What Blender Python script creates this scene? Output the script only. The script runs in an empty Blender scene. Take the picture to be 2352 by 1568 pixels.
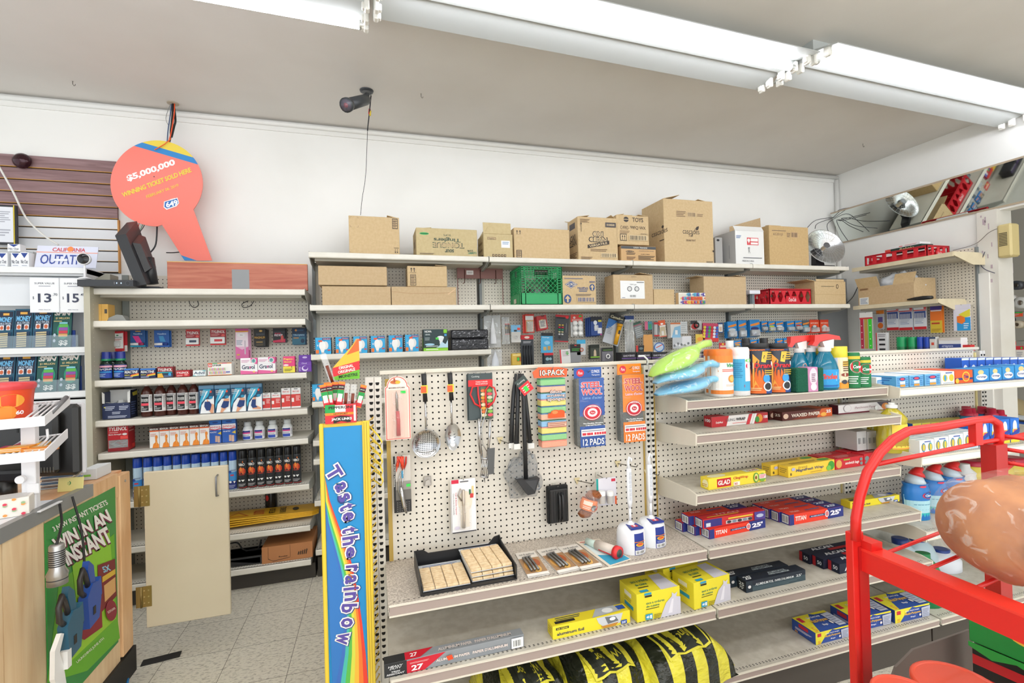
import bpy, math, random
from mathutils import Vector, Matrix, geometry
random.seed(7)
S=bpy.context.scene; COL=S.collection
def rad(a): return math.radians(a)
# ---------------- camera, world, exposure, lights ----------------
CAMZ=1.52; FPX=1080.0
def _R(yaw,pitch,roll):
    return Matrix.Rotation(yaw,3,'Y')@Matrix.Rotation(pitch,3,'X')@Matrix.Rotation(roll,3,'Z')
MC=_R(rad(-16.4),rad(.42),rad(-1.56))
A3=Matrix(((1,0,0),(0,0,-1),(0,1,0)))
cam=bpy.data.objects.new('camera',bpy.data.cameras.new('camera')); COL.objects.link(cam)
cam.matrix_world=Matrix.Translation((0,0,CAMZ))@(A3@MC).to_4x4()
cam.data.sensor_width=36; cam.data.lens=FPX/2352*36; cam.data.clip_start=.02; cam.data.clip_end=60
S.camera=cam
S.view_settings.view_transform='Standard'; S.view_settings.look='None'; S.view_settings.gamma=1
S.view_settings.exposure=0.54; S.view_settings.use_curve_mapping=False
w=bpy.data.worlds.new('daylight'); S.world=w; w.use_nodes=True
w.node_tree.nodes['Background'].inputs[0].default_value=(.90,.96,1,1); w.node_tree.nodes['Background'].inputs[1].default_value=1.05
def area(name,loc,sx,sy,power,rot=(0,0,0),c=(.96,.98,1)):
    l=bpy.data.lights.new(name,'AREA'); l.shape='RECTANGLE'; l.size=sx; l.size_y=sy; l.energy=power; l.color=c
    o=bpy.data.objects.new(name,l); o.location=loc; o.rotation_euler=rot; COL.objects.link(o); return o
# unseen fill lights, added in place of more tube rows and a shopfront
area('ceiling_tube_row',(1.5,-.3,3.12),7.2,.25,30)
area('ceiling_tube_row',(1.5,-2.8,3.12),7.2,.25,50)
area('ceiling_tube_row',(1.8,.6,2.98),7.0,.12,46,(rad(180),0,0))   # uplight added to brighten the ceiling
area('ceiling_tube_row',(1.5,-2.8,2.98),7.2,.12,46,(rad(180),0,0))  # second added uplight, for the ceiling further back
area('shopfront_daylight',(1.5,-5.0,1.6),7.0,2.6,60,(rad(90),0,0),(.95,.98,1))  # added unseen fill from the open front side
TUBE=17.0
# ---------------- pixel rays (photo frame 2352x1568) ----------------
def ray(px,py):
    v=MC@Vector(((px-1176)/FPX,-(py-784)/FPX,-1)); return Vector((v.x,-v.z,v.y))
def WY(px,py,Y): r=ray(px,py); r=r*(Y/r.y); return Vector((r.x,Y,r.z+CAMZ))
def WZ(px,py,Z): r=ray(px,py); r=r*((Z-CAMZ)/r.z); return Vector((r.x,r.y,Z))
def WX(px,py,X): r=ray(px,py); r=r*(X/r.x); return Vector((X,r.y,r.z+CAMZ))
# ---------------- materials ----------------
def lin(h):
    h=h.lstrip('#'); 
    if len(h)==3: h=''.join(c*2 for c in h)
    o=[]
    for i in (0,2,4):
        c=int(h[i:i+2],16)/255; o.append(c/12.92 if c<.04045 else ((c+.055)/1.055)**2.4)
    return (*o,1)
MATS={}
def C(h,rough=.55,metal=0,emit=0,alpha=1,trans=0,noise=0,scale=40,h2=None,coat=0,bump=0):
    k=(h,rough,metal,emit,alpha,trans,noise,scale,h2,coat,bump)
    if k in MATS: return MATS[k]
    m=bpy.data.materials.new('mat_'+h.strip('#')); m.use_nodes=True; nt=m.node_tree; b=nt.nodes['Principled BSDF']
    b.inputs['Base Color'].default_value=lin(h); b.inputs['Roughness'].default_value=rough; b.inputs['Metallic'].default_value=metal
    if emit: b.inputs['Emission Color'].default_value=lin(h); b.inputs['Emission Strength'].default_value=emit
    if alpha<1: b.inputs['Alpha'].default_value=alpha
    if trans: b.inputs['Transmission Weight'].default_value=trans
    if coat: b.inputs['Coat Weight'].default_value=coat
    if noise or bump:
        tc=nt.nodes.new('ShaderNodeTexCoord'); n=nt.nodes.new('ShaderNodeTexNoise'); n.inputs['Scale'].default_value=scale; n.inputs['Detail'].default_value=4
        nt.links.new(tc.outputs['Object'],n.inputs['Vector'])
        if noise:
            r=nt.nodes.new('ShaderNodeValToRGB'); r.color_ramp.elements[0].position=.5-noise; r.color_ramp.elements[1].position=.5+noise
            r.color_ramp.elements[0].color=lin(h2 or h); r.color_ramp.elements[1].color=lin(h)
            nt.links.new(n.outputs['Fac'],r.inputs[0]); nt.links.new(r.outputs[0],b.inputs['Base Color'])
        if bump:
            bp=nt.nodes.new('ShaderNodeBump'); bp.inputs['Strength'].default_value=bump; bp.inputs['Distance'].default_value=.01
            nt.links.new(n.outputs['Fac'],bp.inputs['Height']); nt.links.new(bp.outputs[0],b.inputs['Normal'])
    MATS[k]=m; return m
def wood(name,c1,c2,axis='Z',scale=6,stretch=12,rough=.45):
    if name in MATS: return MATS[name]
    m=bpy.data.materials.new(name); m.use_nodes=True; nt=m.node_tree; b=nt.nodes['Principled BSDF']; b.inputs['Roughness'].default_value=rough
    tc=nt.nodes.new('ShaderNodeTexCoord'); mp=nt.nodes.new('ShaderNodeMapping')
    mp.inputs['Scale'].default_value={'X':(1,stretch,stretch),'Y':(stretch,1,stretch),'Z':(stretch,stretch,1)}[axis]
    n=nt.nodes.new('ShaderNodeTexNoise'); n.inputs['Scale'].default_value=scale/4; n.inputs['Detail'].default_value=6; n.inputs['Distortion'].default_value=1.2
    r=nt.nodes.new('ShaderNodeValToRGB'); r.color_ramp.elements[0].position=.35; r.color_ramp.elements[1].position=.65
    r.color_ramp.elements[0].color=lin(c1); r.color_ramp.elements[1].color=lin(c2)
    L=nt.links.new; L(tc.outputs['Object'],mp.inputs[0]); L(mp.outputs[0],n.inputs['Vector']); L(n.outputs['Fac'],r.inputs[0]); L(r.outputs[0],b.inputs['Base Color'])
    MATS[name]=m; return m
def clearfilm(tint='#ffffff',a=.12,rough=.12,bump=.5):
    k=('film',tint,a,rough,bump)
    if k in MATS: return MATS[k]
    m=bpy.data.materials.new('clear_film'); m.use_nodes=True; nt=m.node_tree; b=nt.nodes['Principled BSDF']
    b.inputs['Base Color'].default_value=lin(tint); b.inputs['Roughness'].default_value=rough; b.inputs['Alpha'].default_value=a
    tc=nt.nodes.new('ShaderNodeTexCoord'); n=nt.nodes.new('ShaderNodeTexNoise'); n.inputs['Scale'].default_value=22; n.inputs['Detail'].default_value=3; n.inputs['Distortion'].default_value=1.5
    r=nt.nodes.new('ShaderNodeValToRGB'); r.color_ramp.elements[0].position=.58; r.color_ramp.elements[1].position=.66
    r.color_ramp.elements[0].color=(a,a,a,1); r.color_ramp.elements[1].color=(min(1,a*3.5),)*3+(1,)
    bp=nt.nodes.new('ShaderNodeBump'); bp.inputs['Strength'].default_value=bump; bp.inputs['Distance'].default_value=.02
    L=nt.links.new; L(tc.outputs['Object'],n.inputs['Vector']); L(n.outputs['Fac'],r.inputs[0]); L(r.outputs[0],b.inputs['Alpha']); L(n.outputs['Fac'],bp.inputs['Height']); L(bp.outputs[0],b.inputs['Normal'])
    MATS[k]=m; return m
# ---------------- mesh builder ----------------
class MB:
    def __init__(s): s.v=[]; s.f=[]; s.m=[]; s.mats=[]; s.sm=[]; s.M=None
    def mi(s,m):
        if isinstance(m,str): m=C(m)
        if m not in s.mats: s.mats.append(m)
        return s.mats.index(m)
    def add(s,vs,fs,m,smooth=False):
        n=len(s.v); k=s.mi(m)
        if s.M is not None: vs=[s.M@Vector(p) for p in vs]
        s.v+= [tuple(p) for p in vs]; s.f+=[tuple(n+i for i in f) for f in fs]; s.m+=[k]*len(fs); s.sm+=[smooth]*len(fs)
    def box(s,x0,x1,y0,y1,z0,z1,m,b=0):
        if b<=0:
            vs=[(x,y,z) for z in (z0,z1) for y in (y0,y1) for x in (x0,x1)]
            s.add(vs,[(0,2,3,1),(4,5,7,6),(0,1,5,4),(2,6,7,3),(0,4,6,2),(1,3,7,5)],m); return
        # chamfered in the XZ/XY sense: 24-vertex box
        b=min(b,(x1-x0)*.45,(y1-y0)*.45,(z1-z0)*.45); vs=[];idx={}
        for X,sx in ((x0,1),(x1,-1)):
            for Y,sy in ((y0,1),(y1,-1)):
                for Z,sz in ((z0,1),(z1,-1)):
                    for a in range(3):
                        p=[X+b*sx,Y+b*sy,Z+b*sz]; p[a]=(X,Y,Z)[a]; idx[(sx,sy,sz,a)]=len(vs); vs.append(p)
        F=[]
        for a in range(3):
            o=[i for i in range(3) if i!=a]
            for sa in (1,-1):
                q=[]
                for u,v_ in ((1,1),(1,-1),(-1,-1),(-1,1)):
                    k=[0,0,0]; k[a]=sa; k[o[0]]=u; k[o[1]]=v_; q.append(idx[(*k,a)])
                F.append(q)
        for a in range(3):   # edges along axis a
            o=[i for i in range(3) if i!=a]
            for u in (1,-1):
                for v_ in (1,-1):
                    k1=[0,0,0];k1[a]=1;k1[o[0]]=u;k1[o[1]]=v_;k2=list(k1);k2[a]=-1
                    F.append([idx[(*k1,o[0])],idx[(*k1,o[1])],idx[(*k2,o[1])],idx[(*k2,o[0])]])
        for sx in (1,-1):
            for sy in (1,-1):
                for sz in (1,-1): F.append([idx[(sx,sy,sz,i)] for i in range(3)])
        c=Vector(((x0+x1)/2,(y0+y1)/2,(z0+z1)/2)); G=[]
        for f in F:
            P=[Vector(vs[i]) for i in f]; n=(P[1]-P[0]).cross(P[2]-P[0]); ce=sum(P,Vector())/len(P)
            G.append(f if n.dot(ce-c)>0 else f[::-1])
        s.add(vs,G,m)
    def prism(s,pts,axis,a0,a1,m,cap=True):
        # pts: 2D polygon; axis 'X': (y,z), 'Y': (x,z), 'Z': (x,y)
        def P(p,a): return {'X':(a,p[0],p[1]),'Y':(p[0],a,p[1]),'Z':(p[0],p[1],a)}[axis]
        n=len(pts); vs=[P(p,a0) for p in pts]+[P(p,a1) for p in pts]
        fs=[(i,(i+1)%n,n+(i+1)%n,n+i) for i in range(n)]
        if cap: fs+= [tuple(range(n))[::-1],tuple(range(n,2*n))]
        s.add(vs,fs,m)
    def hexa(s,P,m):  # 8 pts: bottom 4 ccw, top 4 ccw
        s.add(P,[(3,2,1,0),(4,5,6,7),(0,1,5,4),(1,2,6,5),(2,3,7,6),(3,0,4,7)],m)
    def tube(s,path,r,m,seg=8,cap=True,flat=None):
        path=[Vector(p) for p in path]; n=len(path); vs=[]; up=None
        rr=r if isinstance(r,(list,tuple)) else [r]*n
        for i,p in enumerate(path):
            t=(path[min(i+1,n-1)]-path[max(i-1,0)]).normalized()
            if up is None: up=t.orthogonal().normalized()
            up=(up-t*up.dot(t)); up=up.normalized() if up.length>1e-6 else t.orthogonal().normalized()
            q=t.cross(up)
            for j in range(seg):
                a=2*math.pi*j/seg; vs.append(p+(up*math.cos(a)+q*math.sin(a))*rr[i])
        fs=[(i*seg+j,i*seg+(j+1)%seg,(i+1)*seg+(j+1)%seg,(i+1)*seg+j) for i in range(n-1) for j in range(seg)]
        if cap: fs+=[tuple(range(seg))[::-1],tuple((n-1)*seg+j for j in range(seg))]
        s.add(vs,fs,m,True)
    def lathe(s,prof,c,m,seg=20,axis='Z',sx=1,sy=1,smooth=True,cap=True):
        vs=[]; n=len(prof)
        for r,z in prof:
            for j in range(seg):
                a=2*math.pi*j/seg; x=r*math.cos(a)*sx; y=r*math.sin(a)*sy
                vs.append({'Z':(c[0]+x,c[1]+y,c[2]+z),'Y':(c[0]+x,c[1]+z,c[2]+y),'X':(c[0]+z,c[1]+x,c[2]+y)}[axis])
        fs=[(i*seg+j,i*seg+(j+1)%seg,(i+1)*seg+(j+1)%seg,(i+1)*seg+j) for i in range(n-1) for j in range(seg)]
        if axis=='Y': fs=[f[::-1] for f in fs]
        s.add(vs,fs,m,smooth)
        if cap: s.add([vs[j] for j in range(seg)],[tuple(range(seg))[::-1] if axis!='Y' else tuple(range(seg))],m); s.add([vs[(n-1)*seg+j] for j in range(seg)],[tuple(range(seg)) if axis!='Y' else tuple(range(seg))[::-1]],m)
    def grid(s,fn,nu,nv,m,smooth=True):
        vs=[fn(i/nu,j/nv) for j in range(nv+1) for i in range(nu+1)]
        fs=[(j*(nu+1)+i,j*(nu+1)+i+1,(j+1)*(nu+1)+i+1,(j+1)*(nu+1)+i) for j in range(nv) for i in range(nu)]
        s.add(vs,fs,m,smooth)
_mesh=bpy.data.meshes
def obj(name,mb,parent=None,loc=(0,0,0),rot=(0,0,0)):
    me=_mesh.new(name); me.from_pydata(mb.v,[],mb.f); 
    for m in mb.mats: me.materials.append(m)
    me.polygons.foreach_set('material_index',mb.m); me.polygons.foreach_set('use_smooth',mb.sm); me.update()
    o=bpy.data.objects.new(name,me); COL.objects.link(o); o.location=loc; o.rotation_euler=rot
    if parent: o.parent=parent
    return o
def tag(o,label,cat,group=None):
    o['label']=label; o['category']=cat
    if group: o['group']=group
    return o
def thing(name,label,cat,loc=(0,0,0),rz=0,group=None,rot=None):
    o=bpy.data.objects.new(name,None); COL.objects.link(o); o.location=loc; o.rotation_euler=rot or (0,0,rz); o.empty_display_size=.05
    return tag(o,label,cat,group)
def solo(name,mb,label,cat,loc=(0,0,0),rz=0,group=None,rot=None):
    o=obj(name,mb,None,loc,rot or (0,0,rz)); return tag(o,label,cat,group)
def struct(name,mb): o=obj(name,mb); o['kind']='structure'; return o
def dup(root,loc,label,rz=None,group=None,rot=None,scale=None):
    r=root.copy(); COL.objects.link(r); r.location=loc; r['label']=label
    if rz is not None: r.rotation_euler=(0,0,rz)
    if rot is not None: r.rotation_euler=rot
    if scale: r.scale=scale
    if group: r['group']=group
    for ch in list(root.children):
        c=ch.copy(); COL.objects.link(c); c.parent=r
        for g in list(ch.children):
            d=g.copy(); COL.objects.link(d); d.parent=c
    return r
# ---------------- decals ----------------
TX={}
def textgeo(s,bold,shear):
    k=(s,bold,shear)
    if k in TX: return TX[k]
    cu=bpy.data.curves.new('t','FONT'); cu.body=s; cu.size=1; cu.resolution_u=2; cu.offset=.016*bold; cu.shear=shear; cu.space_character=.95
    o=bpy.data.objects.new('t',cu); me=_mesh.new_from_object(o)
    v=[(p.co.x,p.co.y) for p in me.vertices]; f=[tuple(p.vertices) for p in me.polygons]
    bpy.data.objects.remove(o); bpy.data.curves.remove(cu); _mesh.remove(me)
    if not v: TX[k]=None; return None
    xs=[a[0] for a in v]; ys=[a[1] for a in v]; x0,x1,y0,y1=min(xs),max(xs),min(ys),max(ys)
    v=[((a-x0)/(x1-x0+1e-9)-.5,(b-y0)/(y1-y0+1e-9)-.5) for a,b in v]
    TX[k]=(v,f); return TX[k]
class D:
    """decal surface: fn(u,v,layer)->point, u,v in 0..1"""
    def __init__(s,mb,fn,sub=1,flip=False): s.mb=mb; s.fn=fn; s.sub=sub; s.k=1; s.flip=flip
    def face(s,vs,fs,c,k=None):
        k=k or s.k; s.mb.add([s.fn(u,v,k*.0004) for u,v in vs],[f[::-1] for f in fs] if s.flip else fs,c)
        s.k+=1
    def r(s,x0,y0,x1,y1,c):
        n=s.sub; vs=[];fs=[]
        for i in range(n+1):
            u=x0+(x1-x0)*i/n; vs+=[(u,y0),(u,y1)]
        for i in range(n): fs.append((2*i,2*i+2,2*i+3,2*i+1))
        s.face(vs,fs,c)
    def p(s,pts,c):
        if s.sub>1 or len(pts)>4:
            t=geometry.tessellate_polygon([[Vector((x,y,0)) for x,y in pts]]); s.face(pts,[tuple(q) for q in t],c)
        else: s.face(pts,[tuple(range(len(pts)))],c)
    def e(s,cx,cy,rx,ry,c,n=18,a0=0): s.face([(cx+rx*math.cos(a0+2*math.pi*i/n),cy+ry*math.sin(a0+2*math.pi*i/n)) for i in range(n)],[tuple(range(n))],c)
    def t(s,txt,cx,cy,w,h,c,b=1,sh=0,rot=0):
        g=textgeo(txt,b,sh)
        if not g: return
        v,f=g
        if rot:
            q={90:lambda a,b_:(cx-b_*w,cy+a*h),-90:lambda a,b_:(cx+b_*w,cy-a*h),180:lambda a,b_:(cx-a*w,cy-b_*h)}
            if rot in q: vs=[q[rot](a,b_) for a,b_ in v]
            else:
                cr,sr=math.cos(rad(rot)),math.sin(rad(rot)); vs=[(cx+a*w*cr-b_*h*sr,cy+a*w*sr+b_*h*cr) for a,b_ in v]
        else: vs=[(cx+a*w,cy+b_*h) for a,b_ in v]
        s.face(vs,f,c)
    def l(s,x0,y0,x1,y1,c,n=4,ratio=.45):      # lines of small print too small to read
        k=s.k
        for i in range(n):
            yy=y1-(y1-y0)*(i+.5)/n; hh=(y1-y0)/n*ratio/2; xe=x1-(x1-x0)*(.25 if i%3==2 else .07*(i%2))
            s.k=k; s.r(x0,yy-hh,xe,yy+hh,c)
    def bar(s,x0,y0,x1,y1,n=14,c='#222222',bg='#eeeeea'):
        s.r(x0,y0,x1,y1,bg); k=s.k; rn=random.Random(n)
        dx=(x1-x0)*.9/n
        for i in range(n): s.k=k; a=x0+(x1-x0)*.05+i*dx; s.r(a,y0+(y1-y0)*.1,a+dx*rn.uniform(.25,.7),y1-(y1-y0)*.1,c)
    def do(s,spec):
        for q in spec: getattr(s,q[0])(*q[1:])
def boxfaces(mb,x0,x1,y0,y1,z0,z1):
    w,d,h=x1-x0,y1-y0,z1-z0
    return dict(f=D(mb,lambda u,v,k:(x0+u*w,y0-k,z0+v*h)),t=D(mb,lambda u,v,k:(x0+u*w,y0+v*d,z1+k)),
      l=D(mb,lambda u,v,k:(x0-k,y1-u*d,z0+v*h)),r=D(mb,lambda u,v,k:(x1+k,y0+u*d,z0+v*h)))
def cyl(mb,r,z0,z1,ang=150,c=(0,0),sub=10,sy=1):
    A=rad(ang)
    def fn(u,v,k):
        a=-math.pi/2+(u-.5)*A; R=r(z0+v*(z1-z0)) if callable(r) else r; R+=k+.0003
        return (c[0]+R*math.cos(a),c[1]+R*sy*math.sin(a),z0+v*(z1-z0))
    return D(mb,fn,sub)
def carton(w,d,h,col,f=(),t=(),l=(),r=(),b=.0012,mat=None):
    mb=MB(); mb.box(-w/2,w/2,0,d,0,h,mat or C(col,.5),b); F=boxfaces(mb,-w/2,w/2,0,d,0,h)
    for k,sp in (('f',f),('t',t),('l',l),('r',r)):
        F[k].do(sp)
    return mb
# ================= ROOM =================
YB=3.85; XR=4.82; ZC=3.245
def paint(name,c1,c2,spots=0):
    m=bpy.data.materials.new(name); m.use_nodes=True; nt=m.node_tree; b=nt.nodes['Principled BSDF']; b.inputs['Roughness'].default_value=.75
    tc=nt.nodes.new('ShaderNodeTexCoord'); n=nt.nodes.new('ShaderNodeTexNoise'); n.inputs['Scale'].default_value=1.3; n.inputs['Detail'].default_value=5
    r=nt.nodes.new('ShaderNodeValToRGB'); r.color_ramp.elements[0].position=.3; r.color_ramp.elements[1].position=.6; r.color_ramp.elements[0].color=lin(c2); r.color_ramp.elements[1].color=lin(c1)
    L=nt.links.new; L(tc.outputs['Object'],n.inputs[0]); L(n.outputs['Fac'],r.inputs[0])
    if spots:   # small dark nail holes and scuffs
        vo=nt.nodes.new('ShaderNodeTexVoronoi'); vo.inputs['Scale'].default_value=2.4; L(tc.outputs['Object'],vo.inputs['Vector'])
        lt=nt.nodes.new('ShaderNodeMath'); lt.operation='LESS_THAN'; lt.inputs[1].default_value=.013; L(vo.outputs['Distance'],lt.inputs[0])
        mx=nt.nodes.new('ShaderNodeMix'); mx.data_type='RGBA'; mx.inputs['B'].default_value=lin('#77716a'); L(lt.outputs[0],mx.inputs['Factor']); L(r.outputs[0],mx.inputs['A']); L(mx.outputs['Result'],b.inputs['Base Color'])
    else: L(r.outputs[0],b.inputs['Base Color'])
    return m
M_wall=paint('wall_paint','#f1f0ec','#eae9e4',1); M_ceil=paint('ceiling_paint','#dcd8d2','#d4cfc8',1); M_trim=C('#ecebe7',.5)
def floormat():
    m=bpy.data.materials.new('floor_tiles'); m.use_nodes=True; nt=m.node_tree; b=nt.nodes['Principled BSDF']; b.inputs['Roughness'].default_value=.38
    L=nt.links.new; tc=nt.nodes.new('ShaderNodeTexCoord')
    mp=nt.nodes.new('ShaderNodeMapping'); mp.inputs['Location'].default_value=(.7333,.0,0); L(tc.outputs['Object'],mp.inputs[0])
    br=nt.nodes.new('ShaderNodeTexBrick'); br.offset=0; br.inputs['Scale'].default_value=1; br.inputs['Brick Width'].default_value=.3048; br.inputs['Row Height'].default_value=.3048
    br.inputs['Mortar Size'].default_value=.0012; br.inputs['Mortar Smooth'].default_value=.1; L(mp.outputs[0],br.inputs['Vector'])
    br.inputs['Color1'].default_value=(1,1,1,1); br.inputs['Color2'].default_value=(.93,.93,.93,1); br.inputs['Mortar'].default_value=(.12,.11,.1,1)
    m2=nt.nodes.new('ShaderNodeMapping'); m2.inputs['Scale'].default_value=(45,110,45); m2.inputs['Rotation'].default_value=(0,0,.35); L(tc.outputs['Object'],m2.inputs[0])
    n=nt.nodes.new('ShaderNodeTexNoise'); n.inputs['Scale'].default_value=1; n.inputs['Detail'].default_value=5; n.inputs['Roughness'].default_value=.7; L(m2.outputs[0],n.inputs['Vector'])
    r=nt.nodes.new('ShaderNodeValToRGB'); r.color_ramp.elements[0].position=.36; r.color_ramp.elements[0].color=lin('#a0998c'); r.color_ramp.elements[1].position=.5; r.color_ramp.elements[1].color=lin('#dcd6c6'); L(n.outputs['Fac'],r.inputs[0])
    mx=nt.nodes.new('ShaderNodeMix'); mx.data_type='RGBA'; mx.blend_type='MULTIPLY'; mx.inputs['Factor'].default_value=1; L(r.outputs[0],mx.inputs['A']); L(br.outputs['Color'],mx.inputs['B']); L(mx.outputs['Result'],b.inputs['Base Color'])
    return m
mb=MB(); mb.box(-4,9,-5,6,-.1,0,floormat()); struct('floor',mb)
mb=MB(); mb.box(-4,9,-5,6,ZC,ZC+.1,M_ceil); struct('ceiling',mb)
mb=MB(); mb.box(-4,XR+.12,YB,YB+.12,0,ZC,M_wall); struct('wall_back',mb)
YE=2.33
mb=MB(); mb.box(XR,XR+.12,2.5,YB,0,ZC,M_wall); mb.box(XR,XR+.12,-.6,2.5,2.49,ZC,M_wall); struct('wall_right',mb)
mb=MB(); mb.tube([(-4,YB-.018,3.215),(XR,YB-.018,3.215)],.018,M_trim,8); mb.box(-4,XR,YB-.012,YB,3.165,3.225,M_trim); struct('trim_1',mb)
mb=MB(); mb.tube([(XR-.022,YB-.022,0),(XR-.022,YB-.022,3.19)],.022,M_trim,8); struct('trim_2',mb)
# door-side post at the end of the right wall, with old paint and marks
mb=MB(); mb.box(XR-.035,XR+.14,2.49,2.62,0,2.5,C('#dfdcd5',.6,noise=.2,scale=3,h2='#d3cec4')); mb.box(XR-.05,XR-.035,2.545,2.62,0,2.0,C('#e9e6e0',.6))
rn=random.Random(3)
for i in range(14): y=rn.uniform(2.5,2.6); z=rn.uniform(1.9,2.46); mb.box(XR-.0365,XR-.035,y,y+rn.uniform(.003,.012),z,z+rn.uniform(.01,.05),C('#b3a0a8',.8))
struct('trim_3',mb)
# the next room seen through the opening
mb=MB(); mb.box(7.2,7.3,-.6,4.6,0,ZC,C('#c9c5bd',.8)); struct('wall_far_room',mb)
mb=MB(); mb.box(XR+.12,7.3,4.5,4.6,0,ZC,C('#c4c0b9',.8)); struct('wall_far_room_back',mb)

# ================= PEGBOARD / UPRIGHTS / SHELVES =================
M_peg=C('#e2dccf',.55,noise=.2,scale=3,h2='#d8d0c2'); M_hole=C('#14120f',.9); M_pegw=C('#ded8cc',.5,noise=.2,scale=3,h2='#d8d0c3')
M_lip=C('#e9e5da',.4,noise=.25,scale=9,h2='#ddd8cb'); M_rib=C('#c4bfb1',.5); M_brk=C('#a9aaa4',.45); M_gray=C('#8f948f',.5)
M_gsh=C('#cbc6ba',.5,noise=.12,scale=30,h2='#bfb9ac'); M_gspk=C('#c9bfb2',.6,noise=.1,scale=160,h2='#a59a8e'); M_rail=C('#a3928a',.45); M_edge=C('#d9d2c2',.4)
M_must=C('#b89a4c',.6); M_slot=C('#11100f',.8)
def peg(mb,x0,x1,z0,z1,y,m,rot=None,pitch=.0254,r=.0034):
    """front face at y facing -Y, real round holes over a dark backing"""
    nx=int((x1-x0)/pitch); nz=int((z1-z0)/pitch); ox=x0+((x1-x0)-nx*pitch)/2; oz=z0+((z1-z0)-nz*pitch)/2
    vs=[];fs=[]; h=pitch/2; oc=[(r*math.cos(math.pi/8+i*math.pi/4),r*math.sin(math.pi/8+i*math.pi/4)) for i in range(8)]
    cr=[(h,h),(-h,h),(-h,-h),(h,-h)]
    for j in range(nz):
        for i in range(nx):
            cx=ox+(i+.5)*pitch; cz=oz+(j+.5)*pitch; n=len(vs)
            vs+=[(cx+a,y,cz+b) for a,b in oc]+[(cx+a,y,cz+b) for a,b in cr]
            fs+=[(n+8,n+9,n+2,n+1),(n+9,n+10,n+4,n+3),(n+10,n+11,n+6,n+5),(n+11,n+8,n,n+7),(n+8,n+1,n),(n+9,n+3,n+2),(n+10,n+5,n+4),(n+11,n+7,n+6)]
    fs=[f[::-1] for f in fs]
    if rot: vs=[rot(p) for p in vs]
    mb.add(vs,fs,m)
    def bx(a,b,c,d,e,f,mm):
        if rot:
            P=[rot(p) for p in [(a,c,e),(b,c,e),(b,d,e),(a,d,e),(a,c,f),(b,c,f),(b,d,f),(a,d,f)]]; mb.hexa(P,mm)
        else: mb.box(a,b,c,d,e,f,mm)
    ex,ez=ox+nx*pitch,oz+nz*pitch
    if ox-x0>1e-4: bx(x0,ox,y,y+.004,z0,z1,m); bx(ex,x1,y,y+.004,z0,z1,m)
    if oz-z0>1e-4: bx(ox,ex,y,y+.004,z0,oz,m); bx(ox,ex,y,y+.004,ez,z1,m)
    bx(x0,x1,y+.0045,y+.01,z0,z1,M_hole)
def slots(mb,xc,y,z0,z1,side=1):
    """T-shaped slots of a gondola upright, one column"""
    z=z0
    while z<z1:
        mb.add([(xc-.0072,y,z+.0135),(xc-.0072,y,z+.008),(xc-.0042,y,z+.002),(xc+.0042,y,z+.002),(xc+.0072,y,z+.008),(xc+.0072,y,z+.0135)],[(0,1,2,3,4,5)],M_slot)
        z+=.0254
def wshelf(parent,x0,x1,z,yf,yb,brl=True,brr=True,lip=.04,rib=True,label=None,holes=False):
    mb=MB(); mb.box(x0,x1,yf+.006,yb,z-.014,z-.002,M_lip)
    mb.prism([(yf+.004,z-.002),(yf,z-.008),(yf,z-lip+.006),(yf+.005,z-lip),(yf+.014,z-lip),(yf+.014,z-.002)],'X',x0,x1,M_lip)
    if rib: mb.box(x0+.03,x1-.03,yf+.07,yb-.01,z-.05,z-.014,M_rib)
    if holes:
        n=int((x1-x0)/.016)
        for i in range(n):
            for q in (.018,.04):
                xx=x0+.008+i*.016; mb.add([(xx-.002,yf+q,z-.0015),(xx+.002,yf+q,z-.0015),(xx+.002,yf+q+.007,z-.0015),(xx-.002,yf+q+.007,z-.0015)],[(0,1,2,3)],M_slot)
    s=obj('shelf',mb,parent)
    for e,on in ((x0,brl),(x1-.004,brr)):
        if on:
            b=MB(); b.prism([(yf+.01,z+.004),(yf+.01,z-.03),(yf+.10,z-.062),(yb,z-.085),(yb,z-.01),(yf+.03,z+.004)],'X',e-.0005,e+.0045,M_brk); obj('bracket',b,s)
    return s
# ---- left wall unit (pharmacy shelves) ----
XU=[-1.60,-.405,.835,2.04,3.235,4.36]
YP=3.70
LU=thing('wall_shelving','cream pegboard wall shelving bay holding medicine and spray cans, left of the yellow display stand','shelving',(0,0,0),group='wall shelving bays')
mb=MB(); peg(mb,-1.545,-.45,.12,2.05,YP,M_peg); obj('pegboard',mb,LU)
mb=MB(); mb.box(-1.615,-1.585,3.33,3.72,0,1.93,C('#b5b09c',.5)); 
for k in range(60): mb.box(-1.5849,-1.5845,3.36,3.364,.2+k*.028,.205+k*.028,M_edge)
obj('side_panel',mb,LU)
mb=MB(); mb.box(-1.58,-1.545,YP-.012,YP+.03,.0,2.05,M_gray); obj('upright',mb,LU)
LSH={}
zsh=[('a',WY(460,662,3.37).z,3.37),('b',WY(460,733.7,3.36).z,3.36),('c',WY(460,864,3.36).z,3.36),('d',WY(460,952,3.36).z,3.36),('e',WY(460,1024,3.36).z,3.36),('f',WY(600,1121.5,3.36).z,3.36),('g',WY(600,1219,3.36).z,3.36),('h',WY(600,1300,3.36).z,3.36)]
for k,z,yf in zsh:
    LSH[k]=z; x0=-1.62 if k in 'abcd' else -1.575
    wshelf(LU,x0,-.43,z,yf,YP-.005,brl=k in 'ab',brr=True,holes=k in 'fgh')
mb=MB(); mb.box(-1.6,-.41,3.42,3.70,0,LSH['h']-.05,C('#3b362f',.7)); obj('kick_base',mb,LU)
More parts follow.
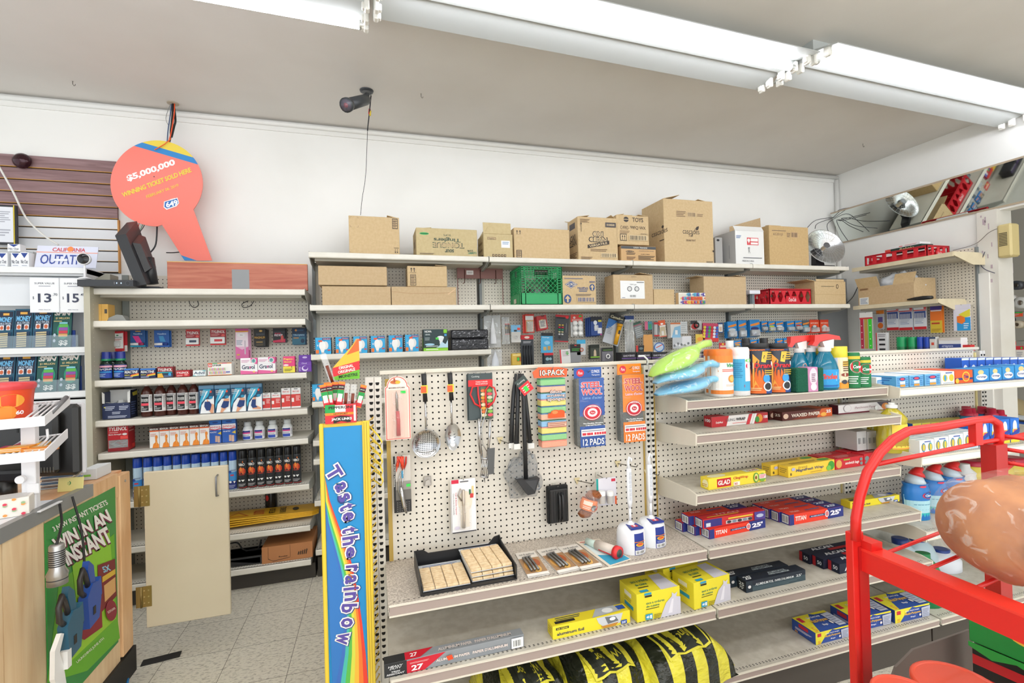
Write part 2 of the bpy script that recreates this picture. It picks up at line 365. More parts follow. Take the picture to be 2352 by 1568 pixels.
# ---- four bays of the back wall ----
BS={}
M_upr=C('#777c7c',.45)
zt=WY(1100,588,3.38).z; z2=WY(1100,699,3.38).z; z3=WY(900,808,3.38).z
labs=['cream pegboard wall shelving bay with light bulb boxes on its third shelf','cream pegboard wall shelving bay with the green milk crate','cream pegboard wall shelving bay under the tall paper towel carton','cream pegboard wall shelving bay in the corner with the red bottle crate']
BAY=[]
for i in range(4):
    t=thing('wall_shelving',labs[i],'shelving',group='wall shelving bays'); BAY.append(t); x0,x1=XU[i+1],XU[i+2]
    mb=MB(); peg(mb,x0+.03,x1-.03,1.25 if i else .9,2.17,YP,M_peg,r=(.0034,.0036,.0044,.0052)[i]); obj('pegboard',mb,t)
    mb=MB(); mb.box(x0-.012,x0+.008,YP-.02,YP+.03,0,2.16,M_upr); mb.box(x0+.008,x0+.03,YP-.006,YP+.03,.0,2.16,C('#b9b5a8',.5)); 
    if i==3: mb.box(x1-.03,x1-.01,YP-.02,YP+.03,0,2.16,M_upr)
    obj('upright',mb,t)
    wshelf(t,x0+.003,x1-.003,zt,3.38,YP-.005); wshelf(t,x0+.003,x1-.003,z2,3.38,YP-.005)
wshelf(BAY[0],XU[1]+.003,XU[2]-.003,z3,3.38,YP-.005)
# lower short shelves of the first bay, mostly behind the yellow stand
for px,py in ((722,922),(740,1010),(740,1053),(740,1148),(745,1260)):
    zz=WY(px,py,3.38).z
    wshelf(BAY[0],XU[1]+.003,XU[2]-.003,zz,3.38,YP-.005,holes=py>1100)
mb=MB(); mb.box(XU[1]+.01,XU[2],3.42,3.70,0,.13,C('#3b362f',.7)); obj('kick_base',mb,BAY[0])
# ---- gondola (three bays, near) ----
YG=1.97; YGF=1.62
GX=[.02,1.245,2.46,3.56]
def gend(mb,x,z,yf,yb,s):  # cast end flange of an upper shelf
    mb.prism([(yf+.0,z+.004),(yf+.004,z-.045),(yf+.03,z-.05),(yb-.03,z-.075),(yb,z-.075),(yb,z+.0135),(yf+.05,z+.0135)],'X',x-.0035,x+.0035,M_edge)
def gshelf(parent,x0,x1,z,yf,yb,flL=True,flR=True,speck=False,lip=.038,rail=None):
    mb=MB(); mt=M_gspk if speck else M_gsh
    mb.box(x0,x1,yf+.004,yb,z-.02,z,mt)
    n=int((x1-x0-.03)/.0165)
    for yy in (yf+.022,yf+.028) if not speck else (yf+.024,):
        for i in range(n):
            xx=x0+.02+i*.0165; mb.add([(xx-.0035,yy,z+.0004),(xx+.0035,yy,z+.0004),(xx+.0035,yy+.003,z+.0004),(xx-.0035,yy+.003,z+.0004)],[(0,1,2,3)],M_slot)
        if yy==yf+.022 or speck: pass
    for i in range(n):
        xx=x0+.02+i*.0165; mb.add([(xx-.003,yb-.012,z+.0004),(xx+.003,yb-.012,z+.0004),(xx+.003,yb-.008,z+.0004),(xx-.003,yb-.008,z+.0004)],[(0,1,2,3)],M_slot)
    s=obj('shelf',mb,parent)
    mb=MB(); mb.prism([(yf+.006,z+.001),(yf,z-.001),(yf,z-.004),(yf+.004,z-.006),(yf+.004,z-lip+.005),(yf,z-lip+.003),(yf,z-lip),(yf+.012,z-lip)],'X',x0+.003,x1-.003,M_edge)
    mb.box(x0+.004,x1-.004,yf+.0028,yf+.0042,z-lip+.005,z-.006,rail or M_rail)
    obj('price_rail',mb,s)
    for e,on in ((x0,flL),(x1,flR)):
        if on: b=MB(); gend(b,e,z,yf,yb,1); obj('end_bracket',b,s)
    return s
GSH={}
GT=WY(1480,829,YG).z
gl=['cream pegboard gondola bay hung with kitchen tools, right beside the yellow display stand','cream gondola shelving bay with dustpans, spray bottles and foil boxes','cream gondola shelving bay at the far right behind the red wire rack']
GB=[thing('gondola_shelving',gl[i],'shelving',group='gondola bays') for i in range(3)]
for i,t in enumerate(GB):
    x0,x1=GX[i],GX[i+1]
    mb=MB(); peg(mb,x0+.035,x1-.03,.60,GT-.012,YG,M_pegw if i!=1 else M_peg,r=.0039); mb.box(x0+.035,x1-.03,YG+.002,YG+.012,.1,.6,M_gsh); obj('pegboard',mb,t)
    mb=MB(); mb.box(x0+.02,x0+.036,YG-.006,YG+.004,.1,GT-.03,M_must); obj('side_strip',mb,t); mb=MB(); mb.box(x1-.032,x1-.018,YG-.006,YG+.004,.1,GT-.03,M_must if i==0 else C('#d8c98a',.6)); obj('side_strip',mb,t)
    mb=MB(); mb.box(x0-.01 if i else x0+.0,x1-.0,YG-.012,YG+.012,GT-.012,GT+.004,M_edge,.002); obj('top_rail',mb,t)
for i,x in enumerate([-.002,1.245,2.46,3.58]):
    t=GB[min(i,2)]
    mb=MB(); w_=.026 if i else .034
    mb.box(x-w_,x+w_-.006,YG-.018,YG+.03,.1 if i else .0,GT-.02,C('#dfdbd2',.45))
    mb.box(x-.001,x+.001,YG-.0185,YG-.017,.2,GT-.02,C('#8a857c'))
    slots(mb,x-.0125,YG-.0184,.28,GT-.035); slots(mb,x+.0125,YG-.0184,.28,GT-.035)
    obj('slotted_upright',mb,t)
zA,zB,zC,zD,zE,zF=1.257,1.12,.865,.664,.445,.185
YA,YBs,YCs,YGF,YEs,YFs=1.737,1.68,1.69,1.622,1.58,1.56
gshelf(GB[0],.025,1.283,zD,YGF,YG-.002,False,False,speck=True)
gshelf(GB[1],1.29,2.50,zD,YGF,YG-.002,False,True)
gshelf(GB[0],.025,1.283,zE,YEs,YG-.002,False,False)
gshelf(GB[1],1.29,2.50,zE,YEs,YG-.002,False,True)
gshelf(GB[1],1.29,2.475,zA,YA,YG-.002); gshelf(GB[1],1.29,2.475,zB,YBs,YG-.002); gshelf(GB[1],1.29,2.475,zC,YCs,YG-.002)
z3a=WY(2067,893,1.69).z; z3b=WY(2103,1053,1.61).z; z3c=WY(2140,1222,1.60).z
M_gsh3=M_gsh
M_wr=C('#dfe2e2',.35); [gshelf(GB[2],x_,3.85,z_,y_,YG-.002,rail=M_wr) for x_,z_,y_ in ((2.49,z3a,1.69),(2.50,z3b,1.61),(2.50,z3c,1.60))]
for i,t in enumerate(GB):
    gshelf(t,[.025,1.29,2.515][i],[1.283,2.505,3.6][i],zF,YFs,YG-.002,False,False,lip=.03)
    mb=MB(); mb.box([.025,1.29,2.515][i],[1.283,2.505,3.6][i],YFs+.04,YG-.002,0,zF-.03,C('#4a433c',.6)); obj('kick_base',mb,t)
# ================= CEILING FIXTURES =================
M_refl=C('#b6b9b6',.4); M_tube=C('#f4f6ff',.4,emit=TUBE); M_hold=C('#e9e7e0',.4)
def fixture(x0,x1,label,tubes):
    t=thing('fluorescent_fixture',label,'light fixture',((x0+x1)/2,2.2,3.0),rz=rad(2.2),group='ceiling tube lights')
    h=(x1-x0)/2-.006
    mb=MB(); zb=.135
    mb.prism([(-.20,zb),(-.20,zb+.006),(-.055,zb+.05),(-.055,.245),(.055,.245),(.055,zb+.05),(.22,zb+.006),(.22,zb),(.05,zb+.038),(-.05,zb+.038)],'X',-h,h,M_refl)
    mb.box(-h,h,-.05,.05,zb+.02,zb+.04,M_refl); obj('reflector',mb,t)
    for y in tubes:
        mb=MB(); mb.lathe([(.0185,-h+.045),(.0185,h-.045)],(0,y,zb-.005),M_tube,14,'X'); 
        tb=obj('tube',mb,t)
        for e in (-1,1): mb=MB(); mb.lathe([(.019,0),(.019,.03)],(e*(h-.032)-.015,y,zb-.005),C('#c8c8c4',.3,.8),12,'X'); obj('tube_cap',mb,tb)
    for e in (-1,1):
        for y in (-.13,-.045,.045,.13,.19):
            mb=MB(); mb.box(e*(h-.014)-.012,e*(h-.014)+.012,y-.02,y+.02,zb-.03,zb+.03,M_hold,.006)
            mb.box(e*(h-.03)-.008,e*(h-.03)+.008,y-.013,y+.013,zb-.024,zb+.008,M_hold,.004); obj('lamp_holder',mb,t)
    return t
fixture(-2.41,.03,'long ceiling tube light cut off by the top left of the photo',(.19,))
fixture(.035,2.475,'long ceiling tube light running across the middle of the ceiling',(-.045,))
fixture(2.48,4.80,'long ceiling tube light nearest the right wall',(-.045,))
# ceiling hooks
for (px,py),lb in zip(((167,186),(967,215),(1982,330),(1354,42)),('small steel hook in the ceiling above the brown slatwall','small steel hook in the ceiling right of the security camera','small steel hook in the ceiling near the right corner','small steel clip under the middle tube light')):
    if py==42: continue
    p=WZ(px,py,ZC); mb=MB(); mb.tube([(0,0,0),(0,0,-.02),(.006,0,-.03),(.012,0,-.026),(.013,0,-.018)],.0016,C('#6a6660',.4,.8),6); mb.lathe([(.006,-.001),(.006,0)],(0,0,0),C('#c9c4bc'),8)
    solo('ceiling_hook',mb,lb,'hook',p,group='ceiling hooks')
# ================= GOODS =================
def place(pl,pr,yf,z): a=WY(pl,784,yf); return a
def xs(pl,pr,py,yf): a=WY(pl,py,yf).x; b=WY(pr,py,yf).x; return (a+b)/2,b-a
def item(name,label,cat,pl,pr,pt,z,yf,d,col,f=(),t=(),l=(),r=(),group=None,mat=None,pb=None,rz=0,b=.0012):
    zt_=WY((pl+pr)/2,pt,yf).z; py=(pt+(pb or pt+10))/2
    xc,w=xs(pl,pr,py,yf); h=max(.008,zt_-z-.001)
    mb=carton(w,d,h,col,f,t,l,r,b,mat)
    return solo(name,mb,label,cat,(xc,yf,z+.0008),rz,group)
def ordn(i,n,noun,rest=''):
    W_=['leftmost','second from the left','third from the left','fourth from the left','fifth from the left','sixth from the left','seventh from the left','eighth from the left','ninth from the left','tenth from the left','eleventh from the left','twelfth from the left']
    w_='rightmost' if i==n-1 and n>1 else W_[i]
    return (noun+', '+w_+' '+rest).strip()
def hookpart(parent,L=.10,z=0,y0=0,m=None):
    mb=MB(); m=m or C('#8c8a84',.35,.7)
    mb.tube([(0,y0+L,z),(0,y0+.01,z),(0,y0-.008,z+.01)],.0017,m,6); mb.box(-.008,.008,y0+L-.003,y0+L,z-.012,z+.012,C('#cfcabd',.5)); return obj('hook',mb,parent)
def hang(name,label,cat,pl,pr,pt,pb,yf,col,f=(),d=.004,n=1,ypeg=None,group=None,rot=0,extra=None,hook=True,mat=None,dx=.003,head=None):
    """a carded article hanging on a pegboard hook"""
    ypeg=(ypeg or YP)-.002
    a=WY(pl,(pt+pb)/2,yf); b=WY(pr,(pt+pb)/2,yf); zt_=WY((pl+pr)/2,pt,yf).z; zb=WY((pl+pr)/2,pb,yf).z
    w=b.x-a.x; h=zt_-zb
    t=thing(name,label,cat,((a.x+b.x)/2,yf,zb),group=group,rot=(0,rad(rot),0))
    mb=MB(); mb.box(-w/2,w/2,0,d,0,h,mat or C(col,.5),.0006); F=boxfaces(mb,-w/2,w/2,0,d,0,h); F['f'].do(f); obj('card',mb,t)
    for k in range(1,n):
        mb=MB(); mb.box(-w/2+dx*k,w/2+dx*k,.012*k,.012*k+d,-.003*k,h-.003*k,C(col,.5)); F=boxfaces(mb,-w/2+dx*k,w/2+dx*k,.012*k,.02*k,-.003*k,h-.003*k)
        if k==1: F['f'].r(.6,0,1,.3,f[0][5] if f and f[0][0]=='r' else col)
        obj('card',mb,t)
    if extra: extra(t,w,h)
    if hook: hookpart(t,ypeg-yf,h-.008,0)
    return t
def blister(x0,x1,z0,z1,dep=.018,m=None):
    def fn(t,w,h):
        mb=MB(); mb.box(x0*w,x1*w,-dep,-.0012,z0*h,z1*h,m or clearfilm('#f4f4f4',.35,.1),.004); obj('blister',mb,t)
    return fn
def bottle(name,label,cat,x,y,z,prof,mat,caps=(),deco=None,decs=(),seg=20,sy=1,group=None,rz=0,ang=150,rr=None,smooth=True):
    """lathe bottle: prof list, caps list of (partname, prof, mat)"""
    t=thing(name,label,cat,(x,y,z),rz,group)
    mb=MB(); mb.lathe(prof,(0,0,0),mat,seg,sy=sy,smooth=smooth)
    if decs:
        def R_(zz):
            for (r0,z0),(r1,z1) in zip(prof,prof[1:]):
                if z0<=zz<=z1: return r0+(r1-r0)*((zz-z0)/max(1e-6,z1-z0))
            return prof[-1][0]
        z0,z1,sp=decs; cyl(mb,R_,z0,z1,ang,sy=sy).do(sp)
    obj('body',mb,t)
    for nm,pf,m in caps:
        q=MB(); q.lathe(pf,(0,0,0),m,seg,sy=sy if sy==1 else (1+sy)/2); obj(nm,q,t)
    if deco: deco(t)
    return t
W='#f2f2ee'; K='#1b1b1d'
# ----- pharmacy wall: hanging cards -----
PH='#hang'
hang('eye_drops_card','white and red carded eye drops hanging at the far left peg of the medicine wall','eye drops',255,285,760,806,3.60,'#c9202c',[('r',.06,.12,.94,.9,'#f0efea'),('e',.5,.93,.5,.05,'#d22b35'),('r',0,0,1,.13,'#c9202c'),('t','CLEAR EYES',.5,.68,.7,.06,'#3d4a55'),('e',.5,.78,.1,.03,'#2f8a58'),('l',.15,.52,.85,.62,'#b5463f',3),('t','eye',.25,.18,.25,.05,'#d33')],n=2,dx=.012,extra=blister(-.25,.25,.2,.5,.014))
def lipx(c):
    def fn(t,w,h):
        mb=MB(); mb.tube([(-.42*w,-.009,.16*h),(.1*w,-.009,.16*h)],.0085,C('#f0eef0',.3),10); mb.tube([(.1*w,-.009,.16*h),(.42*w,-.009,.16*h)],.0085,C(c,.3),10); obj('lip_tube',mb,t)
    return fn
hang('lip_balm_card','blue lip balm card with pink stripe hanging under the second shelf','lip balm',299,334,758,796,3.60,'#17508f',[('p',[(.15,.65),(.55,.65),(.85,.12),(.5,.12)],'#e0338c'),('t','Vaseline',.5,.78,.6,.1,'#bcd6ee'),('r',0,0,1,.07,'#1ea9c8'),('r',.35,.9,.7,.95,'#d9a63a')],n=2,dx=.008,extra=lipx('#a8305e'))
hang('lip_balm_card','all blue lip balm card hanging right of the pink striped one','lip balm',354,389,758,796,3.60,'#1757a6',[('p',[(.3,.65),(.6,.65),(.75,.3),(.4,.3)],'#3d92c8'),('t','Vaseline',.5,.78,.6,.1,'#bcd6ee'),('r',0,0,1,.07,'#2a66c0')],n=2,dx=.007,extra=lipx('#25408c'))
for i,(a,b,c,d_) in enumerate(((427,459,755,794),(483,519,752,792))):
    def vial(t,w,h,i=i):
        mb=MB(); mb.box(-.48*w,.46*w,-.016,-.001,.08*h,.46*h,C('#e4e4e2',.2),.003); mb.box(-.2*w,.3*w,-.0175,-.016,.2*h,.33*h,C('#2b3550' if i==0 else '#cf2b33',.3)); obj('blister',mb,t)
    hang('pill_vial_card','red pain reliever travel card, '+('smaller one with a dark strip' if i==0 else 'one with a red strip left of the pink test'),'medicine',a,b,c,d_,3.60,'#a32530',[('r',0,.85,1,1,'#c23a3a'),('t','TYLENOL',.5,.76,.86,.16,W,1,.15),('l',.06,.52,.6,.64,'#d9a09c',3),('e',.82,.55,.12,.07,'#e0605c'),('r',0,0,1,.08,'#cf2b30')],extra=vial,group='red travel pill cards')
hang('pregnancy_test_pouch','tall pink and white test pouch hanging at the middle of the medicine wall','test kit',541,571,754,824,3.60,'#eab4cf',[('r',0,.92,1,1,'#c5508e'),('r',.0,.88,1,.92,'#e1a23a'),('r',.05,.4,.95,.87,'#f2e3ea'),('p',[(0,0),(1,0),(1,.4),(.5,.3),(0,.42)],'#dd6fa6'),('e',.45,.78,.3,.06,'#f4f0f2'),('t','T2',.45,.78,.2,.03,'#7a2a55'),('l',.08,.45,.55,.62,'#8d9fb2',4),('r',.68,.15,.78,.6,'#cdbfca'),('r',.1,.12,.32,.16,'#cdb23a')],n=3,dx=.005)
hang('condom_box_card','black and gold condom box card, leftmost of the three dark boxes','condoms',583,610,755,795,3.60,'#221f1c',[('r',0,.35,1,.62,'#171513'),('t','MAGNUM',.5,.5,.9,.13,'#c79a45'),('r',.2,.62,.9,.75,'#3a3f46'),('e',.6,.88,.14,.06,'#c9a45a'),('r',.2,.2,.75,.28,'#8f7440'),('l',.2,.04,.8,.14,'#6a5a38',2)],d=.02,n=3,dx=.006)
hang('condom_box_card','black condom box card with pink lettering between the gold and teal ones','condoms',627,655,749,786,3.60,'#17151a',[('r',0,.62,1,.66,'#44444c'),('p',[(0,0),(1,0),(1,.22),(0,.12)],'#c42a50'),('t','ROUGH',.4,.56,.5,.07,'#d8335b',1,.2),('t','RIDER',.45,.45,.7,.13,'#e8d4da',1,.2),('e',.75,.25,.12,.2,'#c8504a')],d=.02,n=2,dx=.008)
hang('condom_box_card','teal condom box card, rightmost on the medicine wall','condoms',671,701,750,791,3.60,'#1f4f72',[('r',0,.6,1,1,'#142e4a'),('e',.3,.8,.09,.06,'#d08a3a'),('l',.35,.76,.9,.84,'#3f74a0',2),('t','TROJAN',.5,.52,.85,.12,'#9fc4d8'),('r',.0,.0,1,.42,'#31697f'),('r',.1,.34,.5,.4,'#b9834a'),('e',.8,.2,.15,.12,'#16304c')],d=.02,n=2,dx=.006)
# ----- pharmacy wall: on shelf c -----
c=LSH['c']
def nyq(px,y,label):
    x=WY(px,830,y).x
    pf=[(.03,0),(.034,.004),(.034,.085),(.028,.1),(.017,.112),(.016,.12)]
    bottle('cough_syrup_bottle',label,'bottle',x,y+.035,c+.001,pf,C('#12261f',.12),[('cap',[(.0245,.116),(.0245,.126),(.0235,.128),(.022,.162),(.021,.166)],C('#1d2f86',.3)),('dose_cup',[(.0255,.112),(.0255,.124)],C('#1e8a5a',.3))],decs=(.008,.088,[('r',.02,0,.98,1,'#123a9c'),('r',.02,.8,.98,.94,'#e7a9c0'),('t','NyQuil',.5,.66,.82,.17,W),('r',.1,.42,.9,.5,'#39a4e0'),('l',.1,.08,.6,.36,'#a9c6ea',4)]),sy=.85,group='dark cough syrup bottles')
nyq(237,3.40,'dark green cough syrup bottle with blue label, front left at the shelf end')
nyq(271,3.40,'dark green cough syrup bottle with blue label beside the allergy boxes')
nyq(252,3.49,'dark green cough syrup bottle standing behind the other two')
REA=[('r',0,.86,1,1,'#3c7fd0'),('r',0,0,1,.86,'#10204e'),('t','REACTINE',.48,.66,.88,.26,W,1,.15),('p',[(.45,.38),(1,.55),(1,.3),(.4,.2)],'#e36a2c'),('p',[(.5,.3),(1,.42),(1,.3),(.5,.2)],'#e8d33c'),('t','MAX',.22,.36,.34,.1,'#e7e04a'),('l',.05,.05,.6,.2,'#b9c4dd',2)]
for i,(a,b) in enumerate(((285,319),(322,357))):
    item('allergy_pill_box','dark blue allergy tablet box with yellow text, '+('next to the syrup bottles' if i==0 else 'next to the red and green cold pills'),'medicine box',a,b,846,c,3.39,.03,'#142660',REA,[('r',0,0,1,1,'#2e6cc0')],group='allergy tablet boxes')
item('cold_pill_box','red and teal cold medicine box with yellow corner left of the small red box','medicine box',361,397,842,c,3.39,.045,'#8f2027',[('r',0,0,1,.42,'#22384f'),('t','TYLENOL',.5,.72,.9,.26,W,1,.15),('r',0,.42,.95,.52,'#1fa3ad'),('p',[(.02,0),(.42,0),(.3,.4),(.02,.36)],'#e9b23a'),('e',.8,.28,.1,.14,'#36a0da'),('l',.42,.05,.92,.18,'#7d94c9',2)],[('r',0,0,1,1,'#cfe3dc')])
item('pill_box','small red pain reliever box beside the white and navy box','medicine box',404,435,850,c,3.39,.06,'#c42630',[('t','TYLENOL',.5,.62,.9,.3,W,1,.15),('e',.75,.3,.14,.14,'#e78a84'),('l',.08,.08,.5,.3,'#f0c0bc',2),('r',0,.9,1,1,'#a91e28')],[('r',0,0,1,1,'#b3222c')],r=[('r',0,0,1,1,'#a82630')])
item('pill_box','white pain reliever box with navy script beside the lip balm display','medicine box',443,472,850,c,3.39,.045,'#e9efee',[('t','Advil',.5,.55,.84,.44,'#16355c'),('p',[(0,0),(.3,0),(.1,.2),(0,.2)],'#7fc2c8'),('p',[(1,1),(.7,1),(.9,.8),(1,.8)],'#7fc2c8'),('l',.35,.08,.9,.2,'#7f9db0',2)],[('r',0,0,1,1,'#dfe9ea')])
lb=item('lip_balm_display','white counter display box printed with coloured lip balms, open lid','display box',477,532,833,c,3.39,.07,'#f0efe8',[('r',0,.93,1,1,'#e2874a'),('r',.2,.93,.4,1,'#4fa45c'),('r',.6,.93,.8,1,'#d24f62'),('r',0,0,1,.05,'#dd8a4c'),('r',.02,.68,.18,.95,'#d6333a'),('t','50',.1,.82,.12,.18,W),('t','LIP BALM',.38,.82,.34,.15,'#25252a')]+[('r',.06+k*.055,.12+.27*j,.09+k*.055,.33+.27*j,('#d9737e','#86b77a','#e0b05a','#b28bc4')[(k+j)%4]) for k in range(13) for j in (0,1)]+[('r',.78,.2,.95,.3,'#5a5fa8')],[('r',.05,.1,.95,.9,'#dfe6df')])
for i,(a,b,tp) in enumerate(((552,591,822),(592,632,820))):
    g=item('nausea_pill_box','white and pink nausea tablet box, '+('left' if i==0 else 'right')+' of the pair','medicine box',a,b,tp,c,3.39,.05,'#f1eff0',[('r',0,.0,1,.24,'#e2669c'),('p',[(0,.24),(1,.14),(1,.3),(0,.3)],'#f1eff0'),('t','Gravol',.46,.44,.76,.26,'#1d2f52'),('t','v',.56,.41,.1,.16,'#d9408c'),('p',[(.6,1),(1,1),(1,.6),(.62,.72)],'#dc4f8f'),('e',.78,.82,.15,.15,W),('e',.78,.82,.12,.12,'#6fa6a6'),('t','T',.78,.82,.08,.12,'#1d3f52'),('l',.06,.72,.55,.9,'#d79ab8',3),('e',.8,.14,.07,.05,'#e9c46a'),('r',0,.6,1,.61,'#c9c9cc')],r=[('r',0,.7,1,1,'#dc4f8f'),('r',0,0,1,.2,'#e2669c')],group='nausea tablet boxes')
item('antacid_box','pink and yellow antacid chewables box left of the purple box','medicine box',650,677,818,c,3.40,.04,'#df3f7b',[('r',0,0,1,.38,'#e8d94a'),('t','Pepto-',.48,.82,.82,.14,'#f3e24a'),('t','Bismol',.4,.66,.6,.09,'#f3e24a'),('e',.25,.46,.22,.06,'#f2d8dc'),('t','5',.72,.34,.1,.09,'#333'),('l',.1,.08,.8,.24,'#7a7130',3)])
item('gas_relief_box','purple tablet box standing in front of another, right end of the medicine shelf','medicine box',685,715,830,c,3.39,.035,'#6c3aa2',[('r',0,.72,1,.74,'#8f66c0'),('t','Ovol',.45,.84,.4,.14,'#cdb8e6'),('e',.5,.34,.24,.26,'#dccdf0'),('e',.54,.4,.18,.18,'#6c3aa2'),('l',.06,.1,.2,.5,'#cbb6e4',4)],r=[('r',0,0,1,1,'#59308a')],group='purple tablet boxes')
item('gas_relief_box','taller purple tablet box behind the one at the right end of the shelf','medicine box',686,714,815,c,3.44,.035,'#7440ae',[('r',0,.8,1,.98,'#6a38a4'),('e',.5,.86,.2,.06,'#cdb8e6')],group='purple tablet boxes')
# ----- shelf d -----
d_=LSH['d']
t=thing('sachet_box','navy display box with torn open front full of white sachets','box',(WY(268,930,3.40).x,3.395,d_+.001))
w_=xs(238,302,930,3.4)[1]; h=WY(270,897,3.4).z-d_
mb=MB(); nb=C('#16264f',.4); wi=C('#d9d9d6',.6)
mb.box(-w_/2,w_/2,0,.003,0,h*.56,nb); mb.box(-w_/2,-w_/2+.003,.003,.09,0,h*.95,nb); mb.box(w_/2-.003,w_/2,.003,.09,0,h,nb); mb.box(-w_/2,w_/2,.087,.09,0,h,wi); mb.box(-w_/2,w_/2,.003,.087,0,.003,nb)
mb.prism([(-w_/2,h*.5),(-w_/2+.012,h*.56),(-w_/2+.012,h*.9),(-w_/2-.001,h*.97)],'Y',.0,.003,wi); mb.prism([(w_/2-.012,h*.56),(w_/2,h*.5),(w_/2+.001,h),(w_/2-.014,h*.92)],'Y',.0,.003,wi)
D(mb,lambda u,v,k:(-w_/2+u*w_,-k,v*h)).do([('r',.06,.4,.12,.44,'#d8d34a'),('l',.1,.3,.45,.46,'#c6cde0',3),('l',.6,.3,.94,.46,'#c6cde0',3),('l',.35,.16,.65,.26,'#c6cde0',2),('l',.2,.03,.88,.12,'#c6cde0',2)])
D(mb,lambda u,v,k:(w_/2+k,u*.09,v*h)).do([('r',0,0,1,1,'#10182e'),('p',[(.3,.9),(1,.95),(1,.8),(.4,.78)],'#c9b83a'),('l',.1,.1,.8,.6,'#49557c',6)])
obj('carton',mb,t); mb=MB(); rn=random.Random(5)
for k in range(16):
    x=rn.uniform(-w_*.36,w_*.3); y=rn.uniform(.015,.07); mb.M=Matrix.Translation((x,y,h*.52+rn.uniform(-.006,.01)))@Matrix.Rotation(rn.uniform(-.8,.8),4,'Z')@Matrix.Rotation(rn.uniform(-.6,.9),4,'X'); mb.box(-.012,.012,-.016,.016,-.001,.001,C('#c3c6c6',.4))
mb.M=None; o=obj('sachets',mb,t); o['kind']='stuff'
PX=[(319,346),(349,377),(378,402),(403,429),(430,454)]
for i,(a,b) in enumerate(PX):
    yy=3.41+(.0 if i!=2 else .02); x,w2=xs(a,b,915,yy); h2=WY((a+b)/2,878-(i*1.2)+1,yy+.03).z-d_-.002; r=w2/2
    pf=[(r*.9,0),(r,.006),(r,h2*.62),(r*.96,h2*.7),(r*.72,h2*.8),(r*.4,h2*.88),(r*.38,h2*.93)]
    bottle('peroxide_bottle',ordn(i,5,'brown peroxide bottle with white cap','of five on the medicine shelf'),'bottle',x,yy+r,d_+.001,pf,C('#4a241c',.2),[('cap',[(r*.42,h2*.91),(r*.42,h2),(r*.38,h2+.001)],C('#ece9e4',.4))],decs=(.03,h2*.66,[('r',0,0,1,1,'#e8e6e4'),('r',.22,.06,.72,.88,K),('l',.24,.9,.76,.98,'#3a3a44',1),('t','Peroxide',.47,.72,.44,.1,W),('t','Peroxyde',.47,.62,.44,.09,W),('r',.22,.36,.72,.5,'#ea4a5c'),('t','3%',.36,.28,.14,.08,W),('l',.3,.1,.66,.22,'#b9b9b9',3),('l',.78,.2,.96,.9,'#a9a9a9',9)]),group='brown peroxide bottles')
def sup(kind,body):
    return [('r',0,.88,1,1,'#5c86a6'),('r',0,0,1,.86,'#1d4463'),('p',[(0,0),(1,0),(1,.62),(.78,.5),(.45,.5),(.18,.3),(.08,0)],'#eef1f2'),('p',[(.3,.86),(.82,.86),(.6,.6),(.2,.4),(.04,.14),(.02,.3),(.1,.5)],'#3aa9cc'),('p',[(.5,.8),(.62,.8),(.4,.58),(.18,.4)],'#dfeef2'),('t',kind,.27,.8,.36,.04,W),('t','SUPPORT',.27,.74,.36,.04,W),('l',.1,.64,.36,.7,'#a8c6d4',2),('e',.8,.77,.07,.045,'#e2553c'),('e',.8,.56,.13,.05,'#2b8db5')]+body
sk='#dca07c'; nv='#1d3c78'
SUP=[('ELBOW',[('p',[(.95,0),(1,.3),(.75,.36),(.55,.5),(.5,.2),(.8,0)],sk),('p',[(.4,.42),(.72,.42),(.85,.3),(.75,.1),(.5,.1),(.36,.25)],nv)],885),('KNEE',[('p',[(.62,.5),(.95,.5),(.9,.25),(.5,.0),(.35,.0)],sk),('p',[(.58,.42),(.95,.4),(.88,.2),(.62,.14),(.4,.2)],nv)],884),('KNEE',[('p',[(.62,.5),(.95,.5),(.9,.25),(.5,.0),(.35,.0)],sk),('p',[(.58,.42),(.95,.4),(.88,.2),(.62,.14),(.4,.2)],nv)],882),('ANKLE',[('p',[(.45,.5),(.62,.5),(.6,.2),(.95,.1),(.9,.04),(.4,.06)],sk),('p',[(.38,.42),(.62,.42),(.6,.2),(.72,.12),(.4,.1),(.3,.2)],nv)],881)]
lbl=['blue elbow support box beside the peroxide bottles','blue knee support box right of the elbow one','blue knee support box left of the ankle one','blue ankle support box, rightmost of the four']
for i,((a,b),(k,bd,tp)) in enumerate(zip(((456,491),(492.5,528),(529,564),(565,601)),SUP)):
    item('joint_support_box',lbl[i],'support box',a,b,tp,d_,3.41,.03,'#1c6a94',sup(k,bd),group='blue joint support boxes')
FA=[('r',0,.72,1,1,'#e9e8e6'),('t','FIRST AID',.5,.82,.7,.07,'#d2343a'),('r',.3,.93,.7,.96,'#3a3a3a'),('r',0,.0,1,.68,'#d23a36'),('r',.05,.3,.3,.5,'#efe3df'),('l',.5,.35,.95,.62,'#f3c9c4',4),('r',.0,.0,1,.08,'#e9e8e6')]
for i,(a,b,tp) in enumerate(((602,621,902),(623,644,901),(646,667,891),(668.5,690,890))):
    item('first_aid_tape_box',['short red first aid box, leftmost of the four','short red first aid box next to the taller ones','tall red first aid box, left one','tall red first aid box at the right end'][i],'first aid box',a,b,tp,d_,3.43,.03,'#e2ddd8',FA,group='red first aid boxes')
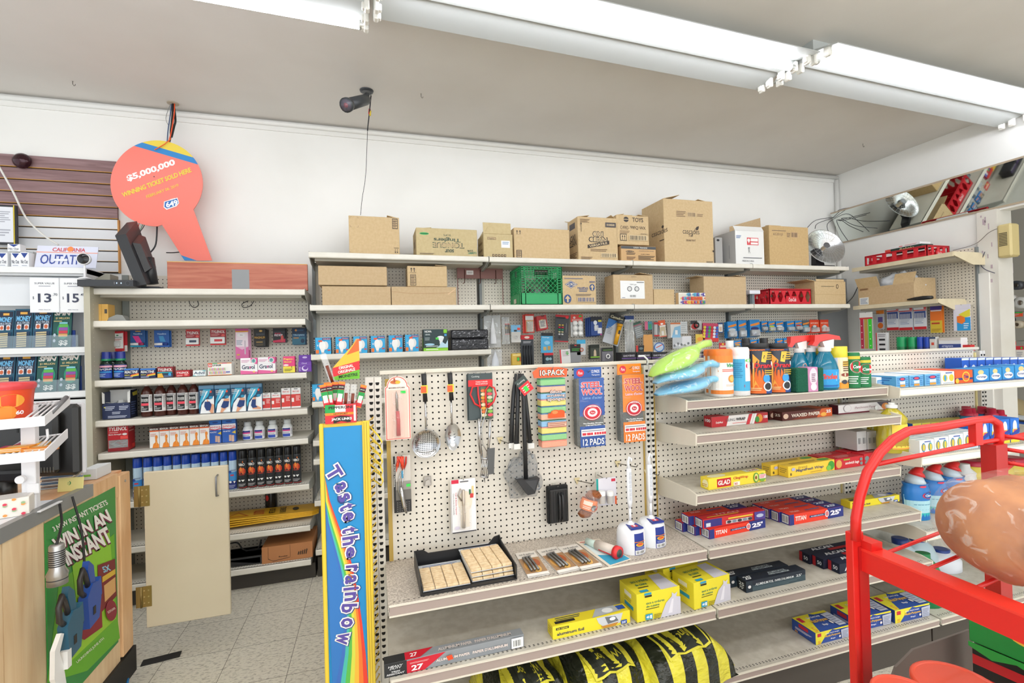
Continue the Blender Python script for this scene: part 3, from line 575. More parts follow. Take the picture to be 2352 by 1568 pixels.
# ----- shelf e -----
e_=LSH['e']
x,w2=xs(249,295,1000,3.40); h=WY(275,974,3.4).z-e_; t=thing('pill_dispenser_box','big red pain reliever dispenser box with clear window of sachets','dispenser',(x,3.395,e_+.001),rz=rad(4))
mb=MB(); rd=C('#b81c28',.35); mb.box(-w2/2,w2/2,.0,.003,h*.42,h,rd); mb.box(-w2/2,w2/2,0,.003,0,h*.12,C('#8e1721')); mb.box(-w2/2,-w2/2+.003,.003,.1,0,h,rd); mb.box(w2/2-.003,w2/2,.003,.1,0,h,rd); mb.box(-w2/2,w2/2,.097,.1,0,h,rd); mb.box(-w2/2,w2/2,.0,.1,h-.003,h,rd); mb.box(-w2/2,w2/2,.003,.1,0,.003,rd)
D(mb,lambda u,v,k:(-w2/2+u*w2,-k,v*h)).do([('t','TYLENOL',.5,.83,.88,.14,W,1,.15),('l',.08,.68,.5,.72,'#f0b8b4',1),('t','Extra Strength',.36,.62,.62,.06,W,1,.15),('e',.83,.62,.12,.04,'#e9e4e2'),('r',.62,.44,.98,.56,'#e2473f')])
D(mb,lambda u,v,k:(w2/2+k,u*.1,v*h)).do([('t','TYLENOL',.4,.86,.7,.1,'#f0d8d4',1,.15),('l',.1,.68,.8,.76,'#e8b0ac',1),('r',.5,.06,.95,.2,'#e2352e')])
obj('carton',mb,t); mb=MB(); mb.box(-w2/2+.003,w2/2-.003,.001,.002,h*.12,h*.42,clearfilm('#dddddd',.25,.1)); obj('window',mb,t)
mb=MB(); rn=random.Random(9)
for k in range(14): mb.M=Matrix.Translation((rn.uniform(-w2*.3,w2*.3),rn.uniform(.02,.06),h*.14+rn.uniform(0,.03)))@Matrix.Rotation(rn.uniform(-.6,.6),4,'Y'); mb.box(-.02,.02,-.012,.012,-.001,.001,C(('#8b8f92','#b0b4b4','#c23a3c')[k%3],.4))
o=obj('sachets',mb,t); o['kind']='stuff'
BEN=[('r',0,.86,1,1,'#4a2a24'),('r',0,.8,1,.86,'#e0622c'),('t','BENYLIN',.48,.92,.86,.08,W),('l',.1,.56,.7,.72,'#d68f7a',3),('p',[(.3,0),(1,0),(1,.16),(.82,.26),(.78,.44),(.86,.5),(.84,.6),(.7,.64),(.58,.58),(.6,.46),(.62,.28),(.4,.2)],'#ea8a2c'),('p',[(.74,.1),(.8,.3),(.7,.3)],'#f0b05a')]
for i in range(6):
    a=343+i*23; item('cough_medicine_box',ordn(i,6,'white box with an orange figure and black top','of six'),'medicine box',a,a+22,982-i*1.7,e_,3.41,.035,'#f0eeea',BEN,r=[('r',0,.84,1,1,'#3c2520')],t=[('r',0,0,1,1,'#5a332c')],group='cough medicine boxes with orange figure')
for i,(a,b,tp) in enumerate(((480,508,965),(510,541,962))):
    item('bandage_box','blue and white bandage box, '+('narrower, beside the cough medicine' if i==0 else 'wider, left of the pill jars'),'bandages',a,b,tp,e_,3.42,.035,'#2457a6',[('r',0,.84,1,1,'#2e6fc4'),('e',.5,.9,.24,.035,'#1a3f86'),('r',0,.58,1,.8,'#eceff2'),('t','BANDAGE',.5,.7,.9,.09,'#cf3a44'),('p',[(0,.6),(.5,.56),(1,.62),(1,.66),(.5,.6),(0,.64)],'#c93a48'),('r',0,0,1,.56,'#2a5cb2'),('t','PLASTIC',.35,.48,.55,.05,W,1,.2),('r',.5,.05,.68,.32,'#c9a48e'),('r',.7,.02,.88,.3,'#d4b29c'),('p',[(.7,.42),(1,.5),(1,.36)],'#e0c23a')],group='bandage boxes')
for i,(a,b,tp) in enumerate(((555,578,969),(582,606,967),(613,636,965),(647,670,963))):
    yy=3.44; x,w2=xs(a,b,990,yy); r=w2/2; h=WY((a+b)/2,tp,yy+.02).z-e_
    bottle('petroleum_jelly_jar',ordn(i,4,'small clear square jar with blue and white label','of four'),'jar',x,yy+r,e_+.001,[(r*.95,0),(r,.004),(r,h*.6),(r*.8,h*.72),(r*.6,h*.76)],C('#dfe3e4',.15),[('cap',[(r*.62,h*.76),(r*.75,h*.8),(r*.7,h),(r*.6,h)],C('#cfd3d4',.2))],decs=(.006,h*.58,[('r',.0,0,1,1,'#f0f0f2'),('r',.12,.0,.75,.3,'#2f4fb0'),('r',.12,.62,.75,.9,'#2c3a86'),('r',.12,.58,.75,.72,'#d8408c'),('l',.15,.34,.7,.5,'#8a8aa0',2),('r',.8,.2,.95,.85,'#c9c9cf')]),group='clear jars with pink and blue labels')
# ----- shelf f -----
f_=LSH['f']
def can(i,px0,px1,pt,kind,label,yy=3.40):
    x,w2=xs(px0,px1,1080,yy); r=w2/2*.97; h=WY((px0+px1)/2,pt,yy+r*.5).z-f_-.002
    if kind=='b':
        bottle('spray_can',label,'spray can',x,yy+r,f_+.001,[(r*.95,0),(r,.003),(r,h*.76),(r*.97,h*.77)],C('#b8d2e6',.3,.1),[('cap',[(r*.99,h*.765),(r*1.0,h*.775),(r*.97,h*.99),(r*.9,h)],C('#1746b0',.35))],decs=(.004,h*.74,[('r',0,0,1,.3,'#23307c'),('r',0,.3,1,.62,'#3f8fd0'),('p',[(0,.3),(.5,.4),(1,.62),(1,.3)],'#2c62b4'),('e',.3,.62,.16,.05,'#2d4fa0'),('t','KANSTER',.6,.68,.5,.035,'#3a4f86',1,.2),('r',.36,.48,.66,.53,'#d03a4c'),('e',.35,.26,.13,.04,W),('p',[(.6,.28),(.82,.28),(.7,.2)],W),('l',.2,.04,.8,.16,'#aab4dd',3)]),group='blue capped spray cans')
    else:
        bottle('spray_can',label,'spray can',x,yy+r,f_+.001,[(r*.95,0),(r,.003),(r,h*.78),(r*.92,h*.8)],C('#3a3d40',.3,.3),[('cap',[(r*.97,h*.79),(r*.99,h*.8),(r*.97,h*.985),(r*.9,h)],C('#101012',.35))],decs=(.004,h*.77,[('r',0,0,1,1,'#34373a'),('r',0,0,1,.03,'#c03a34'),('l',.0,.1,1,.95,'#44494c',12,.3),('r',.06,.02,.78,.98,'#232528'),('t','NIBO',.42,.82,.62,.09,W),('p',[(.5,.9),(.56,.96),(.62,.88)],'#e0762c'),('e',.3,.6,.16,.1,'#cf4a22'),('e',.58,.6,.14,.11,'#e0622c'),('e',.4,.66,.09,.08,'#e88a34'),('e',.7,.58,.08,.08,'#c23a22'),('l',.15,.44,.7,.5,'#b0392f',1),('e',.26,.26,.12,.035,W),('p',[(.42,.29),(.7,.29),(.56,.22)],W),('l',.12,.06,.75,.16,'#b9b9b9',3)]),group='black butane spray cans')
bx=[(301,323),(325,347),(348,371),(372,392),(394,413),(414,435),(436,458),(460,481),(482,501),(503,521),(523,542)]
for i,(a,b) in enumerate(bx): can(i,a,b,1052-i*1.6,'b',ordn(i,11,'light blue spray can, blue cap','of eleven'))
nx_=[(546,566),(568,588),(590,609),(611,629),(631,650),(652,670),(672,691)]
for i,(a,b) in enumerate(nx_): can(i,a,b,1034-i*1.7,'n',ordn(i,7,'black spray can with printed orange flames','of seven'))
# ================= BACK WALL: cartons on the two top shelves =================
KB='#c9a77c'; KB2='#c4a078'
M_kb=C('#cfb58b',.75,noise=.2,scale=55,h2='#c6aa7f'); M_kb2=C('#c8ae88',.75,noise=.2,scale=55,h2='#bfa37c'); M_kbd=C('#a98a62',.8); M_kbg=C('#c8b68a',.75,noise=.2,scale=50,h2='#bfab7f')
INK='#3a2f28'
zt1=zt-.002; zt2=z2-.002
UP=lambda x,y,s=1:[('p',[(x-.018*s,y),(x,y+.05*s),(x+.018*s,y)],INK),('r',x-.005*s,y-.08*s,x+.005*s,y,INK)]
def kcarton(name,label,pl,pr,pt,z,yf,d,f=(),l=(),r=(),mat=None,flap=None,group='cardboard cartons along the top shelf',pb=None,open_=False,pref=None,cat='cardboard box',hz=None,flips=None):
    zt_=hz or WY((pl+pr)/2,pt,yf).z; py=(pt+(pb or pt+60))/2; xc,w=xs(pl,pr,py,yf); h=zt_-z-.001
    t=thing(name,label,cat,(xc,yf,z+.0008),group=group); m=mat or M_kb
    mb=MB(); mb.box(-w/2,w/2,0,d,0,h,m,.003)
    mb.box(-.0015,.0015,.002,d-.002,h,h+.0006,M_kbd); F=boxfaces(mb,-w/2,w/2,0,d,0,h)
    for k,sp in (('f',f),('l',l),('r',r)): F[k].do(sp)
    obj('carton',mb,t)
    if flap:
        for (kind,a,b,ang,le) in flap:   # kind b/f/l/r edge, a..b along edge fraction, angle from horizontal, length
            mb=MB(); ca,sa=math.cos(rad(ang)),math.sin(rad(ang))
            if kind=='b': P=[(-w/2+a*w,d),(-w/2+b*w,d)]; v=(0,ca*le,sa*le)
            if kind=='f': P=[(-w/2+a*w,.003),(-w/2+b*w,.003)]; v=(0,ca*le,sa*le)
            if kind=='l': P=[(-w/2+.003,a*d),(-w/2+.003,b*d)]; v=(ca*le,0,sa*le)
            if kind=='r': P=[(w/2-.003,a*d),(w/2-.003,b*d)]; v=(-ca*le,0,sa*le)
            q=[Vector((P[0][0],P[0][1],h)),Vector((P[1][0],P[1][1],h)),Vector((P[1][0]+v[0],P[1][1]+v[1],h+v[2])),Vector((P[0][0]+v[0],P[0][1]+v[1],h+v[2]))]
            nn=(q[1]-q[0]).cross(q[2]-q[0]).normalized()*.0035
            mb.hexa([p for p in q]+[p+nn for p in q],m if kind!='x' else M_kbd); obj('flap',mb,t)
    return t
STAMP=lambda x0,y0,x1,y1:[('r',x0,y0,x1,y1,INK),('r',x0+.012,y0+.02,x1-.012,y1-.02,'#c8ad82')]+[('r',x0+.012,y0+.02+k*(y1-y0-.04)/4,x1-.012,y0+.02+k*(y1-y0-.04)/4+.012,INK) for k in range(1,4)]+[('l',x0+.02,y0+.03,x1-.02,y1-.03,'#6d5643',9)]
kcarton('carton','plain tan carton alone at the left end of the top shelf',801,917,497,zt1,3.40,.24,f=STAMP(.86,.69,.97,.97)+[('r',.88,.17,.98,.18,INK),('p',[(.895,.07),(.91,.03),(.925,.07)],INK),('r',.907,.06,.913,.15,INK),('p',[(.935,.07),(.95,.03),(.965,.07)],INK),('r',.947,.06,.953,.15,INK)]+[('r',x_,y_,x_+.035,y_+.004,INK) for x_,y_ in ((.03,.96),(.15,.96),(.03,.69),(.15,.69))]+[('r',x_,y_,x_+.003,y_+.04,INK) for x_,y_ in ((.03,.92),(.182,.92),(.03,.69),(.182,.69))]+[('r',0,.03,.04,.035,INK)],flap=[('b',.05,.3,25,.05),('r',.1,.9,12,.08)])
kcarton('carton','olive tan candy carton with upside down candy lettering in green outline',956,1096,525,zt1,3.40,.26,mat=M_kbg,f=[('e',.13,.79,.075,.045,'#2fae5a'),('l',.07,.76,.19,.82,'#14502c',1),('t','SUPS',.5,.76,.12,.07,'#3f5242',0,0,180),('t','Tinglers',.5,.6,.44,.17,'#3f5242',1,0,180),('t','TONGUE',.52,.39,.52,.2,'#3f5242',1,0,180),('t','TONGUE',.52,.39,.49,.16,'#c3a97f',1,0,180),('t','sour',.53,.19,.15,.12,'#3f5242',1,0,180),('t','GUMMY',.91,.13,.15,.07,'#4f8a6a',1,0,190),('t','ZONE',.88,.21,.1,.06,'#2f4a3a',1,0,190),('l',.05,.03,.28,.09,'#6d5643',2)],l=[('t','sour',.5,.5,.5,.3,'#7d6a50')],flap=[('l',.1,.9,6,.11)])
kcarton('carton','small olive carton with raised flap and white shipping label',1111,1178,537,zt1,3.40,.20,mat=M_kbg,f=[('r',.6,.42,.9,.72,'#eceff0'),('l',.64,.55,.86,.68,'#6a8ab0',2),('r',.13,.74,.42,.85,'#8a7455'),('r',.15,.76,.4,.83,'#c3a97f'),('t','Tassimo',.27,.79,.2,.05,INK)]+[('r',.28+k*.1,.02,.35+k*.1,.13,'#5a4836') for k in range(5)]+[('r',.3+k*.1,.045,.33+k*.1,.1,'#c3a97f') for k in range(5)],l=[('r',.2,.6,.8,.7,'#8f774f'),('r',.2,.3,.8,.4,'#8f774f'),('r',.3,.03,.9,.12,'#5a4836')],flap=[('f',0,.95,82,.085),('l',.0,.8,60,.06)])
kcarton('carton','wide plain tan carton with two up arrows, left of the oxygen cleaner carton',1181,1308,525,zt1,3.40,.25,f=UP(.055,.87,1)+UP(.105,.87,1)+[('r',.035,.77,.12,.775,INK)]+STAMP(.035,.0,.125,.26))
kcarton('carton','tall tan cleaner carton with bold black outlined logo in the middle',1327,1418,499,zt1,3.41,.20,f=[('t','OXI',.5,.61,.28,.14,INK,3.5),('t','OXI',.5,.61,.25,.11,'#d8c29a',0),('t','CLEAN',.5,.48,.48,.125,INK,3.5),('t','CLEAN',.5,.48,.43,.09,'#d8c29a',0),('p',[(.23,.27),(.78,.38),(.78,.47),(.23,.35)],INK),('t','VERSATILE',.5,.365,.46,.05,'#d8c29a',1,0,12),('l',.3,.2,.72,.27,'#7a5f45',2),('r',.69,.78,.96,.89,'#4a4446'),('t','0100500',.825,.835,.2,.05,'#d8c29a'),('bar',.56,.07,.96,.17,16,INK,'#d8c29a'),('l',.06,.86,.3,.95,'#8a7055',4),('r',.075,.65,.085,.82,INK),('p',[(.06,.82),(.08,.87),(.1,.82)],INK),('l',.06,.0,.34,.08,'#7a5f45',3)],l=[('r',.2,.76,.75,.9,'#4a4446'),('t','OXI',.5,.55,.5,.15,INK),('t','CLEAN',.5,.42,.7,.13,INK),('l',.1,.05,.9,.2,'#7a5f45',4)],flap=[('b',.0,.4,20,.06),('r',.1,.9,35,.05),('l',.0,1,8,.1)])
ck=kcarton('carton','low carton sealed with black tape, toy carton standing on it',1427,1507,565,zt1,3.40,.2,f=[('r',0,.8,1,.98,'#4a4d50'),('t','CANDY / FRIANDISE',.55,.89,.4,.09,'#d9d4c8'),('e',.25,.63,.12,.06,INK),('t','PALLARABA',.25,.63,.2,.05,'#c9a77c'),('l',.15,.4,.4,.56,INK,2),('t','Strawberry Sour Straws',.72,.68,.44,.07,'#39455c',0,.3),('t','AUBT/19836',.68,.46,.26,.05,INK),('l',.48,.08,.96,.38,INK,4),('l',.15,.08,.4,.3,'#6d4c3a',3)],mat=C('#c9a270',.6))
zc_=WY(1465,563,3.4).z+.003
kcarton('carton','toy carton marked with big black letters on top of the low taped carton',1416,1490,495,zc_,3.41,.2,f=[('e',.3,.86,.08,.09,'#3a3434'),('r',.22,.85,.38,.87,'#cfb58b'),('t','TOYS',.66,.86,.34,.15,INK),('t','C4982-',.25,.58,.27,.12,'#5d4b3c',0),('t','99FQ WX',.66,.58,.48,.13,INK,0),('l',.1,.36,.4,.48,'#8a7055',3),('r',.1,.13,.3,.36,INK),('r',.115,.15,.285,.34,'#cfb58b')]+UP(.17,.26,1.3)+UP(.235,.26,1.3)+[('bar',.38,.15,.94,.33,20,INK,'#d8c29a'),('t','234961',.83,.38,.2,.04,INK,0)],flap=[('r',0,1,5,.09),('l',0,1,10,.07),('f',.1,.5,14,.04)])
kcarton('carton','tallest tan carton on the shelf with a leaf logo for paper towels',1524,1637,459,zt1,3.405,.33,f=[('t','cascades',.54,.5,.34,.085,INK,0),('t','Tuff',.53,.435,.1,.045,INK),('e',.66,.545,.03,.022,INK),('p',[(.635,.52),(.65,.575),(.7,.59),(.695,.55)],INK),('t','ESSUIE-TOUT',.53,.355,.19,.03,'#6a5340'),('bar',.47,.73,.65,.805,18,'#6a5340','#cfb58b'),('l',.25,.72,.44,.82,'#8a7055',4),('l',.67,.74,.79,.79,'#8a7055',2),('l',.83,.0,.97,.03,INK,2),('r',.97,.18,1,.21,INK)],l=[('t','cascades',.8,.5,.7,.085,INK,0),('e',.95,.56,.05,.022,INK),('l',.8,.34,1,.37,INK,1)],flap=[('l',.0,1,14,.16),('r',.1,.9,10,.12)])
# white glossy carton
kcarton('carton','white taped carton with red fragile stamp and grey open flap',1689,1755,530,zt1,3.41,.26,mat=C('#e6e5e2',.35),f=[('r',.4,.58,.8,.8,'#d5484e'),('r',.53,.6,.78,.66,'#f0e9e6'),('r',.53,.69,.78,.78,'#f0e9e6'),('e',.46,.72,.05,.05,'#f0e9e6'),('p',[(.43,.7),(.49,.7),(.46,.62)],'#f0e9e6'),('l',.03,.76,.2,.86,'#5577b0',3),('t','BHC',.46,.42,.06,.18,'#4f4f52',0,0,-90),('t','MADE IN CHINA',.42,.1,.4,.05,'#55555a',0),('l',.25,.17,.9,.22,'#6d6d72',1)],l=[('r',0,0,1,1,'#bdbcba'),('t','10',.2,.6,.1,.1,'#3a3a3e'),('r',.7,.2,.72,.6,'#8a8a8c')],flap=[('r',0,1,150,.001),('f',0,1,60,.05)])
mb=MB(); a=WY(1642,520,3.45); 
mb.hexa([Vector(p) for p in [(0,0,0),(.006,0,0),(.006,.22,0),(0,.22,0),(.06,.0,.20),(.066,.0,.20),(.066,.22,.20),(.06,.22,.20)]],C('#b5b3b0',.6))
kcarton('carton','big tan carton stamped with a part number, left of the dish heater',1767,1857,520,zt1,3.41,.24,f=[('t','65201J1',.22,.78,.24,.08,'#5c4a3a',0),('l',.07,.86,.42,.9,'#7a6450',1),('bar',.55,.72,.72,.86,12,'#55463a','#c2a078'),('l',.44,.72,.53,.84,'#7a6450',3)],mat=C('#c9ab7a',.75,noise=.2,scale=55,h2='#bf9f6e'),flap=[('l',0,1,165,.001),('f',.0,.3,8,.04)])
t=thing('carton','open tan carton behind the white one, its lid flap standing up','cardboard box',(WY(1715,560,3.66).x,3.675,zt1+.001),group='cardboard cartons along the top shelf')
mb=MB(); 
p0=WY(1677,520,3.67);p1=WY(1747,500,3.67); xo=WY(1715,560,3.66).x; z0=zt1+.001
mb.prism([(p0.x-xo,0),(p1.x-xo+.02,0),(p1.x-xo,p1.z-z0),(p0.x-xo,p0.z-z0)],'Y',0,.004,M_kb2); obj('flap',mb,t)
mb=MB(); mb.box(p0.x-xo,p1.x-xo,.005,.012,0,.2,M_kb2); obj('carton',mb,t)
# grey flap carton in the gap beside the tall carton
kc=kcarton('carton','grey backed open carton squeezed between tall tan and white cartons',1643,1660,545,zt1,3.50,.18,mat=C('#a9a7a4',.7),f=[('e',.4,.9,.2,.04,K)],flap=[('b',0,1,70,.08)])
# second shelf
G2='cardboard cartons on the second shelf'
kcarton('carton','long low tan carton stacked on the left plain one',731,889,611,zt2+(WY(815,657,3.41).z-zt2)+.004,3.40,.2,group=G2,mat=M_kb2,l=(),hz=WY(810,611,3.4).z)
zz=WY(815,657,3.41).z
kcarton('carton','long tan carton under the other long one at the shelf end',740,898,659,zt2,3.41,.2,group=G2,mat=M_kb2,hz=zz)
kcarton('carton','tan carton with a creased face, right of the two long ones',899.5,1048,657,zt2,3.41,.2,group=G2,mat=M_kb2,hz=zz,f=[('p',[(0,.72),(.3,.62),(.6,.62),(1,.7),(1,.72),(.6,.645),(.3,.645),(0,.74)],'#b08c63'),('p',[(1,.95),(.86,.6),(.88,.58),(1,.9)],'#d8b890')])
kcarton('carton','small orange tan carton with up arrows on top of the creased one',936,1027,612,zz+.002,3.42,.18,group=G2,f=UP(.1,.84,1.6)+UP(.17,.84,1.6)+[('r',.06,.66,.22,.675,INK)]+STAMP(.07,.05,.21,.58),hz=WY(980,611,3.42).z,flap=[('r',0,.9,5,.08)],l=[('l',.1,.1,.9,.9,'#3a2a20',7,.3)])
# brown metal peg rack
px=WY(1105,650,3.6).x; t=thing('wire_hook_rack','brown metal hook rack with a white sticker standing on the second shelf','rack',(px,3.62,zt2+.002)); wR=xs(1052,1157,650,3.62)[1]; hR=WY(1105,616,3.62).z-zt2
mb=MB(); brn=C('#7a4a40',.45); mb.box(-wR/2,wR/2,0,.012,hR*.73,hR,brn); D(mb,lambda u,v,k:(-wR/2+u*wR,-k,hR*.73+v*hR*.27)).do([('r',.2,.35,.35,.75,'#dcd8d4'),('l',.22,.45,.33,.65,'#8a7d78',2)]); obj('header_plate',mb,t)
for e in (-1,1): mb=MB(); mb.box(e*(wR/2-.003)-.003,e*(wR/2-.003)+.003,.002,.008,0,hR*.74,brn); obj('frame_post',mb,t)
for q in (-.34,.0,.34): mb=MB(); mb.tube([(q*wR,-.002,hR*.95),(q*wR,-.004,hR*.72),(q*wR-.01,-.04,hR*.6),(q*wR-.025,-.05,hR*.58)],.0028,C('#6a4038',.4,.5),6); obj('hook',mb,t)
# green milk crate
x,w_=xs(1196,1291,655,3.40); h=WY(1240,612,3.4).z-zt2; dC=.27; t=thing('milk_crate','green plastic milk crate with lattice sides on the second shelf','crate',(x,3.40,zt2+.001))
gm=C('#1e9e5a',.4); mb=MB()
def latt(x0,x1,z0,z1,y,ax,n):
    # diagonal lattice on a face
    L_=x1-x0; H_=z1-z0; st=L_/n
    for s_ in (1,-1):
        for i in range(-int(H_/st)-1,n+int(H_/st)+2):
            a0=x0+i*st; 
            pts=[]
            xa,za,xb,zb=(a0,z0,a0+s_*H_,z1)
            if s_==1:
                if xa<x0: za+= (x0-xa); xa=x0
                if xb>x1: zb-= (xb-x1); xb=x1
            else:
                if xa>x1: za+=(xa-x1); xa=x1
                if xb<x0: zb-=(x0-xb); xb=x0
            if zb-za<.004: continue
            q=((xa,y,za),(xb,y,zb)) if ax=='X' else ((y,xa,za),(y,xb,zb)); mb.tube(q,.0028,gm,4,False)
def side(x0,x1,y,ax):
    B=(lambda a,b,c,d: mb.box(a,b,y-.003,y+.004,c,d,gm)) if ax=='X' else (lambda a,b,c,d: mb.box(y-.004,y+.003,a,b,c,d,gm))
    L_=x1-x0
    B(x0,x1,0,h*.29); B(x0,x1,h*.285,h*.31); 
    for zz_ in (.70,.745,.79,.835,.88,.925,.975):
        if .76<zz_<.9: B(x0,x0+L_*.32,zz_*h,zz_*h+.005); B(x1-L_*.32,x1,zz_*h,zz_*h+.005)
        else: B(x0,x1,zz_*h,zz_*h+.005)
    for f in [i/12 for i in range(13)]:
        if .34<f<.66: B(x0+f*L_-.002,x0+f*L_+.002,.92*h,h); continue
        B(x0+f*L_-.002,x0+f*L_+.002,.68*h,h)
    B(x0+L_*.32,x0+L_*.34,.74*h,.93*h); B(x1-L_*.34,x1-L_*.32,.74*h,.93*h)
    for f in (0,.11,.89,1): B(x0+f*L_-.003,x0+f*L_+.003,0,h)
    for zz_ in (.35,.42,.49,.56,.63):
        B(x0,x0+L_*.11,zz_*h,zz_*h+.004); B(x1-L_*.11,x1,zz_*h,zz_*h+.004)
    latt(x0+L_*.11,x1-L_*.11,h*.31,h*.70,y,ax,7 if ax=='X' else 7)
side(-w_/2,w_/2,.003,'X'); side(.003,dC-.003,-w_/2+.003,'Y'); side(.003,dC-.003,w_/2-.003,'Y'); side(-w_/2,w_/2,dC-.003,'X'); mb.box(-w_/2,w_/2,0,dC,0,.006,gm)
mb.box(-w_/2+.01,-w_/2+.012,0,0.001,0,.01,gm)
D(mb,lambda u,v,k:(-w_/2-.004-k,dC-u*dC,v*h)).do([('r',.35,.07,.6,.19,'#d9cfb8')])
obj('basket',mb,t)
mb=MB(); rn=random.Random(4)
for k in range(8): mb.lathe([(.02,0),(.024,.01),(.024,.09),(.012,.12)],(rn.uniform(-w_*.3,w_*.3),rn.uniform(.06,.2),.008),C(('#3a3d40','#8a8a8a','#40302a','#9ad04a')[k%4],.4),8)
o=solo('jars_in_crate',mb,'dark bottles and jars jumbled inside the green milk crate','jars',(x,3.40,zt2+.001)); o['kind']='stuff'
BL='#2c4f86'
kcarton('carton','bleach carton with blue diamond logo and blue arrows beside the green crate',1292,1369,633,zt2,3.405,.2,group=G2,f=[('p',[(.07,.7),(.25,.83),(.45,.7),(.25,.56)],BL),('p',[(.09,.7),(.25,.81),(.43,.7),(.25,.58)],'#e3d3b5'),('p',[(.105,.7),(.25,.795),(.415,.7),(.25,.6)],BL),('t','CLOROX',.26,.7,.27,.09,'#e3d3b5'),('t','HandiPack',.6,.58,.32,.06,BL),('l',.48,.44,.74,.54,BL,2),('e',.88,.6,.08,.12,BL),('p',[(.82,.6),(.88,.7),(.94,.6)],'#cfb58b'),('r',.86,.5,.9,.62,'#cfb58b'),('e',.14,.2,.105,.15,BL),('p',[(.06,.2),(.14,.32),(.22,.2)],'#cfb58b'),('r',.115,.08,.165,.22,'#cfb58b'),('bar',.42,.09,.96,.26,20,BL,'#cfb58b'),('l',.38,.3,.84,.38,'#7a6c66',2),('t','00000',.88,.79,.17,.06,BL),('l',.05,.88,.6,.92,BL,1)],flap=[('r',.2,.8,4,.1)])
kcarton('carton','tan carton with a large white printed label on the second shelf',1409,1500,631,zt2,3.41,.15,group=G2,mat=M_kb2,f=[('r',.17,.2,.78,.8,'#eeeeec'),('e',.4,.53,.06,.085,'#44464a'),('e',.4,.53,.045,.065,'#d9d9d6'),('e',.58,.53,.06,.085,'#44464a'),('e',.58,.53,.045,.065,'#d9d9d6'),('t','"ITEMS" pack',.49,.67,.17,.04,'#44464a',0),('bar',.4,.25,.56,.33,12),('l',.58,.73,.76,.77,'#333',1),('l',.2,.22,.28,.25,'#557',1),('l',.44,.92,.58,.94,INK,1)],flap=[('r',0,.6,8,.12)])
kcarton('carton','small plain orange tan carton between the labelled one and the colourful box',1502,1550,664,zt2,3.42,.1,group=G2)
kcarton('carton','tan carton with open lid behind the colourful candy box',1617,1714,635,zt2,3.41,.19,group=G2,mat=M_kb2,flap=[('l',.1,.9,176,.06),('r',0,.7,6,.1)])
rn=random.Random(11); pal=('#e0703c','#5aa7c9','#c94a7a','#6a5fae','#e8b84a','#54a46a','#d44a3c','#efe9dc')
item('candy_box','small box printed all over with bright coloured squares, on the second shelf','box',1559,1618,672,zt2,3.385,.05,'#efe9dc',[('r',i/9+.004,j/3+.02,(i+1)/9-.004,(j+1)/3-.02,pal[rn.randrange(8)]) for i in range(9) for j in range(3)]+[('e',(i+.5)/9,(j+.5)/3,.025,.09,pal[rn.randrange(8)]) for i in range(9) for j in range(3)],l=[('r',.1,0,.9,1,'#d9b98a')])
mb=MB(); a=WY(1727,680,3.5); mb.box(-.05,.07,0,.1,.10,.135,C('#e2e2ea',.4),.004); mb.box(-.01,.02,.02,.05,0,.10,C('#707a80',.4)); mb.box(-.03,-.015,.02,.05,0,.1,C('#5c6468',.4)); solo('white_panel_stand','white slab resting on a grey bracket left of the red bottle crate','bracket',mb and (a.x,3.46,zt2+.001)) if False else solo('shelf_bracket',mb,'white slab on a grey metal bracket left of the red bottle crate','bracket',(a.x,3.47,zt2+.001))
def soda_crate(name,label,xc,y,z,w,d,h,rz,logo_at=None,cut='dia'):
    t=thing(name,label,'crate',(xc,y,z),rz); rd=C('#cf2230',.35); mb=MB()
    for (ax,a0,a1,y0) in (('X',-w/2,w/2,0),('X',-w/2,w/2,d-.005),('Y',0,d,-w/2),('Y',0,d,w/2-.005)):
        B=(lambda a,b,c,e,ax=ax,y0=y0: mb.box(a,b,y0,y0+.005,c,e,rd) if ax=='X' else mb.box(y0,y0+.005,a,b,c,e,rd))
        B(a0,a1,0,h*.16); B(a0,a1,h*.84,h); B(a0,a1,h*.9,h*.94)
        n=6 if (a1-a0)>.3 else 4
        for i in range(n+1):
            c=a0+(a1-a0)*i/n; s_=(a1-a0)/n
            if cut=='dia':
                for sgn in (-1,1):
                    q=[(c,h*.84),(c,h*.16),(c+sgn*s_*.36,h*.16),(c+sgn*s_*.10,h*.5),(c+sgn*s_*.36,h*.84)]
                    q=[(min(max(u,a0),a1),v) for u,v in q]
                    if q[2][0]!=c: mb.prism(q,'Y' if ax=='X' else 'X',y0,y0+.005,rd)
            else: B(max(a0,c-s_*.2),min(a1,c+s_*.2),h*.16,h*.84)
    mb.box(-w/2,w/2,0,d,0,.005,rd)
    for i in range(1,6): mb.box(-w/2+w*i/6-.002,-w/2+w*i/6+.002,.005,d-.005,.005,h*.5,rd)
    mb.box(-w*.12,w*.18,-.003,0,.0+h*.1,h*.52,rd)
    D(mb,lambda u,v,k:(-w*.12+u*w*.3,-.003-k,h*.1+v*h*.42)).do([('t','Coca-Cola',.5,.5,.6,.6,'#f0dede',1,.3)])
    obj('basket',mb,t); return t
x,w_=xs(1768,1863,680,3.42); h=WY(1800,663,3.42).z-zt2
soda_crate('bottle_crate','red plastic bottle crate with diamond holes on the second shelf near the corner',x,3.42,zt2+.001,w_,.26,h,rad(0))
kcarton('carton','tan open carton at the right end of the second shelf',1872,1943,646,zt2,3.40,.22,group=G2,f=[('r',0,.42,1,.43,'#a88558'),('l',.2,.76,.62,.8,INK,1),('e',.72,.78,.04,.1,INK),('e',.72,.78,.025,.07,'#cfb58b')],flap=[('l',0,1,172,.10),('f',0.05,.95,80,.02)])
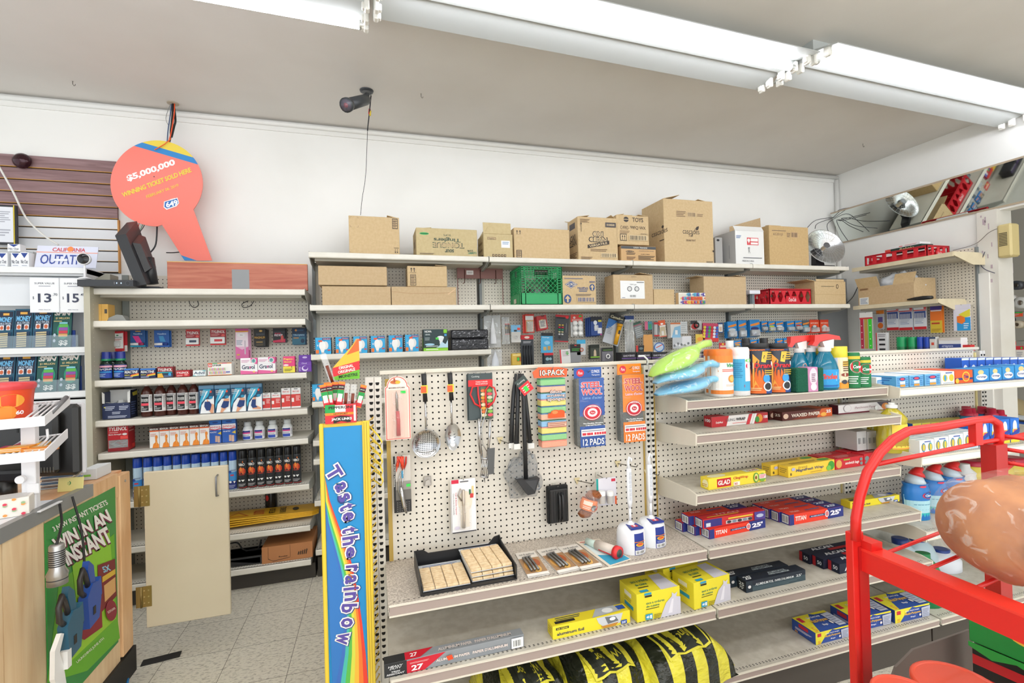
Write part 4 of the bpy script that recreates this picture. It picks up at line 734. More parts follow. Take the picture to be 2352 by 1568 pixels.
# dish heater
hp=WY(1882,568,3.50); t=thing('dish_heater','silver dish heater with wire guard on a black stand, top shelf by the corner','heater',(WY(1888,600,3.56).x,3.56,zt1+.001),rz=rad(-14))
hz=hp.z-zt1+.012; R_=.185
mb=MB(); mb.prism([(-.07,0),(.13,0),(.10,.03),(.0,.035),(-.03,hz*.9),(-.08,hz*.95),(-.085,.05)],'Y',-.035,.035,C('#232228',.35)); obj('stand',mb,t)
mb=MB(); mb.M=Matrix.Translation((0,-.05,hz+.0))@Matrix.Rotation(rad(-20),4,'X')@Matrix.Rotation(rad(0),4,'Z')
chrome=C('#c9c9c8',.22,.95)
mb.lathe([(.02,.07),(.05,.062),(R_*.75,.03),(R_,-.005),(R_+.004,-.005),(R_*.78,.026),(.05,.056),(.02,.064)],(0,0,0),chrome,36,'Y',cap=False); obj('dish',mb,t)
q=MB(); q.M=mb.M; q.lathe([(.018,-.02),(.018,.05)],(0,0,0),C('#d9c3a0',.5),14,'Y'); q.lathe([(.03,-.028),(.03,-.02)],(0,0,0),C('#8e8e90',.25,.9),20,'Y'); obj('heating_core',q,t)
q=MB(); q.M=mb.M
for k in range(28):
    a=2*math.pi*k/28; q.tube([(.03*math.cos(a),-.026,.03*math.sin(a)),(R_*.6*math.cos(a),-.022,R_*.6*math.sin(a)),(R_*math.cos(a),-.004,R_*math.sin(a))],.0009,C('#bdbdbd',.3,.9),4,False)
for rr in (R_*.45,R_*.75,R_): q.tube([(rr*math.cos(a*math.pi/12),-.02 if rr<R_ else -.004,rr*math.sin(a*math.pi/12)) for a in range(25)],.0011,C('#bdbdbd',.3,.9),4,False)
obj('wire_guard',q,t)
# ----- third shelf, first bay -----
z3_=z3-.002
BULB=[('r',0,0,1,1,'#35a7dc'),('r',0,0,.1,1,K),('l',.02,.2,.08,.9,'#a8a8a8',6),('r',.5,.85,.98,.97,'#5c3a6a'),('t','Globe',.75,.91,.4,.07,'#e5b9c4',1),('e',.68,.52,.17,.25,'#e3e2e0'),('e',.5,.52,.19,.27,'#f2f1ee'),('p',[(.36,.35),(.66,.35),(.58,.12),(.44,.12)],'#efeeea'),('r',.44,.04,.6,.12,'#bdbdbd'),('r',.12,.04,.3,.26,'#e8792e'),('r',.8,.2,.96,.27,'#d64a3c'),('r',.2,.5,.27,.54,W),('r',.22,.46,.25,.58,W)]
for i,(a,b) in enumerate(((720,760),(767,801),(808,843),(848,884),(889,924),(927,961))):
    f=BULB+[('r',.28+.05*(i%3),.74+.04*(i%2),.5+.05*(i%3),.84+.04*(i%2),'#e8562c')]
    item('light_bulb_box',ordn(i,6,'blue light bulb box','of six on the third shelf'),'light bulb box',a,b,775-i*1.3,z3_,3.41,.08,'#35a7dc',f,r=[('r',0,0,1,1,K),('l',.2,.1,.8,.9,'#8a8a8a',6)],l=[('r',0,0,1,1,K)],t=[('r',0,0,1,1,'#2b8fc8')],group='blue light bulb boxes')
item('led_bulb_box','dark green LED bulb box with lime bottom strip','light bulb box',972,1028,756,z3_,3.41,.08,'#243b3d',[('r',0,.0,1,.14,'#8fd035'),('l',.1,.03,.6,.11,'#e9f2d8',1),('t','NOMA',.2,.9,.28,.1,'#eef0ee',1),('t','LED/DEL',.18,.76,.2,.06,'#cfd8d8'),('l',.06,.48,.26,.64,'#9aa8a8',2),('r',.83,.82,.97,.99,'#84cc30'),('r',.86,.68,.95,.78,'#4a9ad0'),('e',.7,.62,.14,.07,'#e8eef0'),('p',[(.58,.6),(.84,.6),(.78,.44),(.78,.3),(.66,.3),(.66,.44)],'#e2e8ea'),('r',.5,.52,.62,.62,'#4fd04a'),('p',[(.5,.14),(1,.14),(1,.5),(.9,.3),(.75,.42),(.62,.2)],'#bcdcea'),('e',.25,.3,.2,.05,'#a8d4ea'),('l',.1,.18,.6,.26,'#cfd8d8',1)],l=[('r',0,0,1,1,'#1c2c2e'),('r',.1,.0,.9,.6,'#6fae35')])
for i,(z0_,a,b,tp) in enumerate(((0,1036,1122,777),(1,1036,1122,756))):
    zz=z3_+.0005 if i==0 else zb_
    xq,wq=xs(a,b,780,3.42); hh=WY(1080,777,3.42).z-z3_ if i==0 else WY(1080,756,3.42).z-zb_
    mb=MB(); rn=random.Random(i)
    mb.box(-wq/2,wq/2,0,.2,0,hh-.002,C('#26262a',.25,bump=.6,scale=60),.008)
    for k in range(26): u=rn.uniform(-wq*.48,wq*.44); v=rn.uniform(.006,hh-.01); L_=rn.uniform(.006,.022); mb.add([(u,-.0006,v),(u+L_,-.0006,v+rn.uniform(.003,.012)),(u+L_*1.2,-.0006,v+rn.uniform(.0,.006))],[(0,1,2)],C('#8b8b90',.25))
    solo('garbage_bag_pack',mb,('lower' if i==0 else 'upper')+' pack of shiny black folded bags on the third shelf','bag pack',(xq,3.42,zz)); zb_=zz+hh+.001
zz=WY(722,922,3.38).z-.002
item('light_bulb_box','single blue light bulb box on a lower shelf behind the yellow stand','light bulb box',714,744,883,zz,3.40,.08,'#35a7dc',BULB,l=[('r',0,0,1,1,K)])
# ================= BACK WALL: goods on pegboard hooks =================
YH=3.58
def balls(t,w,h):
    for i in range(2):
        for j in range(3):
            mb=MB(); r=w*.21; c=(-w*.22+i*w*.42,-r*.7,h*.14+j*h*.235); mb.lathe([(.0005,-r)]+[(r*math.cos(rad(a)),r*math.sin(rad(a))) for a in range(-75,90,25)]+[(.0005,r)],c,C('#f1f1ee',.25),12,cap=False); obj('ball',mb,t)
def torch(t,w,h):
    mb=MB(); mb.tube([(w*.24,-.022,h*.03),(w*.2,-.024,h*.62)],[.017,.021],C('#e6a520',.3),12); mb.tube([(w*.2,-.024,h*.62),(w*.19,-.026,h*.72)],[.022,.027],C('#d9981a',.3),12); obj('flashlight_body',mb,t)
    mb=MB(); mb.tube([(w*.19,-.026,h*.72),(w*.18,-.027,h*.84)],[.027,.029],C('#4b5158',.3),12); obj('lens_ring',mb,t)
    mb=MB(); mb.box(w*.15,w*.26,-.05,-.04,h*.38,h*.5,C('#2a2a2c',.4),.003); obj('switch',mb,t)
def bars(n,c,x0=.1,x1=.9,z0=.05,z1=.7,r=.004,dep=.008):
    def fn(t,w,h):
        for i in range(n):
            mb=MB(); x=(-.5+x0+(x1-x0)*(i+.5)/n)*w; mb.tube([(x,-dep,z0*h),(x,-dep,z1*h)],r,C(c,.3),8); obj('item',mb,t)
    return fn
def ringx(c,r=.02,rr=.006,z=.4,dep=.008):
    def fn(t,w,h):
        mb=MB(); mb.tube([(r*math.cos(a*math.pi/8),-dep,z*h+r*math.sin(a*math.pi/8)) for a in range(17)],rr,C(c,.3),7,False); obj('ring',mb,t)
    return fn
CF=clearfilm('#eef1f2',.3,.15)
H_='red '
GN='clear bags hanging on pegs'
hang('cone_bag','clear bag of white foam shapes hanging above the black bag packs','bag',1112,1150,724,798,YH,'#fff',(),mat=CF,extra=lambda t,w,h:[(lambda mb:(mb.lathe([(.028,0),(.02,.1),(.004,.2)],(.0,-.018,.03),C('#e9eaec',.5),12,sy=.5),obj('foam_cone',mb,t)))(MB())],group=GN)
hang('cone_bag','clear bag with a white cone hanging low just above the gondola rail','bag',1119,1153,802,842,YH,'#fff',(),mat=CF,extra=lambda t,w,h:[(lambda mb:(mb.lathe([(.034,0),(.026,.07),(.004,.13)],(.0,-.018,-.01),C('#dfe3ea',.4),12,sy=.5),obj('foam_cone',mb,t)))(MB())],group=GN)
hang('zip_tie_pack','slim pack of white ties with red and black label beside the clear bags','cable ties',1153,1170,728,790,YH,'#dfe2e2',[('r',.35,.4,1,.72,'#2a2622'),('r',.35,.72,1,.76,'#c9282e'),('t','12',.7,.6,.4,.08,'#d9b04a'),('r',.35,.36,1,.38,'#d6343a')],mat=CF,extra=bars(4,'#f0f0ee',.1,.9,.02,.95,.0022,.003))
hang('key_ring_card','small pale blue header card of clear key rings','card pack',1174,1196,746,786,YH,'#79b6dd',[('r',0,0,1,.6,'#cfccc6'),('r',.3,.62,.6,.72,'#333'),('r',.65,.7,.95,.84,'#e84a3c')],extra=ringx('#d8d8da',.012,.002,.3))
hang('padlock_card','red edged card with a brass lock in clear plastic, upper row','card pack',1206,1227,721,764,YH,'#d23a2a',[('r',.05,.68,.92,.9,'#e9e7e4'),('r',.1,.05,.9,.66,'#c8b284'),('r',.2,.1,.8,.5,'#b9a06a'),('l',.3,.15,.7,.45,'#8a7448',4)],n=2,dx=-.016,extra=blister(-.35,.35,.05,.6,.02))
hang('tape_measure_card','red card with a small yellow framed measure, tilted','card pack',1236,1259,724,757,YH,'#bf2c2c',[('r',.5,.9,.8,1,'#7a1f1f'),('e',.5,.42,.36,.32,'#d8c24a'),('r',.3,.22,.72,.62,'#2a2826'),('r',.4,.34,.62,.52,'#6d5a3a')],n=3,dx=-.006,rot=-8,group='red card packs',extra=blister(-.35,.35,.1,.7,.015))
def fuses(t,w,h):
    for j in range(5):
        for i in range(2):
            mb=MB(); x=-w*.2+i*w*.22; z=h*(.62-.085*j); mb.tube([(x-w*.07,-.006,z),(x+w*.07,-.006,z)],.006,C(('#e0c45a','#d8384a','#2f9a70','#d9cfa0','#e0e0e0')[j],.3),8); obj('fuse',mb,t)
    mb=MB(); mb.tube([(w*.28,-.006,h*.35),(w*.28,-.006,h*.7)],.004,C('#8a8a90',.3),6); obj('tester',mb,t)
hang('fuse_pack','black pack of coloured fuses with a red rim, upper row','card pack',1273,1304,723,785,YH,'#3b3c40',[('r',0,.92,1,1,'#c9272e'),('r',.08,.86,.7,.91,'#1a1a1c'),('e',.85,.92,.12,.05,'#ef2b30'),('r',.0,0,1,.04,'#b9252c'),('e',.35,.16,.1,.05,'#1f1f22')],rot=4,extra=fuses)
hang('ball_pack','clear pack of white balls under a red header','ball pack',1311,1339,722,773,YH,'#cfd0cf',[('r',0,.66,1,1,'#e0483c'),('e',.3,.86,.1,.05,'#f1d6d0'),('r',.68,.88,.9,.96,'#3fc04a'),('l',.1,.7,.9,.8,'#f3c4bc',2)],extra=balls)
hang('night_light_card','blue and black card with a small white light, front of a row','card pack',1357,1383,727,770,YH,'#20448c',[('r',0,.75,1,1,'#1c1e2c'),('e',.4,.68,.16,.12,'#e7ebf2'),('r',.65,.72,.95,.82,'#e0cf3a'),('r',.3,.25,.55,.55,'#dfe3ea'),('r',.58,.1,.95,.4,'#e8e8ee'),('r',.8,.02,.95,.08,'#e0508a')],n=4,dx=-.011,extra=blister(-.25,.1,.3,.55,.02))
hang('flashlight_pack','tilted blister pack with a yellow flashlight','flashlight',1382,1419,720,790,YH,'#b9bec4',[('r',0,.8,1,1,'#2c2a24'),('t','Camelion',.5,.9,.8,.09,'#e3d9b0',1,.3),('p',[(0,.8),(.6,.8),(.2,.5),(0,.45)],'#2f6fb4'),('l',.1,.3,.4,.55,'#8a8f98',5)],rot=18,extra=torch)
hang('shelf_card','yellow tan card with a green dot beside the black cable pack','card pack',1176,1198,811,838,YH,'#d9b54a',[('r',.1,.8,.9,.9,'#f0dc9a'),('r',.5,.3,.95,.7,'#a8642c'),('e',.65,.5,.12,.16,'#38c04a')],n=2,dx=-.005)
hang('cable_pack','tall black pack of dark cables under a red header, lower row','card pack',1196,1226,769,838,YH,'#34373c',[('r',0,.85,1,1,'#c02028'),('e',.5,.92,.2,.04,'#e6d2c8'),('l',.2,.72,.8,.8,'#b9b9bd',2)],extra=bars(4,'#17181c',.1,.9,.0,.65,.0045,.008))
hang('connector_card','light blue card of small brass connectors with a black header','card pack',1242,1269,764,810,YH,'#4aa6d4',[('r',0,.84,1,1,'#1e2226'),('t','Fittings',.4,.76,.6,.06,'#e8f2f8'),('r',.2,.12,.45,.3,'#c9a868'),('r',.55,.14,.8,.34,'#b9975a'),('e',.5,.5,.25,.1,'#8fc9e8')],rot=2)
hang('socket_card','red and black card peeking over the gondola rail, under the light blue one','card pack',1250,1271,810,838,YH,'#26323a',[('r',0,.8,1,1,'#c9272e'),('e',.35,.5,.2,.14,'#8fb0b8'),('e',.68,.5,.14,.12,'#8fb0b8'),('l',.1,.1,.9,.3,'#5a6a72',2)],n=2,dx=-.012)
hang('folder_card','white card in a red folder standing at the lower row','card pack',1287,1311,802,834,YH,'#e4e2e0',[('r',0,0,.12,1,'#d8303a'),('e',.7,.72,.14,.14,'#3cc04a'),('l',.25,.5,.9,.9,'#c0a8b4',4)],rot=-3)
hang('hardware_bag','black topped bag of grey hardware with green lettering','card pack',1310,1334,790,832,YH,'#8e8f92',[('r',0,.55,1,1,'#1d211c'),('l',.15,.62,.9,.78,'#4fa044',2),('r',.4,.9,.6,.96,'#d83a3a')],n=2,dx=-.01)
hang('orange_cable_card','light blue header card with an orange cable loop','card pack',1325,1345,780,815,YH,'#c8cbcc',[('r',0,.74,1,1,'#3fa6d0')],extra=ringx('#c9582c',.014,.003,.35))
hang('drawer_knob_card','black and green card with a brass bullet shape','card pack',1356,1377,791,824,YH,'#3a3f36',[('r',0,.75,1,1,'#1c231a'),('p',[(.35,.2),(.65,.2),(.62,.55),(.5,.68),(.38,.55)],'#cdb89a'),('r',.0,.1,1,.16,'#8fd02c')],n=2,dx=-.01)
hang('wall_hook_card','grey card with a white curved hook, right of the brass one','card pack',1383,1408,798,829,YH,'#77757c',[('r',0,.72,1,1,'#232a20'),('l',.1,.78,.9,.86,'#7fae5a',1)],n=2,dx=-.006,extra=ringx('#f0f0ee',.016,.005,.35))
hang('cable_tie_pack','long clear tube of white ties with navy header beside the bay post','cable ties',1435,1457,725,811,YH,'#d8dade',[('r',0,.9,1,1,'#24407c'),('r',.05,.84,.95,.9,'#e6e6ea'),('r',.5,.85,.75,.88,'#38c04a')],mat=CF,extra=bars(5,'#eeeeec',.1,.9,.0,.88,.0028,.006))
hang('foil_bag','grey crumpled foil bag with green and red stripes','bag',1461,1480,738,775,YH,'#84888a',[('r',0,.85,1,1,'#3a5a4a'),('r',0,.78,1,.82,'#b0304a'),('l',.1,.1,.9,.7,'#b9bdbd',5)],rot=-15)
hang('leather_patch_bag','tan brown leather shape in a bag','bag',1478,1499,768,807,YH,'#d99a52',[('p',[(0,0),(1,0),(.9,.5),(1,1),(0,1),(.1,.5)],'#dd9f58')])
hang('nail_care_card','small pink and green card behind the foil bag','card pack',1481,1498,738,757,YH,'#4a8fa0',[('r',0,0,.4,1,'#d86a8a'),('r',.5,.1,.9,.7,'#3a9a6a')])
hang('lighter_pack','grey and red pack left of the white orange card','card pack',1502,1515,740,772,YH,'#a8a6a6',[('r',0,0,1,.1,'#c9302c'),('r',.3,.1,.45,1,'#e0e0e0'),('r',.7,.1,.8,1,'#6a6a6a'),('r',0,.85,1,1,'#c83030')],n=2,dx=-.008)
hang('lighter_card','white and orange card with a white lighter','card pack',1515,1531,735,773,YH,'#e9e2dc',[('r',0,.7,1,1,'#ef6a3a'),('e',.5,.78,.2,.05,'#fff'),('r',.1,.05,.9,.6,'#cdbd9c'),('r',.3,.1,.65,.35,'#eeeae4'),('r',0,0,1,.04,'#e8502c')],rot=-6)
hang('eraser_card','pale blue card with a white block','card pack',1540,1563,741,775,YH,'#e3e0dc',[('p',[(.1,.0),(1,0),(1,.8),(.4,.7)],'#8fc0e0'),('r',.45,.2,.7,.5,'#f4f4f4'),('r',0,.9,1,1,'#d87a4a')],n=3,dx=-.006)
hang('foam_sheet_bag','small clear bag with grey white sheet','bag',1563,1579,738,766,YH,'#d6d8d8',[('l',.1,.1,.9,.9,'#b9bdbd',5)])
hang('headphone_pack','black headphones on a clear header, upper row','headphones',1586,1612,736,757,YH,'#9c9c9c',[('r',0,.6,.6,1,'#3a3a3c'),('e',.35,.35,.3,.32,'#b83a3a')],mat=CF,extra=lambda t,w,h:[ringx('#1c1e1e',.022,.006,.5)(t,w,h)])
hang('candy_bag','shiny bag printed in red yellow and blue letters','bag',1613,1648,742,784,YH,'#c43a5c',[('r',0,.3,1,1,'#d0486a')]+[('e',.1+.16*(k%6),.25+.17*(k//6),.09,.08,('#e8d23a','#3a6ac8','#e2e2ea','#d83a3a','#4aa85a','#8a3aa0')[(k*5)%6]) for k in range(24)]+[('r',.1,.0,1,.2,'#d43c34')],n=2,dx=.004,rot=3)
hang('photo_frame_card','small navy and white framed card','card pack',1649,1661,741,764,YH,'#24457c',[('r',.12,.1,.88,.85,'#eeeeea'),('r',.25,.2,.75,.6,'#d9b9a0')])
hang('tape_roll_pack','round blue and white tape roll, lower row','tape',1502,1526,786,808,YH,'#7fa0c4',[('e',.5,.5,.5,.5,'#3a6ab0'),('e',.5,.5,.4,.4,'#c4d4e4'),('p',[(.2,.4),(.8,.7),(.8,.8),(.2,.5)],'#d8503c')],mat=CF)
hang('sunglasses_card','small black and red card left of the leather bag','card pack',1461,1484,793,807,YH,'#2c2e30',[('r',0,.0,.2,1,'#cf3a34'),('e',.5,.5,.2,.2,'#6a7a7c')])
hang('key_blank_bag','clear bag of silver keys hanging above the light green dustpan','bag',1545,1588,772,800,YH,'#c4c6c8',[('r',.5,.3,1,1,'#e2e2e4')]+[('e',.1+.09*k,.25+.08*(k%3),.06,.1,('#7c7e80','#e9e9ea')[k%2]) for k in range(9)])
hang('noisemaker_card','yellow card hanging behind the light green dustpan handle','card pack',1598,1618,767,790,YH,'#e0c04a',[('e',.5,.5,.35,.2,'#e89a3c')])
hang('candle_pack','small red card pack, lower row left of the toy cars','card pack',1652,1673,787,802,YH,'#cc3036',[('r',.1,.3,.9,.6,'#e9c0a8'),('r',.3,.7,.5,.9,'#e8d23a')])
# toy car cards
def toyc(base,top,car,logo='#e88a2c',kind='h'):
    if kind=='m': return [('r',0,.85,1,1,'#d83a1c'),('r',0,.0,1,.18,'#c23020'),('t','MATCHBOX',.5,.74,.8,.09,'#f0e6d8'),('e',.5,.4,.36,.14,car),('e',.3,.28,.1,.07,'#1a1a1a'),('e',.7,.28,.1,.07,'#1a1a1a'),('e',.5,.5,.2,.09,'#cfd6dc')]
    return [('r',0,.0,1,.4,'#5a6a78'),('p',[(.05,.72),(.95,.86),(1,.74),(.6,.66),(.1,.62)],logo),('e',.5,.48,.4,.1,car),('e',.5,.18,.38,.08,car),('e',.5,.24,.2,.06,'#b9c9d4'),('e',.25,.14,.08,.06,'#151515'),('e',.75,.14,.08,.06,'#151515')]
cars=[(1671,1692,738,775,'h','#c9cdd0','blue toy car card with a person pictured on it, left end of the toy row'),(1696,1714,735,775,'h','#8a8d90','blue toy car card with grey car, second in the upper toy row'),(1722,1745,734,773,'h','#1f2c70','blue toy car card with dark blue car'),(1749,1762,737,760,'h','#56606c','narrow toy car card seen edge on beside the dark blue car'),(1765,1780,737,761,'h','#b9c832','blue toy car card with lime car'),(1782,1799,737,760,'h','#dfe3e8','blue toy car card with white car'),(1807,1824,737,760,'h','#4a8fc0','blue toy car card with pale blue car'),(1826,1842,736,758,'h','#b03a34','blue toy car card with dark red car'),(1843,1859,735,763,'k','#7ab0c8','grey and red toy car card beside the orange ones'),(1860,1881,734,764,'m','#4a4f58','orange toy truck card, left one'),(1884,1903,734,763,'m','#d9d4c8','orange toy truck card hanging at the far right peg')]
for i,(a,b,c_,d__,k,cc,lb_) in enumerate(cars):
    hang('toy_car_card',lb_,'toy car',a,b,c_,d__,YH,{'h':'#2387cf','m':'#e8502a','k':'#56606a'}[k],toyc('','',cc,kind='m' if k=='m' else 'h'),n=3,dx=-.006,group='carded toy cars',extra=blister(-.4,.4,.06,.42,.022))
for i,(a,b,c_,d__,cc) in enumerate(((1686,1702,782,800,'#e0a03a'),(1704,1716,780,800,'#3a6ac0'),(1724,1738,780,800,'#c0c8d0'),(1742,1755,778,800,'#5a6a3a'),(1784,1798,777,800,'#c03a3a'),(1800,1814,776,798,'#d0d0d0'),(1822,1834,775,797,'#3a4a90'))):
    hang('toy_car_card',ordn(i,7,'blue toy car card, lower toy row')+' of the seven','toy car',a,b,c_,d__,YH,'#2387cf',toyc('','',cc),n=2,dx=-.005,group='carded toy cars, lower row')
# hidden shelf with black boxes, just above the gondola rail
zk=WY(1560,833,3.5).z
wshelf(BAY[2],XU[3]-.6+.003,XU[4]-.003,zk,3.44,YP-.005) if False else wshelf(BAY[2],XU[3]+.003,XU[4]-.003,zk,3.44,YP-.005)
for i in range(6):
    a=1428+i*34.5; b=a+33
    item('black_box',ordn(i,6,'black box with purple stripe','of the row above the rail'),'box',a,b,809-i*.3,zk,3.47,.1,'#232226',[('r',.0,.52,1,.56,'#8a5fc0'),('t','GAALW BRAND',.5,.74,.8,.16,'#c9c4cc'),('l',.05,.05,.95,.48,'#55525a',4)],group='black boxes in a row')
# corner: grey sheet leaning between the wall bays and the right wall
mb=MB(); mb.box(4.37,4.80,3.72,3.735,1.0,2.12,C('#8d8f8f',.5)); solo('grey_sheet','grey sheet panel standing in the corner behind the shelves','panel',mb) if False else None
mb=MB(); mb.box(0,.40,0,.012,0,1.10,C('#8f9192',.45,noise=.1,scale=2,h2='#808385'),.002); solo('grey_sheet',mb,'grey sheet panel standing in the corner between the two shelf runs','panel',(4.385,3.74,1.02))
# ================= RIGHT WALL =================
# mirror strip, leaning forward at the top
mz0=2.512; mzt=WX(2100,433,4.675).z; XT=4.675
t=thing('mirror','long tilted mirror strip mounted high on the right wall','mirror',(XR,3.0,mz0))
M_mir=C('#dfe5e0',.03,1); dz=mzt-mz0; dx_=XT-XR
def mq(u0,u1,off,th,y0,y1,m):  # slab along the tilted plane
    n=Vector((-dz,0,dx_)).normalized(); A=lambda u,o:Vector((u*dx_,0,u*dz))+n*o-Vector((.004,0,0)); P=[]
    for o_ in (off,off+th): P+= [A(u0,o_)+Vector((0,y0,0)),A(u1,o_)+Vector((0,y0,0)),A(u1,o_)+Vector((0,y1,0)),A(u0,o_)+Vector((0,y1,0))]
    q=MB(); q.hexa(P,m); return q
obj('glass',mq(0.02,.98,0,.004,-1.9,.80,M_mir),t)
for u0,u1 in ((-.01,.03),(.97,1.01)): obj('frame_rail',mq(u0,u1,-.003,.011,-1.9,.80,C('#b9a893',.5)),t)
for y in (-.6,.3): mb=MB(); mb.box(dx_+.006,-.001,y,y+.02,dz-.012,dz-.004,M_gray); obj('support_arm',mb,t)
# right wall shelving, shelves run along Y
YR0,YR1=2.625,3.40; XF=4.42; XP=4.76
RU=thing('wall_shelving','pegboard shelving bay on the right wall with open carton and school supplies','shelving')
rotR=lambda p:(XP+(p[1]),p[0]*-1+0,p[2])
mb=MB(); peg(mb,-YR1,-YR0,1.0,2.22,0,M_peg,rot=lambda p:(XP+p[1],-p[0],p[2]),r=.004); obj('pegboard',mb,RU)
mb=MB(); mb.box(XP-.005,XP+.03,YR0-.012,YR0,0,2.22,M_upr); obj('upright',mb,RU)
def rshelf(z,y0,y1,xf,lip=.036,board='#e0d3b4'):
    mb=MB(); m=C(board,.5,noise=.2,scale=8,h2='#cfc2a4'); mb.box(xf+.006,XP-.003,y0,y1,z-.014,z-.002,m); mb.box(xf,xf+.012,y0,y1,z-lip,z-.001,m); mb.box(xf+.07,XP-.01,y0+.02,y1-.02,z-.05,z-.014,M_rib); s=obj('shelf',mb,RU)
    b=MB(); b.prism([(xf+.005,z),(xf+.005,z-.03),(XP-.12,z-.10),(XP+.04,z-.10),(XP+.04,z-.03),(XP-.05,z)],'Y',y0-.006,y0,m); obj('bracket',b,s); return s
zr1=WX(2100,592,XF).z; zr2=WX(2060,694,XF).z; 
rshelf(zr1,2.58,YR1,XF); rshelf(zr2,2.70,YR1,XF)
mb=MB(); mb.box(4.35,4.42,3.39,3.395,1.0,1.01,M_rib)
# red crate on its top shelf
p0=WX(1970,600,XF+.06); p1=WX(2128,575,XF+.06)
t=soda_crate('bottle_crate','red plastic bottle crate on the upper right wall shelf',(XF+.17),2.78,zr1+.001,.27,.52,.095,0,cut='sq')
def rbox(name,label,cat,y0,y1,z,h,x0,d,col,f=(),group=None,mat=None,sd=()):
    """box whose printed face looks to -X"""
    mb=carton(y1-y0,d,h,col,f,(),sd,(),.0015,mat); return solo(name,mb,label,cat,(x0,(y0+y1)/2,z),rad(-90),group)
rbox('rolling_tobacco_box','dark green box with gold script lying on the red crate','box',2.86,3.16,zr1+.097,.03,XF+.10,.14,'#1c3a33',[('t','Rahalo',.6,.5,.4,.6,'#cdbb8a',1,.2),('r',0,0,.16,1,'#d8483a')])
rbox('white_box','white flat box with red print on top of the dark green one','box',2.88,3.12,zr1+.128,.022,XF+.11,.13,'#e9e6e6',[('r',.3,.3,.42,.6,'#d83a3a'),('l',.5,.2,.9,.8,'#c88a8a',2)])
# big open carton with bag
y0,y1=2.88,3.36; hB=.20
t=thing('carton','large open tan carton with a white plastic bag inside, right wall shelf','cardboard box',(XF+.02,(y0+y1)/2,zr2+.001),rz=rad(-90))
wB=y1-y0; mb=MB()
for a in ((-wB/2,wB/2,0,.004),(-wB/2,wB/2,.26,.264)): mb.box(a[0],a[1],a[2],a[3],0,hB*.8 if a[2]==0 else hB,M_kb2)
for a in (-wB/2,wB/2-.004): mb.box(a,a+.004,.004,.26,0,hB,M_kb2)
mb.box(-wB/2,wB/2,.004,.26,0,.004,M_kb2)
D(mb,lambda u,v,k:(-wB/2+u*wB,-k,v*hB*.8)).do([('r',.02,.02,.2,.45,'#e8e8e2'),('l',.04,.06,.18,.4,'#6a86b0',5),('r',.03,.86,.2,.98,'#a8835c'),('l',.04,.88,.19,.96,'#4a3728',2)])
obj('carton',mb,t)
for (x_,wd,ang) in ((wB/2-.17,.17,70),(-wB/2,.2,115)):
    q=MB(); ca,sa=math.cos(rad(ang)),math.sin(rad(ang)); L_=.10; P=[Vector((x_,.0,hB*.8)),Vector((x_+wd,.0,hB*.8)),Vector((x_+wd,ca*L_,hB*.8+sa*L_)),Vector((x_,ca*L_,hB*.8+sa*L_))]; q.hexa(P+[p+Vector((0,.004,0)) for p in P],M_kb); obj('flap',q,t)
def blob(name,label,cat,loc,sx,sy,sz,m,seed=1,amp=.18,rz=0,tagit=True,parent=None,nu=28,nv=18,fr=3,bottom=True):
    rn=random.Random(seed); ph=[(rn.uniform(1,fr),rn.uniform(1,fr),rn.uniform(0,6),rn.uniform(.3,1)) for _ in range(7)]
    def fn(u,v):
        a=u*2*math.pi; b=(v-.5)*math.pi; k=1+amp*sum(w_*math.sin(f1*3*a+p+f2*4*b) if False else w_*math.sin(round(f1)*a+p)*math.cos(round(f2)*2*b+p) for f1,f2,p,w_ in ph)/3
        z=math.sin(b)*k; z=max(z,-.75) if bottom else z
        return (math.cos(a)*math.cos(b)*sx*k,math.sin(a)*math.cos(b)*sy*k,(z+ (.75 if bottom else 0))*sz)
    mb=MB(); mb.grid(fn,nu,nv,m)
    return solo(name,mb,label,cat,loc,rz) if tagit else obj(name,mb,parent,loc)
blob('plastic_bag','white plastic shopping bag crumpled inside the large open carton','bag',(XF+.14,3.08,zr2+.05),.10,.17,.12,C('#e4e9f0',.25,bump=.7,scale=14),3,.35,fr=5)
mb=MB(); rn=random.Random(2)
mb.tube([(0,0,.004),(-.004,-.06,.005),(.002,-.12,.006),(0,-.19,.004)],[.006,.014,.018,.013],C('#1b1b1d',.3,bump=.5,scale=40),8); solo('black_tape_wrap',mb,'black plastic wrap bundled along the right wall shelf edge','plastic wrap',(XF+.015,2.93,zr2+.012))
# hanging school goods on the right wall
def rhang(name,label,cat,pl,pr,pt,pb,f,col,n=1,X=4.62,group=None,extra=None,mat=None,rot=0):
    a=WX(pl,(pt+pb)/2,X); b=WX(pr,(pt+pb)/2,X); zt_=WX((pl+pr)/2,pt,X).z; zb=WX((pl+pr)/2,pb,X).z; w=abs(a.y-b.y); h=zt_-zb
    t=thing(name,label,cat,(X,(a.y+b.y)/2,zb),rad(-90),group)
    for k in range(n):
        mb=MB(); mb.box(-w/2+.006*k,w/2+.006*k,.012*k,.012*k+.004,0,h,mat or C(col,.5)); 
        if k==0: boxfaces(mb,-w/2,w/2,0,.004,0,h)['f'].do(f)
        obj('card',mb,t)
    if extra: extra(t,w,h)
    hookpart(t,XP-X-.002,h-.01); return t
rhang('ruler_set','pack of red, gold and green rulers hanging on the right wall','rulers',1975,2005,717,802,[('r',0,.85,1,1,'#ecebe8'),('r',.0,.82,1,.86,'#d23a3a'),('r',.06,.02,.3,.82,'#c22a4c'),('r',.36,.02,.62,.82,'#c0a04a'),('r',.68,.02,.94,.82,'#3ad838')]+[('e',.81,.1+.18*k,.05,.014,'#d8f0d4') for k in range(4)]+[('e',.18,.1+.18*k,.05,.014,'#f0c8d4') for k in range(4)],'#c8c4bc',X=4.45)
